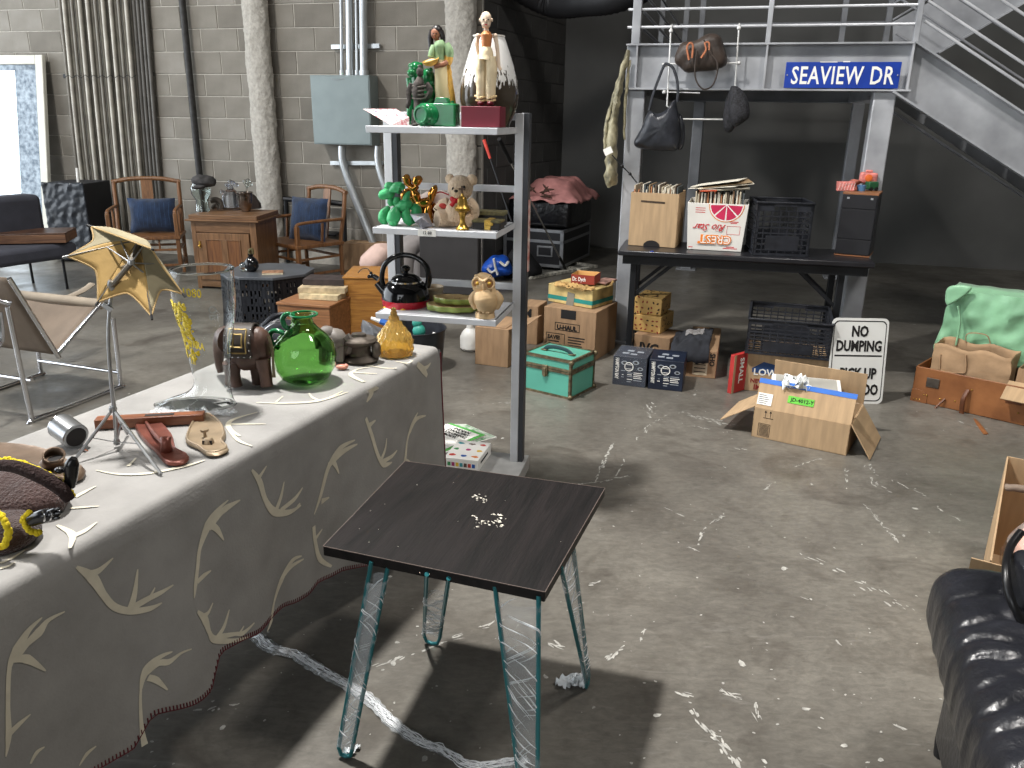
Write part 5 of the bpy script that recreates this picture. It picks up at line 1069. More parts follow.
MB().tube([(p1.x, 0, p1.z+.03), (p1.x-.03, .03, p1.z+.05), (p1.x-.06, .31, p1.z+.05), (p1.x-.03, .59, p1.z+.05), (p1.x, .62, p1.z+.03)], .0125, 10).build('frame', cr_m, LC_.o)
MB().tube([(0.04, 0, .22), (.04, .62, .22)], .011, 10).build('crossbar', cr_m, LC_.o); MB().tube([(ln, 0, .1), (ln, .62, .1)], .011, 10).build('crossbar', cr_m, LC_.o)
s0 = LC_.P(54, 354, 0.02); s1 = LC_.P(98, 304, .02); s2 = LC_.P(6, 278, .02)
# seat sling: from hip (s0) to the front (s1); back sling from hip up to s2
def sling(a, b, name, sag, y0=.02, y1=.60, n=12, wrap=True):
    a = Vector(a); b = Vector(b)
    def f(u, v): p = a.lerp(b, v); return Vector((p.x, y0+(y1-y0)*u, p.z-sag*sin(pi*u)*sin(pi*v)))
    mb = MB(); mb.grid(f, n, n); mb.build(name, sl_m, LC_.o, solid=.008); 
for y in (.0, .62):
    MB().tube([(s0.x, y, s0.z), (s1.x, y, s1.z)], .0125, 10).build('seat_rail', cr_m, LC_.o); MB().tube([(s0.x+.01, y, s0.z-.02), (s2.x, y, s2.z)], .0125, 10).build('back_rail', cr_m, LC_.o)
sling(s0, s1, 'seat', .06); sling(s0, s2, 'backrest', .04)
MB().tube([(s1.x, .0, s1.z), (s1.x, .62, s1.z)], .03, 12).build('front_roll', mat('pale_canvas', (150, 138, 122), .8), LC_.o)
for yy in (.62,):
    P = [LC_.P(0, 322, yy), LC_.P(45, 306, yy), LC_.P(80, 292, yy), LC_.P(92, 284, yy)]; mb = MB(); pts = spline(P, 5); mb.tube(pts, .028, 8, flat=.4); mb.build('arm_strap', mat('pale_canvas', (150, 138, 122)), LC_.o)
    P = [LC_.P(0, 338, yy), LC_.P(45, 322, yy), LC_.P(90, 306, yy)]; MB().tube(spline(P, 4), .045, 8, flat=.2).build('side_canvas', sl_m, LC_.o)
MB().tube(spline([LC_.P(-8, 352, 0), LC_.P(2, 340, 0), LC_.P(0, 312, 0)], 3), .012, 8).build('frame', cr_m, LC_.o)
# armchair 1 area: pink boot-like object is the glass boot on the table (built with the table)

f = Fr('small_carton', 'small brown carton on the floor under the bent conduits behind the armchair', 'box', at(341, 272, 0)+Vector((0, .1, 0)), UA); a_ = f.P(380, 272); b_ = f.P(345, 243); bx('body', M_['card2'], f.o, 0, a_.x, 0, .25, 0, b_.z, .003); MB().box(0, a_.x, .11, .14, b_.z, b_.z+.001).build('tape', M_['tape'], f.o)
# ================================================= DISPLAY RACK AND WHAT STANDS ON IT
SRZ = -radians(12); SF = It('display_rack', 'silver grey metal display rack with three shelves behind the dark square table', 'shelf rack', (-.065, 2.98, 0), SRZ)
sm = M_['shelfmetal']; w3 = -SF.P(376, 317).x; z3 = SF.P(495, 320.5).z; z2 = SF.P(495, 232.5).z; z1 = SF.P(495, 128).z; print('rack', w3, z1, z2, z3)
ws = {z1: -SF.P(366, 130).x, z2: -SF.P(373, 232).x, z3: w3}; DP = .33
for z in (z1, z2, z3):
    w = ws[z]; sh = MB().box(-w, 0, 0, DP, z-.006, z).build('shelf', sm, SF.o, bevel=.001)
    MB().box(-w, 0, -.004, .010, z-.024, z+.0).box(-.010, 0, 0, DP, z-.024, z).box(-w, -w+.010, 0, DP, z-.024, z).box(-w, 0, DP-.01, DP, z-.024, z).build('shelf_lip', sm, sh, bevel=.002)
pr = SF.P(520.5, 120, DP+.02).x; pl = SF.P(391, 200, DP+.02).x; zt = SF.P(517, 113, DP).z; ps = .034
dk = mat('dark_slotted_side', (70, 72, 76), .5, .4, .1)
for x in (pr, pl):
    o = MB().box(x-ps*.5, x+ps*.5, DP, DP+.05, .05, zt).build('post', sm, SF.o, bevel=.002)
    mb = MB()
    for k in range(36): mb.box(x+ps*.5, x+ps*.5+.0008, DP+.02, DP+.032, .14+k*.038, .152+k*.038)
    mb.build('slots', M_['ink'], o)
    bx('side_channel', dk, o, x+ps*.5, x+ps*.5+.022, DP+.004, DP+.05, .05, zt, .001)
for py in (187, 283, 116):
    z = SF.P(450, py, DP+.02).z; MB().box(pl, pr, DP+.012, DP+.038, z-.013, z+.013).build('crossbar', sm, SF.o, bevel=.002)
# base platform
MB().box(-.60, pr+.055, -.12, .42, .02, .085).build('base_shelf', mat('light_grey_base', (178, 178, 176), .5, .2, .08, 12), SF.o, bevel=.003)
for x in (-.55, .0):
    for y in (-.08, .38): MB().box(x-.02, x+.02, y-.02, y+.02, 0, .02).build('foot', M_['rubber'], SF.o)
f = It('price_strip', 'white price tag stuck on the front lip of the middle shelf', 'tag', SF.W(SF.P(418, 236, -.006)), SRZ); a, b = f.P(436, 237), f.P(418, 229); MB().box(0, a.x, -.001, 0, 0, b.z).build('card', M_['white'], f.o); text('12 88', 'lettering', M_['ink'], f.o, (.018, -.0015, .008), FR, .016)
# pink flowered strip on the rack's side
f = It('patterned_strip', 'pink and white patterned cloth strip hanging on the right side of the rack post', 'strip', SF.W((pr+ps*.5+.024, DP+.01, SF.P(520, 272, DP).z)), SRZ); h = SF.P(520, 200, DP).z-SF.P(520, 272, DP).z
MB().box(0, .003, 0, .03, 0, h).build('cloth', mat('pink_white_cloth', (232, 224, 214), .8, 0, 0, 26, col2=(190, 100, 90)), f.o)
SY = .12
def on(name, label, cat, px, zz, y=.10, rz=None, group=None):
    # a thing standing on a shelf: below pixel column px, y metres behind the shelf's front edge
    x = SF.P(px, 230 if zz is z2 else (127 if zz is z1 else 318), y).x
    return It(name, label, cat, SF.W((x, y, zz+.001)), SRZ if rz is None else rz, group)
# ---- top shelf
t = on('patterned_card', 'white card printed red and blue leaning at the left end of the top shelf', 'card', 392, z1, .06); P = [t.q(*p) for p in ((363, 109, 26), (396, 109, 8), (409, 117, 0), (409, 125, 0), (391, 125, -4))]
P[-1].z = P[-2].z = .002
mb = MB(); mb.add(P, [(0, 1, 2, 3, 4)]); mb.build('card', mat('patterned_print', (236, 228, 224), .5, 0, 0, 130, col2=(196, 90, 100), detail=2), t.o, solid=.0015, smooth=False)
mb = MB(); c0 = P[0]*.3+P[2]*.7
for i in range(6):
    q = P[0].lerp(P[3], .35+.08*i)+Vector((0, -.004, .006)); mb.box(-.014, .014, -.001, .001, -.002, .002, T(*q) @ RY(.5))
mb.build('printed_words', mat('blue_ink', (60, 74, 150), .6), t.o)
gc = mat('green_glaze', (34, 124, 74), .18, 0, .25, 9); gcd = mat('deep_green_glaze', (26, 104, 58), .12, 0, .4, 18)
t = on('warrior_figurine', 'dark grey clay warrior figurine standing left of the green camera', 'figurine', 419, z1, .08); cl = mat('dark_clay', (74, 68, 64), .8, 0, .25, 30, .5, 60); mb = MB()
t.b(mb, 420, 72, 3.6, 4.6); t.b(mb, 420, 67, 2, 2.2); t.t(mb, [(420, 77), (419, 84), (418, 93), (419, 101), (420, 111)], [3, 7.5, 8, 7, 8.5], 14, flat=.7)
t.t(mb, [(412, 84), (409, 92), (409, 101), (407, 108)], [3.4, 3, 2.6, 2.2], 8); t.t(mb, [(426, 84), (430, 91), (427, 98), (421, 100)], [3.4, 3.4, 3, 2.4], 8); t.t(mb, [(416, 110), (415, 124)], [4, 3.6], 8, 1); t.t(mb, [(423, 110), (423, 124)], [4, 3.6], 8, 1); mb.build('body', cl, t.o, noisy=.002, nscale=60)
mb = MB(); t.b(mb, 415, 124.5, 3.6, 1.8, 5, -2); t.b(mb, 423, 124.5, 3.6, 1.8, 5, -2); mb.build('boots', cl, t.o)
mb = MB()
for yy in (86, 90, 94, 98): t.t(mb, [(412, yy, -5), (419, yy+1, -7), (426, yy, -5)], .8, 6)
mb.build('armour_band', mat('worn_clay', (98, 92, 86), .8), t.o)
t = on('lion_dog_figurine', 'shiny green glazed lion dog figurine behind the clay warrior on the top shelf', 'figurine', 424, z1, .20); mb = MB()
t.b(mb, 416, 69, 7.5, 7); t.b(mb, 412, 73, 5, 4, 5, -5); t.b(mb, 410, 66, 2, 2.4); t.b(mb, 421, 65, 2, 2.4); t.t(mb, [(418, 74), (420, 84), (424, 96), (428, 112)], [7, 9, 10, 10], 14); t.t(mb, [(410, 78), (411, 92), (410, 120)], [4.5, 4, 4], 10); t.b(mb, 428, 78, 7, 9); t.b(mb, 431, 92, 5, 10); t.b(mb, 426, 116, 9, 7); t.b(mb, 410, 121, 5, 3)
for i in range(14): t.b(mb, 410+random.uniform(0, 22), 66+random.uniform(0, 22), 2.2, 2.2, 2.2, -4)
mb.build('body', gcd, t.o)
t = on('camera_figurine', 'green glazed ceramic camera on the top shelf beside the dark red box', 'ornament', 440, z1, .05); a = t.q(419, 103); b = t.q(455, 125); D_ = .07
MB().box(a.x, b.x, 0, D_, 0, a.z).build('body', gc, t.o, bevel=.006, segs=3); mb = MB(); c = t.q(428.5, 115); lx = Matrix.Translation((c.x, 0, c.z)) @ RZ(-.35) @ RX(pi/2); k = t.k
mb.lathe([(10.5*k, -.01), (10.5*k, .022), (9.5*k, .026), (9.5*k, .045), (8*k, .050), (6.5*k, .050), (6*k, .046), (0, .046)], 28, lx); mb.build('lens', gc, t.o, bevel=.001)
a = t.q(434, 103); b = t.q(447, 97.5); MB().prism([(a.x-.004, a.z-.002), (b.x+.004, a.z-.002), (b.x-.004, b.z), (a.x+.006, b.z)], -.045, -.005, RX(pi/2)).build('viewfinder', gc, t.o, bevel=.003)
mb = MB()
for px in (424, 450, 454): q = t.q(px, 102.5, 12); mb.lathe([(.006, -.002), (.006, .006), (0, .006)], 12, T(q.x, .025, q.z))
mb.build('dial', gc, t.o)
wd_ = on('woman_figurine', 'painted figurine of a long haired woman holding a tan bowl on the top shelf', 'figurine', 443, z1, .20); t = wd_; k = t.k
sk = mat('painted_brown_skin', (142, 92, 66), .5); hr = mat('painted_black_hair', (28, 24, 24), .4); gd = mat('pale_green_paint', (134, 164, 122), .6, 0, .08); cr_ = mat('cream_paint', (220, 204, 160), .6, 0, .08); yl = mat('golden_yellow_paint', (212, 164, 74), .6, 0, .15, 20)
mb = MB(); t.t(mb, [(441, 60), (441, 72), (442, 90), (444, 104), (445, 124)], [7, 7.5, 8.5, 9.5, 10.5], 16, flat=.8); mb.build('skirt', cr_, t.o, noisy=.002, nscale=50)
mb = MB(); t.t(mb, [(447, 62, 4), (449, 76, 5), (450, 90, 4), (452, 108, 3)], [3, 3, 4, 5], 8); mb.build('shawl_edge', yl, t.o, noisy=.003, nscale=60)
mb = MB(); t.t(mb, [(439, 41), (440, 46), (440, 54), (441, 63)], [5.5, 8, 7, 7], 16, flat=.75); t.t(mb, [(446, 44), (449, 51), (449, 57)], [3.6, 4.6, 4.4], 10); t.t(mb, [(434, 46, -3), (432, 52, -5), (431, 57, -6)], [3, 3.4, 3.2], 10); mb.build('blouse', gd, t.o)
mb = MB(); t.t(mb, [(449, 56), (448, 61), (446, 64, -2)], [4.4, 4.6, 4], 10); mb.build('sleeve_trim', yl, t.o)
mb = MB(); t.b(mb, 435.5, 34, 4.4, 5.6, 4.6, -1, -.12); t.t(mb, [(436, 38), (438, 43)], 2.4, 8, 1); t.b(mb, 434.4, 35.5, .8, 1.4, 1.2, -5.6)
t.t(mb, [(447, 62, -3), (442, 65, -6), (434, 67, -8)], [2.6, 2.4, 1.8], 8); t.t(mb, [(431, 60, -5), (430, 66, -6)], [2, 1.8], 8); mb.build('skin', sk, t.o)
for dx in (-2.2, 1.2):
    mb = MB(); t.b(mb, 435.2+dx*.8, 33.6, .7, .45, .5, -5.2); mb.build('eye', M_['ink'], t.o)
mb = MB(); t.b(mb, 434.6, 37.2, 1.1, .4, .5, -5); mb.build('mouth', mat('dull_red_paint', (150, 60, 52), .5), t.o)
mb = MB(); t.b(mb, 437, 31, 5.6, 5.6, 5.6, 1.5); t.t(mb, [(432, 30, 1), (430.5, 38, 0), (431, 46, -1), (429.5, 52, -2)], [2.4, 2.8, 2.6, 1], 10); t.t(mb, [(441, 31, 1), (443, 38, 1), (444, 42, 1)], [2.6, 2.6, 1.4], 10); mb.build('hair', hr, t.o)
mb = MB(); c = t.q(431, 62, -9); mb.lathe([(2*k, -3.5*k), (6*k, -2*k), (8.5*k, 1.8*k), (8*k, 2.2*k), (5.5*k, -1*k), (0, -2*k)], 20, T(*c) @ RY(-.22) @ RX(.25)); mb.build('bowl', yl, t.o)
mb = MB(); c = t.q(431, 61, -9); mb.ball(c, (6*k, 6*k, 1.6*k), 12, 6, R=RY(-.22)); mb.build('bowl_filling', cr_, t.o)
mb = MB(); t.b(mb, 444, 125, 13, 2.2, 10); mb.build('base', cr_, t.o)
# lantern vase with white drips
t = on('drip_glaze_vase', 'large dark brown glass vase with white dripping glaze behind the doll', 'vase', 489, z1, .23); mb = MB(); prof = [(20, 128), (22, 122), (26.5, 112), (29, 100), (29, 92), (27.5, 80), (24, 66), (20, 53), (16.5, 42), (14.5, 37), (13.5, 36)]
t.lathe(mb, 489, prof, 40); vm = bpy.data.materials.new('drip_glaze'); vm.use_nodes = True; N = vm.node_tree.nodes; L_ = vm.node_tree.links; bs = N['Principled BSDF']; bs.inputs['Roughness'].default_value = .12
tc = N.new('ShaderNodeTexCoord'); sx = N.new('ShaderNodeSeparateXYZ'); L_.new(tc.outputs['Object'], sx.inputs[0]); mp = N.new('ShaderNodeMapping'); mp.inputs['Scale'].default_value = (70, 70, 14); L_.new(tc.outputs['Object'], mp.inputs[0]); nz = N.new('ShaderNodeTexNoise'); nz.inputs['Scale'].default_value = 1; nz.inputs['Detail'].default_value = 3; L_.new(mp.outputs[0], nz.inputs[0])
hv = t.q(489, 80).z; m1 = N.new('ShaderNodeMath'); m1.operation = 'MULTIPLY_ADD'; m1.inputs[1].default_value = -.30; m1.inputs[2].default_value = .15; L_.new(nz.outputs[0], m1.inputs[0]); m2 = N.new('ShaderNodeMath'); m2.operation = 'ADD'; L_.new(sx.outputs[2], m2.inputs[0]); L_.new(m1.outputs[0], m2.inputs[1]); m3 = N.new('ShaderNodeMath'); m3.operation = 'GREATER_THAN'; m3.inputs[1].default_value = hv; L_.new(m2.outputs[0], m3.inputs[0])
mx = N.new('ShaderNodeMix'); mx.data_type = 'RGBA'; L_.new(m3.outputs[0], mx.inputs[0]); mx.inputs[6].default_value = lin((62, 54, 44)); mx.inputs[7].default_value = lin((224, 224, 222)); L_.new(mx.outputs[2], bs.inputs['Base Color'])
mb.build('body', vm, t.o); mb = MB(); t.lathe(mb, 489, [(15.5, 37), (15.5, 35.5), (12, 35.3)], 32); mb.build('rim', M_['white'], t.o)
RB = on('dark_red_box', 'plain dark red box under the bald doll on the top shelf', 'box', 461, z1, .03); a = RB.q(461, 106); b = RB.q(500, 125); MB().box(a.x, b.x, 0, .09, 0, a.z).build('body', mat('oxblood_box', (112, 22, 40), .5, 0, .08), RB.o, bevel=.002); zr = RB.W((0, 0, a.z)).z
t = It('bald_doll', 'bald jointed doll with an orange torso and long cream bloomers standing on the red box', 'doll', RB.W(((a.x+b.x)*.62, .045, a.z)), SRZ); k = t.k; fl = mat('doll_face', (236, 212, 188), .35); og = mat('orange_doll_torso', (222, 142, 88), .45)
mb = MB(); t.b(mb, 486, 19.5, 5.6, 7.2, 6.2); t.b(mb, 486, 24, 4.6, 4.4, 4.8, -1); t.t(mb, [(486, 26), (486.5, 33)], [2.4, 2.6], 10, 1); t.b(mb, 486, 21, .8, 1.6, 1.3, -6.6); t.b(mb, 479.8, 20, .8, 1.6, 1.4); t.b(mb, 492.2, 20, .8, 1.6, 1.4); mb.build('head', fl, t.o)
for dx in (-2.4, 2.4):
    mb = MB(); t.b(mb, 486+dx, 19.6, 1.0, .7, .6, -5.9); mb.build('eye', M_['ink'], t.o)
mb = MB(); t.b(mb, 486, 24.6, 1.4, .5, .6, -5.4); mb.build('mouth', M_['redink'], t.o)
mb = MB(); t.t(mb, [(486.5, 31), (486.5, 35), (486.5, 41), (486, 49)], [4, 8.5, 7.6, 6.2], 16, flat=.65); mb.build('torso', og, t.o)
for pts in (((495, 36), (497, 46), (498, 56), (499, 66), (501, 70)), ((478, 36), (477, 44), (478, 52, 3), (481, 58, 5))):
    mb = MB(); t.t(mb, pts, [2.2, 2, 1.8, 1.6, 1.6][:len(pts)], 8); t.b(mb, pts[0][0], pts[0][1], 2.6, 2.6); mb.build('arm', fl, t.o)
mb = MB(); t.t(mb, [(486.5, 47), (486.5, 52), (486, 60)], [6.5, 9, 11], 16, flat=.7); t.t(mb, [(481.5, 57), (481, 70), (481.5, 84), (481, 99)], [6.5, 7.2, 6.8, 5.6], 14, flat=.8); t.t(mb, [(491, 57), (491.5, 70), (490.5, 84), (490.5, 99)], [6.5, 7.2, 6.8, 5.8], 14, flat=.8); mb.build('bloomers', mat('cream_cotton', (232, 214, 178), .8, 0, .06, 20, .3, 60), t.o, noisy=.002, nscale=50)
for px in (481, 490.5):
    mb = MB(); t.t(mb, [(px-6, 96, -1), (px, 97.5, -5.5), (px+6, 96, -1)], 1.1, 6); t.t(mb, [(px-5, 100, -1), (px, 101, -5), (px+5, 100, -1)], 1.0, 6); mb.build('lace_hem', mat('lace', (226, 202, 150), .8), t.o)
    mb = MB(); t.b(mb, px, 103.2, 3.4, 2.6, 6, -2); t.t(mb, [(px, 98), (px, 103)], 2.2, 8, 1); mb.build('shoe', mat('dark_red_shoe', (92, 24, 36), .4), t.o)
# ---- middle shelf
gb = mat('green_latex', (62, 168, 104), .38, 0, .05)
t = on('green_balloon_dog', 'matte green balloon dog figurine at the left end of the middle shelf', 'figurine', 397, z2, .08)
def seg(t, m, pts, r, nm, n=14): mb = MB(); t.t(mb, pts, r, n); mb.build(nm, m, t.o)
def bdog(t, m, sg):
    for nm, pts, r in sg: seg(t, m, pts, r, nm)
bdog(t, gb, [('snout', [(378.5, 196), (381, 195.5), (386, 194), (392, 192.5), (394.5, 192)], [1.0, 4.2, 5.4, 5, 1.5]), ('ear', [(385, 188, 2), (388, 186.5, 2), (392, 187, 2), (394, 189.5, 2)], [1.5, 4.4, 4.6, 1.5]), ('ear', [(390, 191, -4), (396, 188, -4), (401, 188, -4), (402, 190, -4)], [1.5, 5.6, 5.6, 1.5]),
    ('neck', [(390, 197, 2), (391, 202, 2), (392, 206, 2)], [2.5, 3.8, 2.5]), ('neck', [(397, 197), (397, 202), (397, 206)], [2.5, 4.2, 2.5]),
    ('leg', [(389, 207, 4), (384, 213, 4), (383, 219, 4), (386, 225, 4)], [2, 4.6, 5, 2]), ('leg', [(396, 207, -5), (395, 213, -5), (393.5, 220, -5), (395, 226, -5)], [2, 6.4, 7, 2.5]), ('body', [(396, 206), (402, 206), (408, 205), (411, 207)], [3, 6, 6, 3]),
    ('tail', [(407, 204), (406, 200), (408, 194), (410, 191.5)], [2.5, 4, 2.4, .6]), ('leg', [(410, 206, 4), (416, 209, 4), (415, 217, 4), (410, 223, 4)], [3, 5.4, 5.4, 2]), ('leg', [(408, 208, -2), (406, 214, -2), (408, 220, -2), (411, 225, -2)], [2, 4.8, 5, 2])])
gg = mat('polished_gold', (196, 138, 66), .1, 1, .1)
t = on('gold_balloon_dog', 'shiny gold balloon dog figurine behind the green one on the middle shelf', 'figurine', 418, z2, .19)
bdog(t, gg, [('ear', [(411, 187), (408, 183), (407, 178), (409, 175.5)], [1.5, 4, 4.6, 1.5]), ('ear', [(415, 187), (416, 183), (418, 178), (418, 175.5)], [1.5, 4.4, 5, 1.5]), ('snout', [(413, 191), (408, 192), (404, 196), (402, 200)], [1.5, 4, 4, 1.2]), ('neck', [(410, 186), (413, 189), (417, 186)], [3, 3.6, 3]), ('neck', [(413, 190), (416, 195), (418, 202)], [2.5, 4.4, 3]), ('neck', [(410, 192, 4), (412, 198, 4), (415, 203, 4)], [2.5, 3.8, 2.5]),
    ('body', [(417, 203), (423, 203), (429, 202), (432, 203)], [3, 5, 5, 2.5]), ('tail', [(431, 201), (432, 194), (435, 188), (436, 185)], [2.5, 4.4, 3, .6]), ('leg', [(417, 204), (415, 211), (416, 219), (418, 226)], [2.5, 4.6, 4.6, 2]), ('leg', [(420, 204, 5), (422, 212, 5), (423, 226, 5)], [2.5, 4.4, 2]), ('leg', [(430, 204), (428, 211), (429, 219), (431, 226)], [2.5, 4.4, 4.4, 2]), ('leg', [(433, 204, 5), (436, 210, 5), (436, 226, 5)], [2, 4, 2])])
t = on('grey_crystal', 'grey faceted stone pyramid on the front of the middle shelf', 'stone', 421, z2, .03); P = [t.q(*p) for p in ((410, 214, 2), (428, 213, 12), (433, 226, 4), (422, 229.5, -3), (415, 222, -6))]; tp = t.q(421, 218, -9); bk = t.q(424, 228, 14)
mb = MB(); mb.add(P+[tp, bk], [(0, 1, 5), (1, 2, 5), (2, 3, 5), (3, 4, 5), (4, 0, 5), (1, 0, 6), (2, 1, 6), (3, 2, 6), (4, 3, 6), (0, 4, 6)]); mb.v = [Vector((v.x, v.y, max(v.z, 0))) for v in mb.v]; mb.build('stone', mat('grey_marble', (128, 128, 134), .35, 0, .2, 30), t.o, smooth=False)
t = on('heart_pillow', 'small pale pink embroidered pillow with red lettering behind the gold balloon dog', 'pillow', 445, z2, .24); mb = MB(); t.b(mb, 440, 205, 24, 14, 8, 0, .1); mb.v = [Vector((v.x, v.y, max(v.z, 0))) for v in mb.v]; mb.build('cover', mat('white_pink_satin', (232, 214, 206), .6, 0, .05), t.o, noisy=.004, nscale=20)
mb = MB(); t.t(mb, [(432, 196, -10), (440, 192, -10), (449, 195, -9)], .6, 6); t.t(mb, [(437, 203, -10), (445, 201, -9), (450, 203, -9)], .8, 6); mb.build('red_embroidery', M_['redink'], t.o)
tf = mat('worn_tan_plush', (222, 196, 166), .95, 0, .12, 12, .8, 140, sheen=.3); tl = mat('pale_plush', (226, 200, 168), .95, 0, .08, 20, .6, 140)
t = on('teddy_bear', 'worn tan teddy bear with a red bow seated on the middle shelf', 'teddy bear', 455, z2, .12); mb = MB()
t.b(mb, 460.5, 188, 13, 12.5, 11); t.b(mb, 450, 179, 5, 5.2, 3); t.b(mb, 472, 180, 5.6, 5.6, 3); t.t(mb, [(459, 198), (457, 208), (455, 220)], [9, 13, 14], 16, flat=.85)
t.t(mb, [(468, 201), (473, 207), (473, 215), (468, 220, -4)], [5, 6, 6, 4.6], 12); t.t(mb, [(449, 203), (443, 206), (438, 212)], [6, 6.5, 6], 12); t.t(mb, [(452, 220), (444, 219, -6), (437, 219, -11)], [9, 9.5, 8.5], 14); t.t(mb, [(460, 222), (466, 222, -8), (468, 222, -12)], [7, 6, 5.5], 12); mb.v = [Vector((v.x, v.y, max(v.z, 0))) for v in mb.v]; mb.build('body', tf, t.o, noisy=.002, nscale=60)
for nm, a_ in (('muzzle', (457, 193, 6, 5.4, 5, -9)), ('inner_ear', (450, 179.4, 3.2, 3.4, 1.6, -2.4)), ('inner_ear', (472, 180.4, 3.6, 3.6, 1.6, -2.6))): mb = MB(); t.b(mb, *a_); mb.build(nm, tl, t.o)
for px, py in ((453, 189.5), (464, 188)):
    mb = MB(); t.b(mb, px, py, 1.3, 2.4, 1.2, -10.4); mb.build('eye', M_['ink'], t.o)
mb = MB(); t.b(mb, 456, 191, 2, 1.3, 1.4, -13.5); t.t(mb, [(456, 192, -13.6), (456, 195, -13)], .5, 5, 1); mb.build('nose', M_['ink'], t.o)
mb = MB(); t.b(mb, 454, 200, 4.6, 3, 2.4, -10, .5); t.b(mb, 460, 199, 3.6, 2.6, 2.2, -10, -.5); t.t(mb, [(455, 201, -11), (451, 206, -12)], [1.6, 2.2], 8, 1); mb.build('red_bow', mat('red_ribbon', (206, 34, 44), .5), t.o)
mb = MB(); t.b(mb, 443, 206, 4.2, 2.8, 1.6, -5.6, .1); mb.build('red_patch', mat('red_embroidery', (196, 70, 62), .8), t.o)
mb = MB(); t.t(mb, [(434, 208, -8), (440, 212, -9), (448, 211, -9), (452, 214, -11)], .5, 5); mb.build('necklace', M_['ink'], t.o)
t = on('brass_urn', 'small brass urn topped with a brown cross at the front of the middle shelf', 'urn', 462, z2, .035); mb = MB(); t.lathe(mb, 462.5, [(6.6, 229.5), (6.6, 228), (4.6, 226), (2.6, 222), (2.8, 217), (4, 213), (5.2, 211.6), (7.4, 210.5), (8, 208), (7, 206.5), (5.4, 204.5), (4.6, 199), (3.2, 197), (1.6, 196), (1.2, 193.5), (0, 193)], 24); mb.build('body', M_['brass'], t.o)
c = t.q(462, 189.6); k = t.k; MB().box(c.x-.8*k, c.x+.8*k, -.8*k, .8*k, c.z-4.2*k, c.z+3.6*k).box(c.x-3.2*k, c.x+3.2*k, -.8*k, .8*k, c.z-.4*k, c.z+1.4*k).build('cross', mat('dark_bronze', (84, 66, 52), .4, .7), t.o)
la = mat('olive_gold_lace', (128, 120, 78), .6, 0, 0, 60, .3, 90, col2=(84, 80, 58)); bk_ = mat('black_gift_card', (40, 38, 36), .5)
for lab, x0, x1, y0, y1, yy in (('olive lace topped gift box behind the dark one at the right of the middle shelf', 474, 503, 211, 226, .17), ('dark gift box with a gold ribbon at the right end of the middle shelf', 472, 500, 220, 230, .06)):
    t = on('gift_box', lab, 'gift box', x0, z2, yy); b = t.q(x1, y1); a = t.q(x0, y0); MB().box(0, b.x, 0, .075, 0, a.z*.78).build('body', bk_, t.o, bevel=.002); MB().box(-.002, b.x+.002, -.002, .077, a.z*.72, a.z).build('lid', la, t.o, bevel=.003)
    if y0 == 220: MB().box(b.x*.45, b.x*.66, -.004, .079, 0, a.z+.002).build('ribbon', mat('gold_ribbon', (214, 178, 84), .35, .4), t.o); mb = MB(); c = t.q(489, 224); mb.ball((c.x-.008, -.006, c.z), (.010, .004, .007), 10, 6).ball((c.x+.008, -.006, c.z), (.010, .004, .007), 10, 6).build('bow', mat('gold_ribbon', (214, 178, 84)), t.o)
# ---- bottom shelf
t = on('kettle', 'black and red enamel kettle with an arched black handle on the lowest shelf', 'kettle', 406, z3, .16); bk = mat('gloss_black_enamel', (14, 14, 16), .08, 0, .1); rd = mat('red_enamel', (178, 24, 42), .12, 0, .05)
mb = MB(); t.lathe(mb, 406, [(17, 312), (21, 309.5), (23.4, 304), (24, 298)], 40); mb.build('red_base', rd, t.o); mb = MB(); t.lathe(mb, 406, [(24.05, 298), (23.6, 293), (21.5, 287), (18, 282.5), (15, 281)], 40); mb.build('body', bk, t.o)
mb = MB(); t.lathe(mb, 406, [(15.8, 281.5), (15.8, 280)], 32); mb.build('chrome_ring', M_['chrome'], t.o)
mb = MB(); t.lathe(mb, 406, [(15, 280.6), (13.5, 277.5), (9, 274.5), (3, 273.3), (2, 272), (4.4, 270), (4.6, 267.5), (2.5, 265.5), (0, 265)], 32); mb.build('lid', bk, t.o)
for px in (391, 410.5):
    c = t.q(px, 307.2); k = t.k; dxy = (px-406)*k; ry = -sqrt(max(0, (22.4*k)**2-dxy**2)); mb = MB(); mb.ball((c.x, ry+.0, c.z), (3.4*k, 1.6*k, 4.6*k), 12, 8, R=RZ(math.atan2(dxy, -ry))); mb.build('yellow_oval', mat('yellow_enamel', (226, 178, 40), .2), t.o)
mb = MB(); t.t(mb, [(385, 290), (382, 280), (384, 266), (393, 257.5), (404, 255), (416, 257.5), (426, 266), (429, 278), (427, 287)], [3, 2.6, 2.6, 2.6, 2.6, 2.6, 2.8, 3.2, 3.2], 12); mb.build('handle', bk, t.o)
mb = MB(); t.t(mb, [(389, 296), (382, 289), (377, 283)], [5, 4, 3.4], 14, 3); mb.build('spout', bk, t.o); mb = MB(); t.t(mb, [(378, 279), (373, 276), (368, 277)], [2.6, 2.4, 1.6], 10); t.b(mb, 371, 273, 1.6, 1.6); mb.build('whistle', bk, t.o); mb = MB(); t.t(mb, [(372, 276), (368, 269), (362, 269), (358, 273)], .5, 6); mb.build('wire_loop', M_['iron'], t.o)
lg = mat('leaf_green_glaze', (140, 156, 80), .3, 0, .2, 12); lt = mat('tan_glaze', (190, 164, 118), .3, 0, .12, 12)
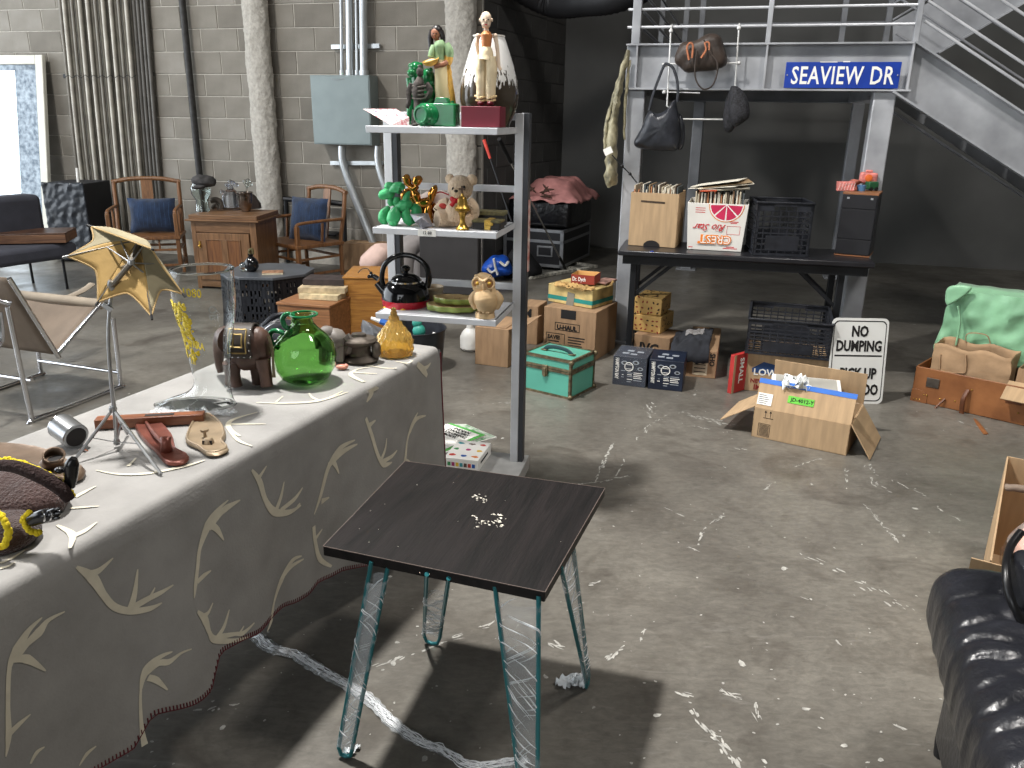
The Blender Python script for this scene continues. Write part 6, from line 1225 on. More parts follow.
for i, (lab, cx, cy, rx, yy, zz) in enumerate((('lower of the two leaf shaped green edged platters on the lowest shelf', 452, 312, 24, .10, 0), ('upper of the two leaf shaped green edged platters on the lowest shelf', 456, 304, 21, .14, .022))):
    t = on('leaf_platter', lab, 'platter', cx, z3, yy); t.o.location.z += zz; k = t.k
    def lf(u, v, top=True):
        a_ = 2*pi*u; r = rx*k*(1+.05*sin(a_*9)+.07*cos(a_*2)); e = v; return Vector((cos(a_)*r*e, sin(a_)*r*.62*e, .004+.024*e**3))
    mb = MB(); mb.grid(lambda u, v: lf(u, v), 64, 10, closeu=True); mb.build('dish', lt, t.o, solid=.004)
    mb = MB(); mb.grid(lambda u, v: (lambda p: Vector((p.x*(.985+v*.03), p.y*(.985+v*.03), p.z*(1-.72*(1-v))-.0005)))(lf(u, 1)), 64, 3, closeu=True); mb.build('green_rim', lg, t.o, solid=.004)
    mb = MB()
    for j in range(7): mb.tube([(0, 0, .0085), tuple(lf(.02+j/14+.22, .8)+Vector((0, 0, .003)))], .0014, 5)
    mb.build('leaf_vein', lt, t.o)
t = on('stoneware_bowl', 'stoneware bowl behind the kettle on the lowest shelf', 'bowl', 432, z3, .27); mb = MB(); t.lathe(mb, 432, [(6, 300), (9, 296), (11, 290), (11.5, 286)], 24, top=False); mb.build('body', mat('stoneware', (176, 160, 136), .5, 0, .1, 20), t.o, solid=.004)
ow = mat('carved_pale_wood', (212, 180, 136), .55, 0, .12, 8, .25, 40, stretch=(1, 1, 3)); t = on('owl_figurine', 'carved pale wooden owl at the right end of the lowest shelf', 'owl', 485, z3, .045); mb = MB()
t.b(mb, 483.5, 284, 12, 11.5, 10.5, 0, .05); t.t(mb, [(484, 289), (486, 297), (486.5, 304), (485.5, 311)], [12, 14.5, 13.6, 9.5], 20, flat=.85); t.lathe(mb, 485, [(10, 320.5), (10.2, 318), (9.6, 313), (9, 311.5)], 20); mb.build('body', ow, t.o)
for sx in (-1, 1):
    px = 483.3+sx*6
    mb = MB(); c = t.q(px, 283.5, -8.2); k = t.k; mb.tube([c+Vector((cos(a_)*5*k, abs(cos(a_))*1.2*k*0, sin(a_)*5.2*k)) for a_ in [2*pi*i/18 for i in range(18)]], 1.1*k, 6, closed=True); mb.build('eye_ring', ow, t.o)
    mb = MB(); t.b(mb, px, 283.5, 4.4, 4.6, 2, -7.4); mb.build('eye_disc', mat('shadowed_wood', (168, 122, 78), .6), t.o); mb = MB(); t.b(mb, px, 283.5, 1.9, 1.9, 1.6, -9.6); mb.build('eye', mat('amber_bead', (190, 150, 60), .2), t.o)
    mb = MB(); t.t(mb, [(486+sx*9, 292), (486+sx*13.4, 299), (486+sx*10.5, 309)], [3, 4.6, 2], 10, flat=1); mb.build('wing', ow, t.o)
mb = MB(); t.t(mb, [(483.3, 284, -10.5), (483.6, 290.5, -11.5)], [1.8, .5], 8, 2); t.t(mb, [(475, 275, -6), (483.3, 281, -11), (491, 275, -6)], [1, 1.4, 1], 8); mb.build('beak', ow, t.o)
mb = MB()
for px in (480, 484, 488): t.b(mb, px, 312.5, 1.8, 1.5, 2, -9)
mb.build('feet', ow, t.o)
# ---- base: books and the board game
zb_ = .086
def sheet(name, label, cat, pts, z, th, m, parts=None):
    P = [at(px, py, z+th) for px, py in pts]; c = sum(P, Vector())/len(P); d = P[-1]-P[0] if len(P) < 4 else P[2]-P[3]; rz = atan2(d.y, d.x); f = Fr(name, label, cat, (P[3].x, P[3].y, z), rz)
    Q = [f.inv @ (p-Vector((f.loc.x, f.loc.y, z+th))) for p in P]; MB().prism([(q.x, q.y) for q in Q][::-1] if 0 else [(q.x, q.y) for q in Q[::-1]], 0, th).build('body', m, f.o, smooth=False, bevel=.0008); return f, Q
f, Q = sheet('magazine', 'white edged green magazine under the coloring book on the rack base', 'magazine', ((445, 424), (466, 424), (497, 437), (470, 444)), zb_, .010, M_['white']); 
bkf = Q
MB().prism([(q.x*.94+Q[0].x*.03+.004, q.y*.94+.006) for q in Q[::-1]], .0101, .0108).build('cover', mat('green_leafy_print', (56, 120, 64), .5, 0, 0, 40, col2=(190, 196, 186)), f.o, smooth=False)
a = at(434, 446, zb_+.013); b = at(484, 436, zb_+.013)
P = [at(432, 433, zb_+.013), at(454, 425, zb_+.013), at(486, 436, zb_+.013), at(452, 447, zb_+.013)]
ex = (P[3]-P[0]); ex = P[2]-P[1]; rzc = atan2(ex.y, ex.x)
CB = Fr('coloring_book', 'green and white coloring book with black title on the base of the rack', 'book', P[0], rzc); CB.loc = P[0]; wq = ex.length; hq = (P[1]-P[0]).length*1.0
lc = CB.inv @ (P[1]-P[0]); v0 = Vector((0, 0, 0)); hgt_ = .27
MB().box(-.02, wq, -hgt_+.10, lc.y, -.003, .004).build('pages', M_['white'], CB.o); MB().box(-.02, wq, -hgt_+.10, lc.y, .004, .005).build('cover', mat('leaf_green_cover', (84, 164, 78), .5), CB.o)
MB().box(-.02, wq-.02, -hgt_+.12, lc.y-.02, .005, .006).build('title_panel', M_['white'], CB.o, bevel=.004)
for i, s_ in enumerate(('INDIAN', 'DANCERS', 'COLORING', 'BOOK')): text(s_, 'lettering', M_['ink'], CB.o, (wq*.46, lc.y-.05-.028*i, .0062), (0, 0, 0), .030, fat=.0010, align='CENTER')
zg = zb_+.055; P = [at(460, 439.5, zg), at(493, 443, zg), at(478, 461, zg), at(444, 457, zg)]; d = P[2]-P[3]; rzg = atan2(d.y, d.x); GB_ = Fr('board_game_box', 'white game box printed with small coloured pictures on the base of the rack', 'game box', (P[3].x, P[3].y, zb_), rzg); wg = d.length; dg = (GB_.inv @ (P[0]-P[3])).y
MB().box(0, wg, 0, dg, 0, .055).build('body', M_['white'], GB_.o, bevel=.0015)
cs_ = [(200, 60, 50), (40, 90, 170), (230, 130, 50), (60, 140, 80), (170, 50, 110), (230, 190, 60), (60, 150, 160), (90, 70, 60)]
for i in range(9):
    x, y = (.16+.34*(i % 3))*wg, (.18+.32*(i//3))*dg; mb = MB(); pts = [(x+cos(a_)*.017*random.uniform(.5, 1.1), y+sin(a_)*.013*random.uniform(.5, 1.1)) for a_ in [2*pi*j/9 for j in range(9)]]; mb.prism(pts, .055, .0556); mb.build('printed_picture', mat('print_%d' % (i % 8), cs_[i % 8], .5), GB_.o, smooth=False)
for i in range(7): mb = MB(); x = (.1+.12*i)*wg; mb.box(x, x+.014, -.0006, 0, .018, .036); mb.build('printed_picture', mat('print_%d' % ((i+3) % 8), cs_[(i+3) % 8], .5), GB_.o)
text('ZOO LOTTO', 'lettering', M_['ink'], GB_.o, (wg+.0008, .02, .018), (pi/2, 0, pi/2), .026) if 0 else MB().box(wg, wg+.0006, dg*.2, dg*.75, .024, .034).build('print_line', M_['ink'], GB_.o)
# ================================================= CLOTH COVERED TABLE
CT0 = at(437, 347, .75); CTD = (at(437, 347, .75)-at(0, 587, .75)).normalized(); CRZ = -atan2(CTD.x, CTD.y)
CT = Fr('long_table', 'long folding table hidden under the antler patterned cloth', 'table', (CT0.x, CT0.y, 0), CRZ)
TW, TL, TZ = .60, 2.75, .75     # local: x from -TW to 0, y from -TL to 0
print('cloth rz', math.degrees(CRZ))
bx('tabletop', M_['oakx'], CT.o, -TW+.01, -.01, -TL+.01, -.01, TZ-.03, TZ-.006, .003)
for x in (-TW+.06, -.06):
    for y in (-TL+.1, -.1): MB().tube([(x, y, 0), (x, y, TZ-.03)], .014, 8).build('leg', M_['blackmetal'], CT.o)
CC = Fr('antler_tablecloth', 'grey cloth with cream antlers and red stitched hem over the long table', 'tablecloth', (CT0.x, CT0.y, 0), CRZ)
def side(px, py): p = CC.X(px, py, .012); return (p.y, p.z)
HEM = sorted([side(*p) for p in ((436, 520), (395, 552), (345, 572), (341, 577), (320, 586), (319, 593), (300, 605), (290, 607), (258, 632), (245, 636), (215, 652), (211, 656), (210, 684), (190, 700), (150, 713), (143, 720), (142, 745), (110, 768), (70, 790))])
def hemz(y):
    if y <= HEM[0][0]: return HEM[0][1]
    if y >= HEM[-1][0]: return HEM[-1][1]
    for (a, za), (b, zb2) in zip(HEM, HEM[1:]):
        if a <= y <= b: return za+(zb2-za)*(y-a)/max(1e-6, b-a)
hz_s = [sum(hemz(-TL+j*.01+k*.01) for k in range(-2, 3))/5 for j in range(int(TL/.01)+2)]
def hem(y): j = min(len(hz_s)-2, max(0, (y+TL)/.01)); i = int(j); return hz_s[i]*(1-j+i)+hz_s[i+1]*(j-i)
def rip(y, d): return (.002+.026*min(1, d/.6)**1.3)*sin(y*9.5+1.2*sin(y*3.1)+.6)+.005*sin(y*23+d*4)*min(1, d*2)
R0 = .022
def cloth_side(y, z):       # point on the hanging right side at height z
    d = max(0, TZ-z)
    return Vector((.002+R0*.4+rip(y, d), y, z))
def cloth_pt(u, y):         # u along the cross direction: 0 left hem .. 1 right hem
    pass
NY = 260; rows = []
mb = MB(); vs = []
for j in range(NY+1):
    y = -TL+TL*j/NY; hz_ = hem(y); row = []
    for k in range(8): z = .25+(TZ-R0-.25)*k/8; row.append(Vector((-TW-.012-.02*(1-k/8)*(.5+.5*sin(y*8)), y, z)))
    for k in range(5): a = pi/2*k/4; row.append(Vector((-TW-.006+R0-R0*cos(a), y, TZ-R0+R0*sin(a))))
    for k in range(1, 20): row.append(Vector((-TW+R0+(TW-2*R0)*k/20, y, TZ+.0012*noise.noise(Vector((k*.4, y*5, 0))))))
    for k in range(5): a = pi/2*k/4; row.append(Vector((-R0+.006+R0*sin(a)+ (cloth_side(y, TZ-R0).x-R0-.0+R0-.006-.0)*0, y, TZ-R0+R0*cos(a))))
    for k in range(1, 31): z = TZ-R0+(hz_-TZ+R0)*k/30; row.append(cloth_side(y, z)+Vector((.004*0, 0, 0)))
    vs += row
K = len(row); fs = [(j*K+i, j*K+i+1, (j+1)*K+i+1, (j+1)*K+i) for j in range(NY) for i in range(K-1)]
mb.add(vs, fs)
clm = mat('grey_felted_cloth', (146, 144, 141), .95, 0, .07, 9, .12, 150)
mb.build('cloth', clm, CC.o, ang=70)
# end drapes
for y0, sgn in ((0, 1), (-TL, -1)):
    mb = MB(); h_ = hem(y0); mb.grid(lambda u, v: Vector((-TW-.01+(TW+.02)*u, y0+sgn*(.004+.03*v*(.5+.5*sin(u*14))), TZ-.01+(h_-TZ+.01)*v)), 30, 14); mb.build('end_drape', clm, CC.o)
mb = MB(); mb.tube([cloth_side(0, TZ-.02-(TZ-.02-hem(0))*k/20)+Vector((.001, .002, 0)) for k in range(21)], .003, 6); mb.build('red_edge', mat('maroon_thread', (98, 34, 42), .8), CC.o)
# blanket stitched hem
mb = MB(); y = -TL+.3
while y < -.01:
    p = cloth_side(y, hem(y)+.0); mb.box(-.0012, .0022, -.0009, .0009, -.002, .011, T(*p)); y += .0085
mb.tube([cloth_side(-TL+.3+j*.02, hem(-TL+.3+j*.02)-.001)+Vector((.001, 0, 0)) for j in range(int((TL-.31)/.02))], .0013, 5)
o = mb.build('hem_stitching', mat('maroon_thread', (98, 34, 42)), CC.o); o['kind'] = 'stuff'
# woven cream antlers
am = mat('cream_woven_antler', (204, 197, 178), .9, 0, .05, 30)
def antler_side(strokes):
    mb = MB()
    for pts, w in strokes:
        P = [Vector(side(*p)) for p in pts]; k = pxs(CC.W((.01, P[0].x, P[0].y))); W_ = [x*k*1.3 for x in w]
        L = stroke(P, W_, 6); vs = []
        for a, b in L:
            for s in (0, 1):
                q = a.lerp(b, s); c = cloth_side(q.x, min(q.y, TZ-R0*.9)); vs.append((c.x+.0012, q.x, min(q.y, TZ-R0*.4)))
        mb.add(vs, [(2*i, 2*i+1, 2*i+3, 2*i+2) for i in range(len(L)-1)])
    mb.build('antler_motif', am, CC.o, smooth=False)
def antler_top(strokes):
    mb = MB()
    for pts, w in strokes:
        P = [CC.inv @ (at(px, py, TZ+.002)-CC.loc) for px, py in pts]; P = [Vector((min(p.x, .001), p.y)) for p in P]; k = pxs(CC.W((P[0].x, P[0].y, TZ)))
        L = stroke(P, [x*k*1.3 for x in w], 5); vs = []
        for n_i, (a, b) in enumerate(L): vs += [(a.x, a.y, TZ+.0019+n_i*.00003+len(mb.v)*2e-6), (b.x, b.y, TZ+.0019+n_i*.00003+len(mb.v)*2e-6)]
        mb.add(vs, [(2*i, 2*i+1, 2*i+3, 2*i+2) for i in range(len(L)-1)])
    mb.build('antler_motif', am, CC.o, smooth=False)
antler_side([([(9, 758), (12, 738), (11, 708), (12, 669), (20, 650), (31, 631), (44, 618)], [1, 6, 4, 4, 10, 5, 1]), ([(20, 656), (30, 644), (41, 633), (50, 621), (66, 612)], [8, 6, 9, 4, 1]), ([(16, 661), (30, 660), (49, 672)], [4, 7, 1]), ([(12, 736), (22, 727), (35, 716)], [6, 5, 1])])
antler_side([([(77, 567), (93, 578), (104, 595), (115, 607), (131, 611), (148, 608), (159, 602)], [2, 9, 6, 6, 6, 5, 1]), ([(91, 574), (100, 570), (113, 558)], [6, 5, 1]), ([(130, 609), (134, 593), (137, 569)], [7, 5, 1]), ([(133, 607), (147, 598), (158, 592), (170, 584)], [6, 5, 4, 1]), ([(148, 597), (153, 587)], [3, 1])])
antler_side([([(190, 597), (192, 584), (195, 565), (198, 547), (207, 525), (215, 512), (228, 500)], [1, 4, 4, 4, 9, 4, 1]), ([(208, 528), (218, 515), (226, 508), (240, 500)], [6, 6, 6, 1]), ([(211, 525), (217, 530), (223, 540)], [6, 5, 1]), ([(194, 581), (201, 575), (209, 570)], [4, 4, 1])])
antler_side([([(144, 745), (141, 724), (140, 690), (145, 669), (156, 656), (167, 650)], [5, 3, 2, 8, 4, 1]), ([(145, 672), (155, 662), (164, 660), (175, 651), (185, 647)], [5, 5, 5, 2, 1]), ([(146, 677), (153, 679), (162, 688)], [5, 5, 1])])
antler_side([([(193, 610), (201, 619), (205, 631), (210, 638), (227, 640), (246, 636)], [2, 7, 4, 6, 4, 1]), ([(200, 615), (205, 611), (210, 602)], [5, 3, 1]), ([(213, 637), (221, 626), (227, 609)], [5, 4, 1]), ([(216, 636), (232, 633), (240, 632), (252, 622)], [5, 3, 4, 1]), ([(236, 633), (241, 625)], [3, 1])])
antler_side([([(268, 632), (274, 622), (278, 603), (286, 582), (297, 562), (306, 557)], [1, 5, 3, 6, 4, 1]), ([(288, 578), (296, 568), (308, 560)], [4, 4, 1])])
antler_side([([(252, 470), (260, 482), (266, 500), (276, 512), (292, 513), (304, 506)], [2, 6, 5, 7, 5, 1]), ([(259, 478), (267, 466)], [4, 1]), ([(278, 511), (283, 497), (286, 482)], [5, 4, 1]), ([(283, 511), (297, 500), (305, 488)], [4, 4, 1])])
antler_side([([(317, 515), (323, 496), (330, 468), (341, 449), (355, 440)], [1, 4, 5, 5, 1]), ([(330, 466), (344, 452), (357, 444)], [5, 5, 1]), ([(333, 460), (337, 465), (341, 474)], [5, 4, 1]), ([(324, 502), (332, 498)], [5, 1])])
antler_side([([(365, 418), (370, 435), (375, 454), (381, 464), (390, 462)], [3, 4, 4, 5, 1]), ([(367, 426), (374, 420)], [5, 1]), ([(378, 460), (383, 449), (385, 438)], [4, 3, 1]), ([(380, 461), (390, 456), (396, 450)], [4, 3, 1])])
antler_side([([(400, 473), (405, 459), (408, 440), (414, 424), (420, 413)], [1, 5, 3, 4, 1]), ([(411, 432), (418, 420), (428, 416)], [4, 4, 1]), ([(405, 461), (412, 462)], [5, 1])])
antler_side([([(317, 527), (319, 542), (325, 560), (338, 568)], [4, 4, 5, 2]), ([(319, 540), (326, 530)], [4, 1])])
antler_side([([(303, 504), (301, 507), (298, 511)], [2, 3, 1])])
antler_side([([(85, 768), (92, 756), (101, 748)], [1, 4, 1])]); antler_side([([(36, 766), (42, 755), (50, 749)], [2, 4, 1])])
antler_top([([(57, 525), (72, 534), (74, 549)], [2, 6, 2]), ([(72, 536), (84, 531), (97, 522)], [7, 5, 1])])
antler_top([([(256, 402.5), (285, 403), (317, 401), (348, 392)], [1, 3, 4, 1]), ([(318, 400), (312, 397), (309, 393)], [3, 2, 1]), ([(330, 397), (343, 391)], [2, 1]), ([(276, 402), (283, 396)], [2, 1])])
antler_top([([(377, 373.5), (362, 373), (352, 372), (352, 376), (364, 382)], [1, 2, 3, 4, 3]), ([(352, 372), (358, 369), (370, 367)], [3, 2, 1])])
antler_side([([(364, 382), (371, 391), (366, 402)], [4, 7, 1]), ([(371, 389), (378, 388)], [6, 1])])
antler_top([([(240, 436), (229, 428), (232, 420), (258, 412)], [2, 4, 4, 1]), ([(230, 424), (246, 424), (266, 424)], [3, 2, 1]), ([(227, 427), (238, 440), (252, 446)], [2, 3, 1])])
antler_top([([(396, 361), (407, 363), (418, 361)], [1, 2, 2]), ([(360, 364), (385, 368), (397, 368)], [1, 2, 1])])
antler_side([([(418, 364), (424, 370), (428, 376)], [4, 6, 3]), ([(424, 369), (428, 367), (431, 363)], [4, 3, 1])])
for s_ in ([([(96, 470), (120, 474), (150, 473), (185, 466), (205, 460)], [1, 3, 4, 4, 1]), ([(75, 497), (84, 492), (96, 486)], [4, 4, 1]), ([(70, 508), (84, 507), (99, 506)], [3, 3, 1]), ([(0, 563), (12, 558), (25, 550)], [3, 3, 1]), ([(0, 568), (8, 566), (15, 562)], [4, 3, 1]), ([(128, 466), (136, 458)], [3, 1])]): antler_top([s_])
# ================================================= THINGS ON THE CLOTH
ZC = TZ+.003
def item(name, label, cat, px, py, rz=0, z=None, group=None): return It(name, label, cat, at(px, py, ZC if z is None else z), rz, group)
# glass boot
t = item('glass_boot', 'tall clear glass beer boot with a yellow crest on the cloth behind the iron lasts', 'glass boot', 208, 405, 0); k = t.k
secs = [(268.5, 202, 28.5), (285, 202.5, 29.3), (300, 204, 29), (318, 206.5, 26.5), (335, 208.5, 23), (352, 209.5, 20.5), (368, 211, 18.5), (380, 212, 17), (388, 211, 19), (394, 207, 24), (399, 201, 32), (404, 197, 39), (408, 196, 40)]
zz0 = t.q(208, 405).z; C_ = []
for y, cx, rx in secs: q = t.q(cx, y); C_.append((q.x, max(q.z-0, .0), rx*k, min(rx, 28)*k if y < 385 else (19+ (y-385)*.15)*k))
C_[-1] = (C_[-1][0], .003, C_[-1][2], C_[-1][3])
zs_ = [c[1] for c in C_]
def boot(f, a, off=0):
    f = min(max(f, 0), len(C_)-1.0001); i = int(f); P = [Vector(c) for c in C_]; c = cr(P, i, f-i); 
    x = cos(a); y = sin(a); return Vector((c[0]+(c[2]+off)*x, (c[3]+off)*y, max(.001, c[1])))
mb = MB(); N1 = 72; NA = 40
mb.grid(lambda u, v: boot(v*12, -u*2*pi), NA, N1, closeu=True); n0 = len(mb.v)
mb.f.append([n0-NA+j for j in range(NA)]); mb.m.append(0)
o = mb.build('body', glass('boot_glass', (250, 252, 252), 0, 1.22), t.o, ang=60, solid=.0022); o.modifiers['solid'].offset = -1
mb = MB(); mb.tube([boot(0, 2*pi*j/40) for j in range(40)], .0022, 6, closed=True); mb.build('rim', glass('rim_glass', (240, 246, 246), .02), t.o)
yp = mat('yellow_print', (222, 196, 40), .5, 0, .2, 30); rnd = random.Random(3); mb = MB()
for i in range(170):
    f = rnd.uniform(1.9, 5.2); a_ = -math.acos(rnd.uniform(-.97, min(0, -.35+.06*f))); 
    
    c = 0; s_ = rnd.uniform(.0022, .0060); ps = []
    for j in range(6):
        da = 2*pi*j/6; ps.append(boot(f+sin(da)*s_*rnd.uniform(.6, 1.3)*30, a_+cos(da)*s_*rnd.uniform(.6, 1.3)*22, .0012))
    mb.add(ps, [tuple(range(6))])
mb.build('yellow_crest', yp, t.o, solid=.0004)
for s_, f, a_, sz in (('1080', 1.35, -pi+1.25, .017), ('ORRA', 4.35, -pi+.95, .015), ('1n', 5.4, -pi+.9, .013)):
    p = boot(f, a_, .002); text(s_, 'lettering', yp, t.o, p, (pi/2, 0, a_+pi/2), sz*1.9, fat=.0004)
text('OB', 'lettering', mat('pale_print', (190, 194, 190), .5, alpha=.6), t.o, boot(2.0, -1.1, .002), (pi/2, pi/2, -1.1+pi/2), .028, fat=.0008)
# crumpled clear film round the boot's foot
t = item('crumpled_film', 'crumpled clear plastic film lying round the foot of the glass boot', 'plastic film', 200, 409, 0); mb = MB()
for i in range(16):
    x0 = t.q(random.uniform(158, 236), 405).x; y0 = random.uniform(-.045, .0); mb.grid(lambda u, v: Vector((x0+(u-.5)*.05, y0+(v-.5)*.022, max(.001, .004+.016*noise.noise(Vector((u*5+i, v*5, i*2)))))), 7, 5)
mb.build('film', mat('bright_clear_film', (235, 238, 240), .15, 0, .05, 8, .8, 24, alpha=.35), t.o, noisy=.006, nscale=40)
# tripod parasol
Y0_ = at(117, 446, ZC); t = It('tripod_umbrella', 'small mustard fabric umbrella reflector mounted on a thin metal tripod', 'umbrella', Y0_, 0); am_ = mat('aluminium_tube', (176, 178, 180), .3, .85, .08)
foot = [Lq for Lq in (t.inv @ (at(73, 462, ZC+.003)-t.loc), t.inv @ (at(161, 474, ZC+.003)-t.loc), t.inv @ (at(122, 438, ZC+.003)-t.loc+Vector((0, .03, 0))))]
hub = t.q(113, 409); hb2 = t.q(117, 443)
mb = MB(); t.t(mb, [(113, 287), (110, 306), (108.5, 330), (109, 352), (111.5, 385), (115, 415), (117, 444)], [1.6, 1.6, 1.7, 1.8, 1.9, 2.1, 2.1], 10); mb.build('mast', am_, t.o)
for i, p in enumerate(foot):
    MB().tube([hub+(p-hub)*.02, p], .0042, 6).build('tripod_leg', am_, t.o); m_ = hub.lerp(p, .55); MB().bar(hb2+Vector((0, 0, .002)), m_, .004, .002).build('strut', am_, t.o)
mb = MB(); mb.lathe([(.008, -.006), (.010, 0), (.008, .008)], 12, T(*hub)).build('collar', am_, t.o); MB().lathe([(.007, -.004), (.009, 0), (.006, .012)], 12, T(*hb2)).build('hub', am_, t.o)
mb = MB(); t.t(mb, [(113, 290), (110, 285), (111, 281)], [2.2, 2.6, 2.6], 8, 2); mb.build('swivel_joint', am_, t.o); a = t.q(105, 307, -3); MB().box(-.012, .012, -.004, .004, -.006, .006, T(a.x+.006, a.y, a.z) @ RY(.7)).build('clamp', am_, t.o, bevel=.001)
ap = t.q(139, 240, 38); gh = t.q(131, 263, 10)
mb = MB(); t.t(mb, [(111, 287, 0), (131, 263, 10), (139, 241, 36)], [2.6, 2.6, 2.2], 8, 1); mb.build('shaft', mat('grey_brown_tube', (112, 106, 96), .4, .5), t.o)
tips = [t.q(*p) for p in ((67, 256.5, 8), (91, 226.5, 42), (152, 248, -22), (183, 294, -8), (151.5, 316, -30), (98, 302, -14))]
order = [0, 1, 2, 3, 4, 5]; ymt = mat('mustard_parasol_cloth', (178, 146, 88), .8, 0, .12, 10, .2, 30); gyt = mat('olive_grey_cloth', (150, 140, 112), .8, 0, .12, 10, .2, 30)
tips2 = [t.q(*p) for p in ((67, 256.5, 8), (91, 226.5, 42), (186, 240, 60), (183, 294, 14), (151.5, 316, -16), (98, 302, -10))]
tips2[2] = t.q(152, 249, 4)
def panel(A, B, mm, nm, conc=.22):
    def f(u, v):
        e = A.lerp(B, u); m = (A+B)/2; sc = 1-conc*4*u*(1-u)*(1-abs(2*u-1)*.2); q = ap+(e-ap)*sc*1.0; p = ap.lerp(q, v); bel = (p-ap).length; return p+Vector((.0, .006*sin(pi*v), .010*sin(pi*v)))
    mb = MB(); mb.grid(f, 14, 10); mb.build(nm, mm, t.o, solid=.0014, ang=80)
    mb = MB(); mb.tube([f(j/14, 1) for j in range(15)], .0022, 5); mb.build('hem', mat('tan_binding', (176, 148, 100), .8), t.o)
for i in range(6): panel(tips2[i], tips2[(i+1) % 6], gyt if i in (0, 1, 2, 3) else ymt, 'canopy_panel', .22 if i not in (1,) else .06)
for i, p in enumerate(tips2):
    MB().tube([ap, p], .0028, 6).build('rib', mat('grey_brown_tube', (112, 106, 96)), t.o); MB().tube([gh, ap.lerp(p, .45)], .0020, 6).build('strut', am_, t.o)
    d = (p-ap).normalized(); MB().tube([p-d*.004, p+d*.010], .0030, 6).build('rib_tip', M_['rubber'] if i != 0 else am_, t.o)
MB().lathe([(.008, -.004), (.009, .002), (.006, .008)], 10, T(*gh)).build('runner', am_, t.o)
# metal can with wire and knob
t = item('metal_canister', 'small brushed metal canister with coiled copper wire lying beside the tripod', 'canister', 72, 446, 0); a = t.q(60, 425, 8); b = t.q(78, 447, -8); d = (b-a); r_ = 13.0*t.k; up = Vector((0, 0, 1)); a.z = max(a.z, r_+.0); b.z = r_
MB().tube([a, a+(b-a)*.04, a+(b-a)*.97, b], [r_*.9, r_, r_, r_*.93], 28).build('body', mat('brushed_aluminium', (160, 162, 164), .3, .9, .06, 4, stretch=(1, 8, 8)), t.o)
MB().tube([b+(b-a)*.005, b+(b-a)*.02], [r_*.78, r_*.76], 24).build('dark_mouth', M_['ink'], t.o); MB().tube([a+(b-a)*.05, a+(b-a)*.07], r_*1.02, 28).build('band', M_['chrome'], t.o)
for i in range(6):
    mb = MB(); t.t(mb, [(79+i, 449, -12), (84+i, 457-i, -8), (90+i*.8, 455+i, -10)], .6, 5); mb.build('copper_wire', mat('copper', (190, 110, 70), .3, .9) if i % 2 else M_['white'], t.o)
mb = MB(); c = t.q(94, 459, -12); mb.tube([c+Vector((-.012, 0, 0)), c+Vector((.004, -.004, 0))], [.010, .012], 14); mb.build('knob', mat('dark_brown_knob', (84, 64, 52), .5), t.o)
# plank
a, rz, w = front(95, 430, 203, 424, ZC); t = It('wooden_level', 'reddish brown wooden spirit level lying behind the tripod and the iron lasts', 'spirit level', a, rz); wl = t.P(204, 423).x
MB().box(0, wl, 0, .035, 0, t.P(95, 418).z*.8).build('body', wood('mahogany', (134, 84, 56), (96, 56, 38), 'x', .35), t.o, bevel=.002); h = t.P(95, 418).z*.8; MB().box(wl*.45, wl*.72, .010, .024, h, h+.001).build('vial_slot', M_['ink'], t.o)
# shoe lasts: built on the cloth plane from their outlines
def last(name, label, out, m, holes, hgt_, rim=True):
    P = [at(px, py, ZC) for px, py in out]; c = sum(P, Vector())/len(P); t = Fr(name, label, 'shoe last', c, 0); L = spline([Vector((p.x-c.x, p.y-c.y)) for p in P], 4, True); k = len(L)
    mb = MB(); rings = [(.96, 0), (1, .004), (1, hgt_*.5), (.94, hgt_), (.86, hgt_*.92), (.5, hgt_*.8)]; vs = []
    for s_, z in rings: vs += [(q.x*s_, q.y*s_, z) for q in L]
    fs = [(i*k+j, i*k+(j+1) % k, (i+1)*k+(j+1) % k, (i+1)*k+j) for i in range(len(rings)-1) for j in range(k)]; fs += [tuple(range(k))[::-1], tuple(range(5*k, 6*k))]
    mb.add(vs, fs); mb.build('body', m, t.o, ang=60, noisy=.0012, nscale=60)
    if rim: MB().tube([Vector((q.x*.9, q.y*.9, hgt_)) for q in L], .0028, 6, closed=True).build('raised_rim', m, t.o)
    return t
rl = mat('rusty_red_iron', (118, 66, 54), .38, .35, .2, 16, .1, 60); bl_ = mat('tan_grey_iron', (146, 128, 104), .45, .35, .12, 16, .1, 60); tp_ = mat('taupe_iron', (112, 94, 78), .4, .35, .15, 16, .1, 60)
t = last('red_shoe_last', 'rusty red cast iron shoe last with a hollow post on the cloth', ((135, 425), (147, 420), (160, 424), (172, 437), (177, 452), (189, 459), (184, 466), (167, 466), (157, 455), (142, 440)), rl, 0, .012, False)
def q_(t, px, py, z): p = at(px, py, ZC+z)-t.loc; p.z = z; return p
mb = MB(); c = q_(t, 167, 455, 0); c2 = q_(t, 166, 437, .045); mb.tube([Vector((c.x, c.y, .005)), Vector((c.x*.6+c2.x*.4, c.y*.6+c2.y*.4, .03)), Vector((c2.x, c2.y, .045))], [.014, .010, .011], 14, caps=False); mb.build('post', rl, t.o, solid=.003); MB().tube([Vector((c2.x, c2.y, .038)), Vector((c2.x, c2.y, .0385))], .0085, 12).build('hole', M_['ink'], t.o)
mb = MB(); mb.tube([q_(t, 146, 422, .014), q_(t, 154, 433, .020), q_(t, 163, 443, .026)], [.004, .006, .005], 8); mb.build('ridge', rl, t.o)
t = last('tan_shoe_last', 'tan grey cast iron shoe last with a raised rim and a small knob', ((197, 417), (210, 415), (222, 425), (226, 437), (223, 444), (229, 452), (219, 457), (207, 457), (199, 451), (187, 445), (186, 437), (191, 425)), bl_, 0, .010)
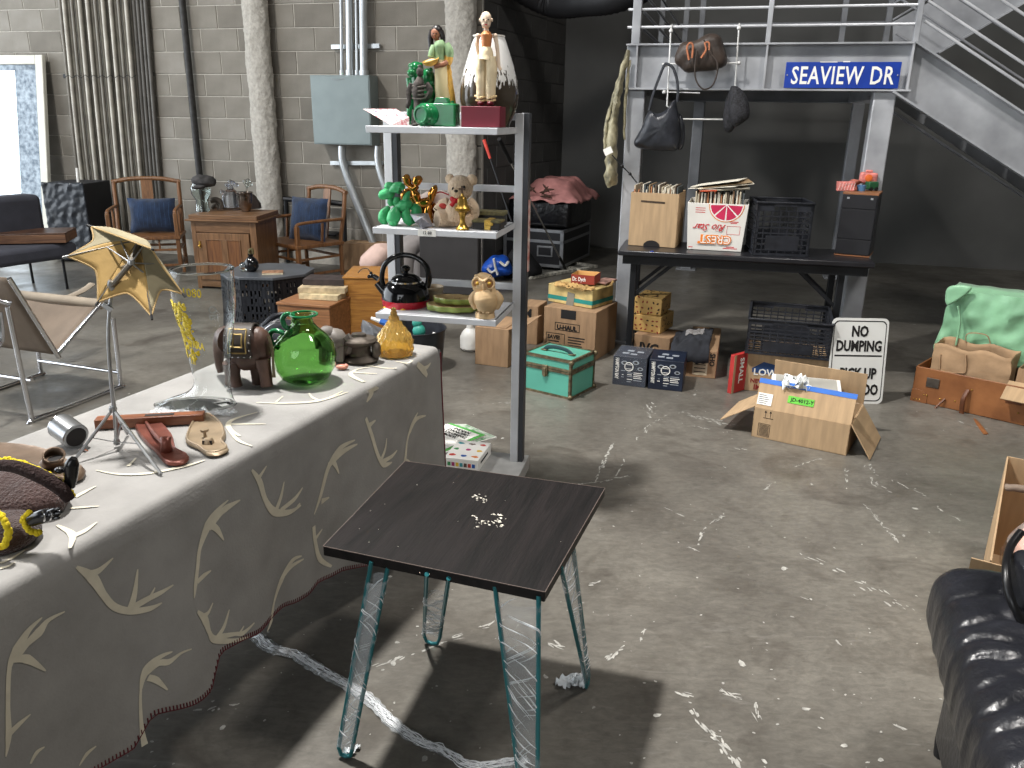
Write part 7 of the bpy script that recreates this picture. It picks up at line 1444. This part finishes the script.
c = q_(t, 205.5, 440, .0); MB().lathe([(.004, .006), (.004, .022), (.010, .024), (.010, .030), (.004, .031), (0, .031)], 16, T(c.x, c.y, 0)).build('knob', bl_, t.o); c = q_(t, 209, 446, 0); MB().lathe([(.014, .008), (.012, .018), (.008, .022)], 14, T(c.x, c.y, 0)).build('post', bl_, t.o); MB().box(-.012, .012, -.0105, -.008, .008, .018, T(c.x, c.y, 0)).build('post_slot', M_['ink'], t.o)
t = last('taupe_shoe_last', 'large taupe cast iron shoe last with an open socket behind the knitted doll', ((-20, 452), (0, 449), (25, 451), (45, 455), (62, 462), (76, 470), (86, 474), (80, 482), (60, 486), (30, 478), (0, 468), (-20, 465)), tp_, 0, .020, False)
c = q_(t, 52, 470, 0); c2 = q_(t, 54, 455, .055); mb = MB(); mb.tube([Vector((c.x, c.y, .01)), Vector((c.x*.5+c2.x*.5, c.y*.5+c2.y*.5, .03)), Vector((c2.x, c2.y, .055))], [.026, .020, .022], 18, caps=False, flat=.85); mb.build('socket', tp_, t.o, solid=.004); MB().tube([Vector((c2.x, c2.y, .047)), Vector((c2.x, c2.y, .0475))], .017, 16, flat=.8).build('hole', M_['ink'], t.o)
# elephant
t = item('elephant_figurine', 'dark wooden elephant figurine with a brass studded blanket behind the glass boot', 'figurine', 250, 386, 0); em = mat('dark_elephant_wood', (84, 62, 52), .45, 0, .2, 12, .25, 40); mb = MB()
t.b(mb, 248, 348, 23, 23, 17); t.b(mb, 259, 347, 13, 21, 14); t.t(mb, [(232, 340, 10), (226, 338, 24), (221, 346, 32), (220, 360, 34), (222, 372, 34)], [14, 12, 8, 5.5, 4], 14)
for pts, r in ((((262, 358, -6), (265, 374, -6), (267, 386, -6)), (9, 6.5, 6)), (((257, 360, 7), (257, 374, 7), (258, 384, 7)), (8, 6, 5.5)), (((232, 362, -6), (234, 374, -6), (237, 386, -6)), (9, 6.5, 6)), (((234, 362, 8), (233, 374, 8), (232, 384, 8)), (8, 6, 5.5))): t.t(mb, pts, list(r), 12)
mb.v = [Vector((v.x, v.y, max(v.z, 0))) for v in mb.v]; mb.build('body', em, t.o, noisy=.003, nscale=30)
mb = MB(); t.t(mb, [(268, 336, -8), (272, 348, -10), (273, 362, -10), (274, 377, -9)], [1.6, 1.4, 1.2, 1.8], 8); mb.build('tail', mat('olive_tail', (96, 86, 62), .6), t.o)
mb = MB(); t.b(mb, 233, 342, 6, 11, 4, 2); mb.build('ear', em, t.o)
blm2 = mat('dark_blanket', (52, 44, 38), .55, 0, .2, 20); bgo = mat('aged_gold_trim', (150, 128, 76), .45, .5, .2, 20); k = t.k; c = t.q(243, 348)
def bl2(u, v): a_ = radians(-28+ (236*u)); return Vector((c.x+(-12+26*v)*k, c.y-cos(a_)*18.5*k, c.z+4*k+sin(a_)*21*k)) 
mb = MB(); mb.grid(bl2, 26, 12); mb.build('blanket', blm2, t.o, solid=.002)
for u in (.04, .28):
    for v in (.0, .33, .66, 1.0):
        p = bl2(.5, v); 
mb_ = []
for v in (.06, .94):
    for i in range(5):
        u = .02+.085*i; p = bl2(u, v); MB().ball((p.x, p.y-.002, p.z), .0026, 8, 6).build('stud', M_['chrome'], t.o)
for v in (.28, .5, .72): p = bl2(.02, v); MB().ball((p.x, p.y-.002, p.z), .0026, 8, 6).build('stud', M_['chrome'], t.o)
mb = MB()
for A_, B_ in (((.07, .2), (.07, .8)), ((.07, .8), (.36, .8)), ((.36, .8), (.36, .2)), ((.07, .2), (.36, .2)), ((.14, .34), (.14, .66)), ((.14, .66), (.29, .66)), ((.29, .34), (.29, .66)), ((.14, .34), (.29, .34))):
    mb.tube([bl2(A_[0]+(B_[0]-A_[0])*j/6, A_[1]+(B_[1]-A_[1])*j/6)+Vector((0, -.0015, 0)) for j in range(7)], .0022, 5)
mb.build('gold_trim', bgo, t.o)
# green jug
t = item('green_glass_jug', 'round bubbly green glass jug with a looping opaque handle on the cloth', 'jug', 307, 381, 0); gg_ = bpy.data.materials.new('green_glass'); gg_.use_nodes = True; b_ = gg_.node_tree.nodes['Principled BSDF']
b_.inputs['Base Color'].default_value = lin((166, 212, 146)); b_.inputs['Transmission Weight'].default_value = 1; b_.inputs['Roughness'].default_value = .03; b_.inputs['IOR'].default_value = 1.33
pf_ = [(0, 381.5), (16, 381), (24, 376), (29.5, 366), (31, 355), (29, 344), (23, 335), (15, 328), (11, 323), (10, 318), (12, 315.5), (13, 314.5)]
mb = MB(); t.lathe(mb, 306.5, pf_, 48, top=False); n_ = len(mb.v)
mb.v = [Vector((v.x*(1+.03*noise.noise(v*18)), v.y*(1+.03*noise.noise(v*18)), v.z)) for v in mb.v]; o = mb.build('body', gg_, t.o, solid=.0035, ang=80); o.modifiers['solid'].offset = -1
gh_ = mat('opaque_green_glass', (28, 112, 66), .15, 0, .1); mb = MB(); t.t(mb, [(294, 316, 0), (287, 314, -2), (282.5, 319, -2), (285, 326, -3), (290, 330, -4), (288, 335, -5), (281, 332, -4), (273, 331, -3), (269.5, 337, -2), (273, 344, -2), (279, 348, 0)], [2.6]*11, 10); mb.build('handle', gh_, t.o)
mb = MB(); mb.tube([t.q(303.5, 314.3)+Vector((cos(a_)*13*t.k, sin(a_)*13*t.k, 0)) for a_ in [2*pi*i/32 for i in range(32)]], 1.1*t.k, 8, closed=True); mb.build('lip', gh_, t.o)
# grey carving and iron piece, amber jar
t = item('grey_animal_carving', 'small grey stone animal carving behind the green jug', 'carving', 331, 362, 0); gm_ = mat('grey_soapstone', (116, 110, 104), .5, 0, .15, 20, .2, 40); mb = MB(); t.b(mb, 334, 340, 13, 12, 12); t.b(mb, 326, 334, 9, 8, 8, -3); t.t(mb, [(322, 332), (318, 338), (319, 348)], [5, 4, 3], 8); t.t(mb, [(345, 336), (350, 344), (347, 352)], [6, 5, 4], 8)
for x, d in ((324, -4), (330, 5), (340, -4), (346, 5)): t.t(mb, [(x, 346, d), (x, 361, d)], [5, 4.4], 8, 1)
mb.build('body', gm_, t.o, noisy=.004, nscale=40)
t = item('iron_spool', 'heavy dark iron spool shaped piece with two wide flanges left of the amber jar', 'iron piece', 360, 361, 0); mb = MB(); t.lathe(mb, 360, [(17, 361), (19, 359), (17, 356.5), (12, 354.5), (11, 350), (12, 345.5), (17, 343), (18.5, 340), (16, 337.5), (8, 336), (7, 333.5), (0, 333)], 28, sy=.8); mb.build('body', M_['iron'], t.o, noisy=.003, nscale=30)
for q5 in ((376, 350, 5, 9, 8), (343, 341, 5, 3.4, 6)): mb = MB(); t.b(mb, *q5); mb.build('lug', M_['iron'], t.o, noisy=.003, nscale=30)
t = item('amber_glass_jar', 'amber diamond textured glass jar with a pointed top near the table corner', 'jar', 395, 354, 0); k = t.k
pfj = [(15, 355.5), (17.8, 354), (18.8, 349), (19, 342), (17.4, 336), (13.4, 330.5), (9.2, 325), (5.8, 320), (3.8, 315), (2.8, 311), (2.6, 308.5), (0, 307)]; c = t.q(395, 355)
zj = [(r*k, t.q(395, y).z) for r, y in pfj]
def jar(u, v):
    f = v*(len(zj)-1); i = min(int(f), len(zj)-2); g = f-i; r = zj[i][0]*(1-g)+zj[i+1][0]*g; z = zj[i][1]*(1-g)+zj[i+1][1]*g; a_ = u*2*pi
    w_ = (abs(sin(a_*8+v*16))**.5+abs(sin(a_*8-v*16))**.5-1)*.0042*min(1, r/.02); return Vector((c.x+(r-w_)*cos(a_), c.y+(r-w_)*sin(a_), max(0.0005, z)))
ag = bpy.data.materials.new('amber_glass'); ag.use_nodes = True; b_ = ag.node_tree.nodes['Principled BSDF']; b_.inputs['Base Color'].default_value = lin((255, 224, 140)); b_.inputs['Transmission Weight'].default_value = .85; b_.inputs['Roughness'].default_value = .05; b_.inputs['IOR'].default_value = 1.4
mb = MB(); mb.grid(jar, 128, 64, closeu=True); mb.f.append(list(range(128))[::-1]); mb.m.append(0); o = mb.build('body', ag, t.o, solid=.003, ang=70); o.modifiers['solid'].offset = -1
t = item('pink_pebble', 'tiny pink pebble like trinket on the cloth right of the green jug', 'trinket', 342, 369, .2); mb = MB(); t.b(mb, 342, 367, 6, 2.8, 4, 0, .05); t.b(mb, 346, 366, 2.4, 2.4, 3); mb.v = [Vector((v.x, v.y, max(v.z, 0))) for v in mb.v]; mb.build('body', mat('salmon_pink', (206, 140, 122), .4), t.o)
# knitted doll
t = item('knitted_doll', 'brown knitted doll body with yellow trim and black hands at the table edge', 'doll', 22, 540, 0); kb = mat('brown_knit', (64, 42, 38), .95, 0, .2, 10, 1.0, 160, sheen=.3); ky = mat('yellow_yarn', (220, 196, 36), .9, 0, .1, 40, .6, 120); bh_ = mat('shiny_black_vinyl', (20, 20, 22), .2)
def slab(t, out, z0, th, m, nm, noisy=.003, dome=.02):
    P = [t.inv @ (at(px, py, ZC+z0)-t.loc) for px, py in out]; c = sum(P, Vector())/len(P); L = spline([Vector((p.x, p.y)) for p in P], 4, True); k = len(L); vs = []
    rings = [(.9, 0), (1, th*.35), (.97, th*.7), (.85, th), (.6, th+dome*.5), (.3, th+dome*.8)]
    for s_, z in rings: vs += [(c.x+(q.x-c.x)*s_, c.y+(q.y-c.y)*s_, z0+z) for q in L]
    vs.append((c.x, c.y, z0+th+dome)); n = len(vs)-1
    fs = [(i*k+j, i*k+(j+1) % k, (i+1)*k+(j+1) % k, (i+1)*k+j) for i in range(5) for j in range(k)]+[(5*k+j, 5*k+(j+1) % k, n) for j in range(k)]+[tuple(range(k))[::-1]]
    mb = MB(); mb.add(vs, fs); return mb.build(nm, m, t.o, noisy=noisy, nscale=25, ang=80)
slab(t, ((-45, 470), (0, 474), (30, 478), (60, 492), (72, 502), (68, 512), (48, 520), (0, 528), (-45, 530)), 0, .05, kb, 'body', .006, .03)
slab(t, ((-30, 520), (0, 522), (26, 522), (42, 530), (38, 542), (20, 552), (-10, 560), (-30, 562)), 0, .035, kb, 'skirt', .006, .012)
def yarn(pts, r, nm='yellow_trim'):
    mb = MB(); P = spline([t.q(*p) for p in pts], 10); mb.tube(P, r*t.k*.8, 8)
    for i, p in enumerate(P[::2]): mb.ball(p+Vector((random.uniform(-1, 1), random.uniform(-1, 1), random.uniform(-1, 1)))*t.k, r*t.k, 8, 6)
    return mb.build(nm, ky, t.o)
yarn([(-15, 461, 10), (5, 460, 6), (20, 462, 4), (38, 469, 2), (55, 478, 0), (68, 488, -2), (72, 496, -4)], 2.6)
mb = MB(); t.t(mb, [(-10, 466, 0), (12, 466, -4), (38, 475, -8), (60, 488, -10), (70, 500, -10)], [5, 6, 7, 7, 5], 12); mb.build('knit_collar', mat('dark_brown_knit', (46, 28, 26), .95, 0, .2, 10, 1, 160), t.o)
yarn([(28, 513, -22), (24, 519, -24), (26, 527, -26), (33, 532, -26), (40, 533, -24)], 3.0, 'yellow_cuff'); yarn([(-4, 512, -30), (4, 520, -34), (8, 532, -36), (5, 544, -36), (-4, 548, -34)], 3.4, 'yellow_cuff')
mb = MB(); t.t(mb, [(32, 520, -22), (44, 516, -24), (54, 514, -25), (61, 512, -26)], [6.5, 7, 5.5, 1.6], 12)
for dy in (-4, 0, 4): t.t(mb, [(46, 516+dy*.6, -26), (54, 514+dy, -28), (60, 513+dy*1.2, -28)], [2.4, 2, 1], 8)
mb.build('hand', bh_, t.o); mb = MB(); t.t(mb, [(43, 511, -30), (45, 516, -32), (44, 521, -31)], 1.0, 6); t.t(mb, [(50, 511, -30), (52, 515, -32), (50, 520, -31)], .9, 6); mb.build('white_paint', M_['chrome'], t.o)
mb = MB(); t.t(mb, [(70, 486, 0), (71, 474, -2), (72, 464, -3), (74, 458, -3)], [5, 6.5, 6.5, 3], 12); t.b(mb, 60, 470, 5, 3.4, 5, -2); mb.build('hand', bh_, t.o)
# ================================================= DARK SQUARE TABLE IN FRONT
zt = .57; A = at(405, 461, zt); B = at(605, 488, zt); D = at(323, 546, zt); C = at(545, 592, zt)
ctr = (A+B+C+D)/4; e1 = (B-A+C-D)/2; e2 = (A-D+B-C)/2; BRZ = atan2(e1.y, e1.x); wx = e1.length; wy = e2.length; print('table', wx, wy, math.degrees(BRZ), math.degrees(atan2(e2.y, e2.x)))
BT = It('square_hairpin_table', 'dark wood grain square table on teal hairpin legs wrapped in clear film', 'table', (ctr.x, ctr.y, 0), BRZ)
iv = BT.inv; def_c = [iv @ (p-Vector((ctr.x, ctr.y, 0))) for p in (D, C, B, A)]; TH = .026
dw_m = wood('dark_walnut_laminate', (30, 26, 26), (15, 14, 14), 'y', .5, 2.2); dw_m.node_tree.nodes['Principled BSDF'].inputs['Specular IOR Level'].default_value = .28
mb = MB(); mb.prism([(p.x, p.y) for p in def_c], zt-TH, zt).build('tabletop', dw_m, BT.o, bevel=.0015, smooth=False)
ec = def_c; mb = MB()
for i in range(4): mb.bar((ec[i].x, ec[i].y, zt-.0005), (ec[(i+1) % 4].x, ec[(i+1) % 4].y, zt-.0005), .0018, .0016)
mb.build('worn_edge', mat('worn_edge_highlight', (96, 84, 78), .5), BT.o)
# flaked residue on the top
def tp(px, py): p = iv @ (at(px, py, zt)-Vector((ctr.x, ctr.y, 0))); return p
wpm = mat('flaked_white_residue', (214, 208, 194), .7, 0, .12, 60); mb = MB(); rnd = random.Random(5)
for cx, cy, sx, sy, n in ((480, 497, 7, 2.2, 16), (485, 502, 3, 3, 7), (482, 521, 4, 3, 12), (497, 515, 5, 1.6, 10), (499, 521, 4, 3.5, 14), (474, 517, 4, 2, 4), (490, 524, 8, 3, 8), (477, 528, 3, 1, 3), (500, 526, 4, 1, 5)):
    for i in range(n):
        p = tp(cx+rnd.gauss(0, sx*.6), cy+rnd.gauss(0, sy*.6)); s_ = rnd.uniform(.001, .0042); mb.prism([(p.x+cos(a_)*s_*rnd.uniform(.5, 1.4), p.y+sin(a_)*s_*rnd.uniform(.4, .9)) for a_ in [2*pi*j/7 for j in range(7)]], zt, zt+.0012)
for i in range(14):
    p = tp(rnd.uniform(350, 580), rnd.uniform(475, 580)); s_ = .0009; mb.prism([(p.x+cos(a_)*s_, p.y+sin(a_)*s_) for a_ in [2*pi*j/5 for j in range(5)]], zt, zt+.0008)
o = mb.build('white_residue', wpm, BT.o, smooth=False); o['kind'] = 'stuff'
teal = mat('teal_enamel_rod', (40, 112, 118), .35, .2, .1)
def G(p): q = iv @ (Vector(p)-Vector((ctr.x, ctr.y, 0))); return q
FL = at(346, 758); BLc = at(432, 645); BR = at(587, 687); FRt = FL+(BR-BLc)
mounts = [(FL, (367, 568), (384, 570)), (BLc, (425, 582), (447, 586)), (BR, (566, 574), (577, 546)), (FRt, (497, 594), (541, 604))]
filmc = mat('clear_stretch_wrap', (226, 232, 236), .12, 0, .05, 8, .9, 30, alpha=.16); filmw = mat('bunched_wrap', (232, 236, 238), .2, 0, .05, 8, .9, 30, alpha=1)
for i, (ft, m1, m2) in enumerate(mounts):
    f = G(ft); f.z = 0; a = G(at(*m1, zt-TH)); b = G(at(*m2, zt-TH)); dirn = (b-a); dirn.z = 0; dirn.normalize(); fw = .018 if i != 1 else .026
    ic = Vector((-(a.x+b.x), -(a.y+b.y), 0)).normalized()*.014; a = a+ic+Vector((0, 0, .012)); b = b+ic+Vector((0, 0, .012)); P = [a, f-dirn*fw+Vector((0, 0, .03)), f-dirn*fw*.7+Vector((0, 0, .010)), f+Vector((0, 0, .006)), f+dirn*fw*.7+Vector((0, 0, .010)), f+dirn*fw+Vector((0, 0, .03)), b]
    lg_ = MB().tube([P[0], P[0].lerp(P[1], .5), P[1], P[2], P[3], P[4], P[5], P[5].lerp(P[6], .5), P[6]], .0056, 10).build('leg', teal, BT.o)
    mc = (a+b)/2; inn = Vector((-mc.x, -mc.y, 0)).normalized()*.035; MB().bar(a+inn+Vector((0, 0, -.001)), b+inn+Vector((0, 0, -.001)), .02, .003).build('mount_plate', teal, lg_)
    # stretch film wound round both rods
    mb = MB(); r0 = .010
    lo, hi = ((.0, .92), (.02, .75), (.0, .97), (.0, .96))[i]
    def wrap(u, v, i=i):
        z = lo+(hi-lo)*v; c1 = P[1].lerp(a, z); c2 = P[5].lerp(b, z); an = u*2*pi; m = (c1+c2)/2; hw = (c2-c1).length/2+r0*.8; nn = dirn.cross(Vector((0, 0, 1)))
        k = 1+.25*noise.noise(Vector((an*1.5, v*14, i*5))); w_ = 1
        return m+dirn*cos(an)*hw*(1-.12*sin(v*pi))*w_+nn*sin(an)*r0*.9*k+Vector((0, 0, .01*sin(an+v*9)))
    mb.grid(wrap, 24, 60, closeu=True); mb.build('film_wrap', filmc if i == 3 else mat('film_leg', (228, 234, 238), .12, 0, .05, 8, 1.0, 40, alpha=.26), lg_, noisy=.003, nscale=60)
    mb = MB(); rr_ = random.Random(i+20)
    for s_ in range(40 if i != 3 else 46):
        v0 = rr_.uniform(0, .9); u0 = rr_.uniform(0, 1); pts = [wrap(u0+j*.06, min(1, v0+j*.018)) for j in range(7)]; mb.tube(pts, [.0002, .0008, .0014, .0019, .0014, .0008, .0002], 4)
    mb.build('film_crease', filmw, lg_, noisy=.002, nscale=50)
# torn film at two feet
def scrap(px, py, w, label, n=7, h=.03):
    t = It('film_scrap', label, 'plastic film', at(px, py, 0), 0); mb = MB()
    for i in range(n):
        x0 = random.uniform(-w, w)*.5; y0 = random.uniform(-w, w)*.3; mb.grid(lambda u, v: Vector((x0+(u-.5)*w*.7, y0+(v-.5)*w*.4, max(.001, h*.5+h*noise.noise(Vector((u*3+i, v*3, i*2)))))), 7, 5)
    mb.build('film', filmw, t.o, noisy=.006, nscale=40); return t
scrap(572, 684, .06, 'torn scrap of clear film at the foot of the right hairpin leg'); scrap(434, 606, .05, 'torn scrap of clear film hanging in the far hairpin leg') if 0 else None
scrap(352, 752, .035, 'torn scrap of clear film at the foot of the left hairpin leg', 4, .015)
# long twisted film strip on the floor
P = [at(*p, .006) for p in ((256, 636), (272, 648), (296, 655), (320, 670), (345, 684), (370, 700), (392, 722), (418, 740), (446, 752), (468, 765), (500, 764), (530, 760))]
t = Fr('twisted_film_strip', 'long twisted strip of clear plastic film trailing over the floor under the square table', 'plastic film', P[0], 0); Q = spline([p-Vector((P[0].x, P[0].y, P[0].z)) for p in P], 8); rnd = random.Random(4)
fsm = mat('floor_film', (214, 218, 220), .18, 0, .1, 12, 1.0, 50, alpha=.3); fsw = mat('floor_film_edge', (236, 238, 240), .2, 0, .08, 12, .8, 50, alpha=.95)
for k_ in range(3):
    mb = MB()
    def rb(u, v):
        j = v*(len(Q)-1); i = min(int(j), len(Q)-2); p = Q[i].lerp(Q[i+1], j-i); d = (Q[i+1]-Q[i]).normalized(); n = Vector((-d.y, d.x, 0)); w_ = .010+.010*abs(noise.noise(Vector((v*6, k_, 1))))+.012*(1-v)
        return p+n*(u-.5)*w_*2+Vector((0, 0, max(-.005, .006*noise.noise(Vector((u*3, v*40, k_*3))))))
    mb.grid(rb, 6, 150); mb.build('film', fsm, t.o, noisy=.004, nscale=60)
for k_ in range(16):
    mb = MB(); off = rnd.uniform(-.012, .012); pts = []
    for i in range(len(Q)-1): d = (Q[i+1]-Q[i]).normalized(); n = Vector((-d.y, d.x, 0)); pts.append(Q[i]+n*(off+.012*noise.noise(Vector((i*.3, k_*1.7, 0))))+Vector((0, 0, .002+.003*abs(noise.noise(Vector((i*.4, k_, 4)))))))
    mb.tube(pts, rnd.uniform(.0006, .0014), 5); mb.build('film_fold', fsw, t.o, noisy=.002, nscale=70)
# ================================================= BLACK LEATHER ARMCHAIR AT THE RIGHT EDGE
AR = It('black_leather_armchair', 'black creased leather armchair with a padded rolled arm in the right foreground', 'armchair', at(985, 700, .0), 0)
blk = mat('creased_black_leather', (30, 31, 36), .30, 0, .2, 8, .25, 60, coat=.1)
za = .52; out = [at(px, py, za)-Vector((AR.loc.x, AR.loc.y, 0)) for px, py in ((934, 620), (940, 592), (958, 576), (985, 569), (1010, 567), (1060, 575))]
left = [at(px, py, za)-Vector((AR.loc.x, AR.loc.y, 0)) for px, py in ((931, 640), (940, 700), (957, 768), (985, 850))]
cf = at(1010, 575, za)-Vector((AR.loc.x, AR.loc.y, 0)); cn = at(1075, 880, za)-Vector((AR.loc.x, AR.loc.y, 0))
lf = at(932, 640, za)-Vector((AR.loc.x, AR.loc.y, 0)); ln_ = at(985, 850, za)-Vector((AR.loc.x, AR.loc.y, 0)); axis = (ln_-lf); axis.z = 0; La = axis.length+.45; axis.normalize(); perp = Vector((-axis.y, axis.x, 0))
if perp.x < 0: perp = -perp
wd = .30; far = lf-axis*(.395)+perp*.045; print('arm', lf, axis, wd)
def arm(u, v):
    # v along the arm from its far rounded end, u round the section
    a_ = u*2*pi; s = v*La; e = min(1, (v*La)/.10); rad = sqrt(max(0, 1-(1-e)**2)) if s < .10 else 1
    cx = wd/2; rx = wd/2*(.35+.65*rad) if s < .1 else wd/2
    ca, sa = cos(a_), sin(a_); q = 3.2; sx = abs(ca)**(2/q)*(1 if ca > 0 else -1); sy = abs(sa)**(2/q)*(1 if sa > 0 else -1)
    hz__ = .105*rad
    x = cx+sx*rx*rad**.3; z = za-.085+sy*hz__
    side_ = max(0, -sx)   # the outer flank
    wr_ = 0
    for k_, (c_, am2, w_) in enumerate(((.17, .007, .012), (.27, .009, .013), (.34, .010, .012), (.41, .010, .012), (.47, .009, .011), (.54, .011, .012), (.61, .009, .012), (.70, .010, .014), (.80, .009, .014), (.95, .009, .015))):
        ph = s-c_+.05*sx+.03*noise.noise(Vector((sx*2, k_, 1))); wr_ -= am2*math.exp(-(ph/w_)**2)*(1+.1*side_)
    wr_ += .006*noise.noise(Vector((sx*3, s*16, sy*2)))+.0012*sin(s*120+4*sx)*side_
    P_ = far+axis*s+perp*(x-wr_*sx*.35); return Vector((P_.x, P_.y, z+wr_*max(0, sy)))
mb = MB(); mb.grid(arm, 64, 170, closeu=True); mb.f.append(list(range(64))); mb.m.append(0); mb.build('padded_arm', blk, AR.o, ang=85)
def slabp(pa, w, l, z0, z1, nm, m=blk, bev=.03):
    c = [pa, pa+axis*l, pa+axis*l+perp*w, pa+perp*w]; mb = MB(); mb.prism([(p.x, p.y) for p in c], z0, z1); return mb.build(nm, m, AR.o, bevel=bev, segs=3)
slabp(far+axis*.10+perp*.07, .20, La-.1, .05, za-.16, 'arm_base'); slabp(far+axis*.16+perp*.24, .55, La-.2, .10, .42, 'seat', bev=.04)
for s_ in (.1, La-.1): p = far+axis*s_+perp*.1; MB().lathe([(.018, 0), (.022, .05)], 10, T(p.x, p.y, 0)).build('foot', M_['rubber'], AR.o)
# reclined back cushion with piping
c1_ = [at(*p)-Vector((AR.loc.x, AR.loc.y, 0)) for p in ((1021, 532, .66), (1010, 548, .64), (1006, 572, .62), (1011, 600, .58), (1022, 622, .54))]
mb = MB(); mb.tube(spline(c1_, 6), .009, 10); mb.build('piping', mat('black_piping', (16, 16, 18), .3), AR.o)
bc = c1_[2]; print('bc', bc); o = MB().box(.012, .52, -.07, .05, .36, bc.z+.035).build('back_cushion', blk, AR.o, bevel=.045, segs=4, loc=(bc.x+.02, bc.y, 0), rot=(-.05, 0, 0)); o.modifiers.new('sd', 'SUBSURF').render_levels = 1; MB().box(.04, .50, .03, .08, .10, bc.z-.05).build('back_frame', blk, AR.o, bevel=.02, loc=(bc.x, bc.y, 0))
# ================================================= OPEN CARTON BEHIND IT
z0c = .40; a = at(990, 560, z0c); b = at(1007, 456, z0c); d = b-a; rz = atan2(d.y, d.x)-pi/2; OB = It('tall_open_carton', 'tall open cardboard carton with red lettering behind the black leather armchair', 'box', (a.x, a.y, 0), rz); dl = d.length; wc_ = .42
mb = MB(); t_ = .005; mb.box(0, t_, 0, dl, 0, z0c).box(wc_-t_, wc_, 0, dl, 0, z0c).box(0, wc_, 0, t_, 0, z0c-.02).box(0, wc_, dl-t_, dl, 0, z0c).box(0, wc_, 0, dl, 0, t_); mb.build('body', M_['card'], OB.o)
MB().box(-.045, .05, -.004, 0, -.0, .07, T(0, -.004, z0c-.07) @ RX(.12)).build('front_flap', M_['card'], OB.o)
for i in range(7): y = dl*(.30+.08*i); MB().box(.0055, .0065, y, y+.02, z0c-.045-.012*(i % 2), z0c-.02).build('red_print', M_['redink'], OB.o)
MB().box(-.060, -.036, -.010, -.006, z0c-.075, z0c-.055).build('orange_label', mat('orange_label', (226, 110, 40), .6), OB.o)
t = It('driftwood_stick', 'thick grey brown wooden stick lying across the tall open carton', 'stick', OB.W((.02, dl*.62, z0c+.01)), rz); MB().tube(spline([(-.01, 0, 0), (.06, -.01, .012), (.2, -.02, .015), (.38, -.01, .0)], 4), [.013]*5+[.018]*4+[.02]*4, 12).build('stick', mat('grey_driftwood', (124, 108, 94), .8, 0, .2, 10, .3, 40), t.o, noisy=.004, nscale=30)
t = It('pink_plastic_bag', 'salmon pink contents in clear plastic inside the tall open carton', 'bag', OB.W((.13, dl*.36, .23)), rz); mb = MB(); mb.ball((0.05, 0, .05), (.14, .11, .13), 20, 12); mb.build('contents', mat('salmon_contents', (222, 160, 132), .5, 0, .15, 14), t.o, noisy=.03, nscale=12); mb = MB(); mb.ball((0.05, 0, .05), (.15, .12, .14), 20, 12); mb.build('clear_plastic', mat('clear_bag', (236, 240, 240), .12, 0, .05, 8, .8, 24, alpha=.25), t.o, noisy=.035, nscale=12)
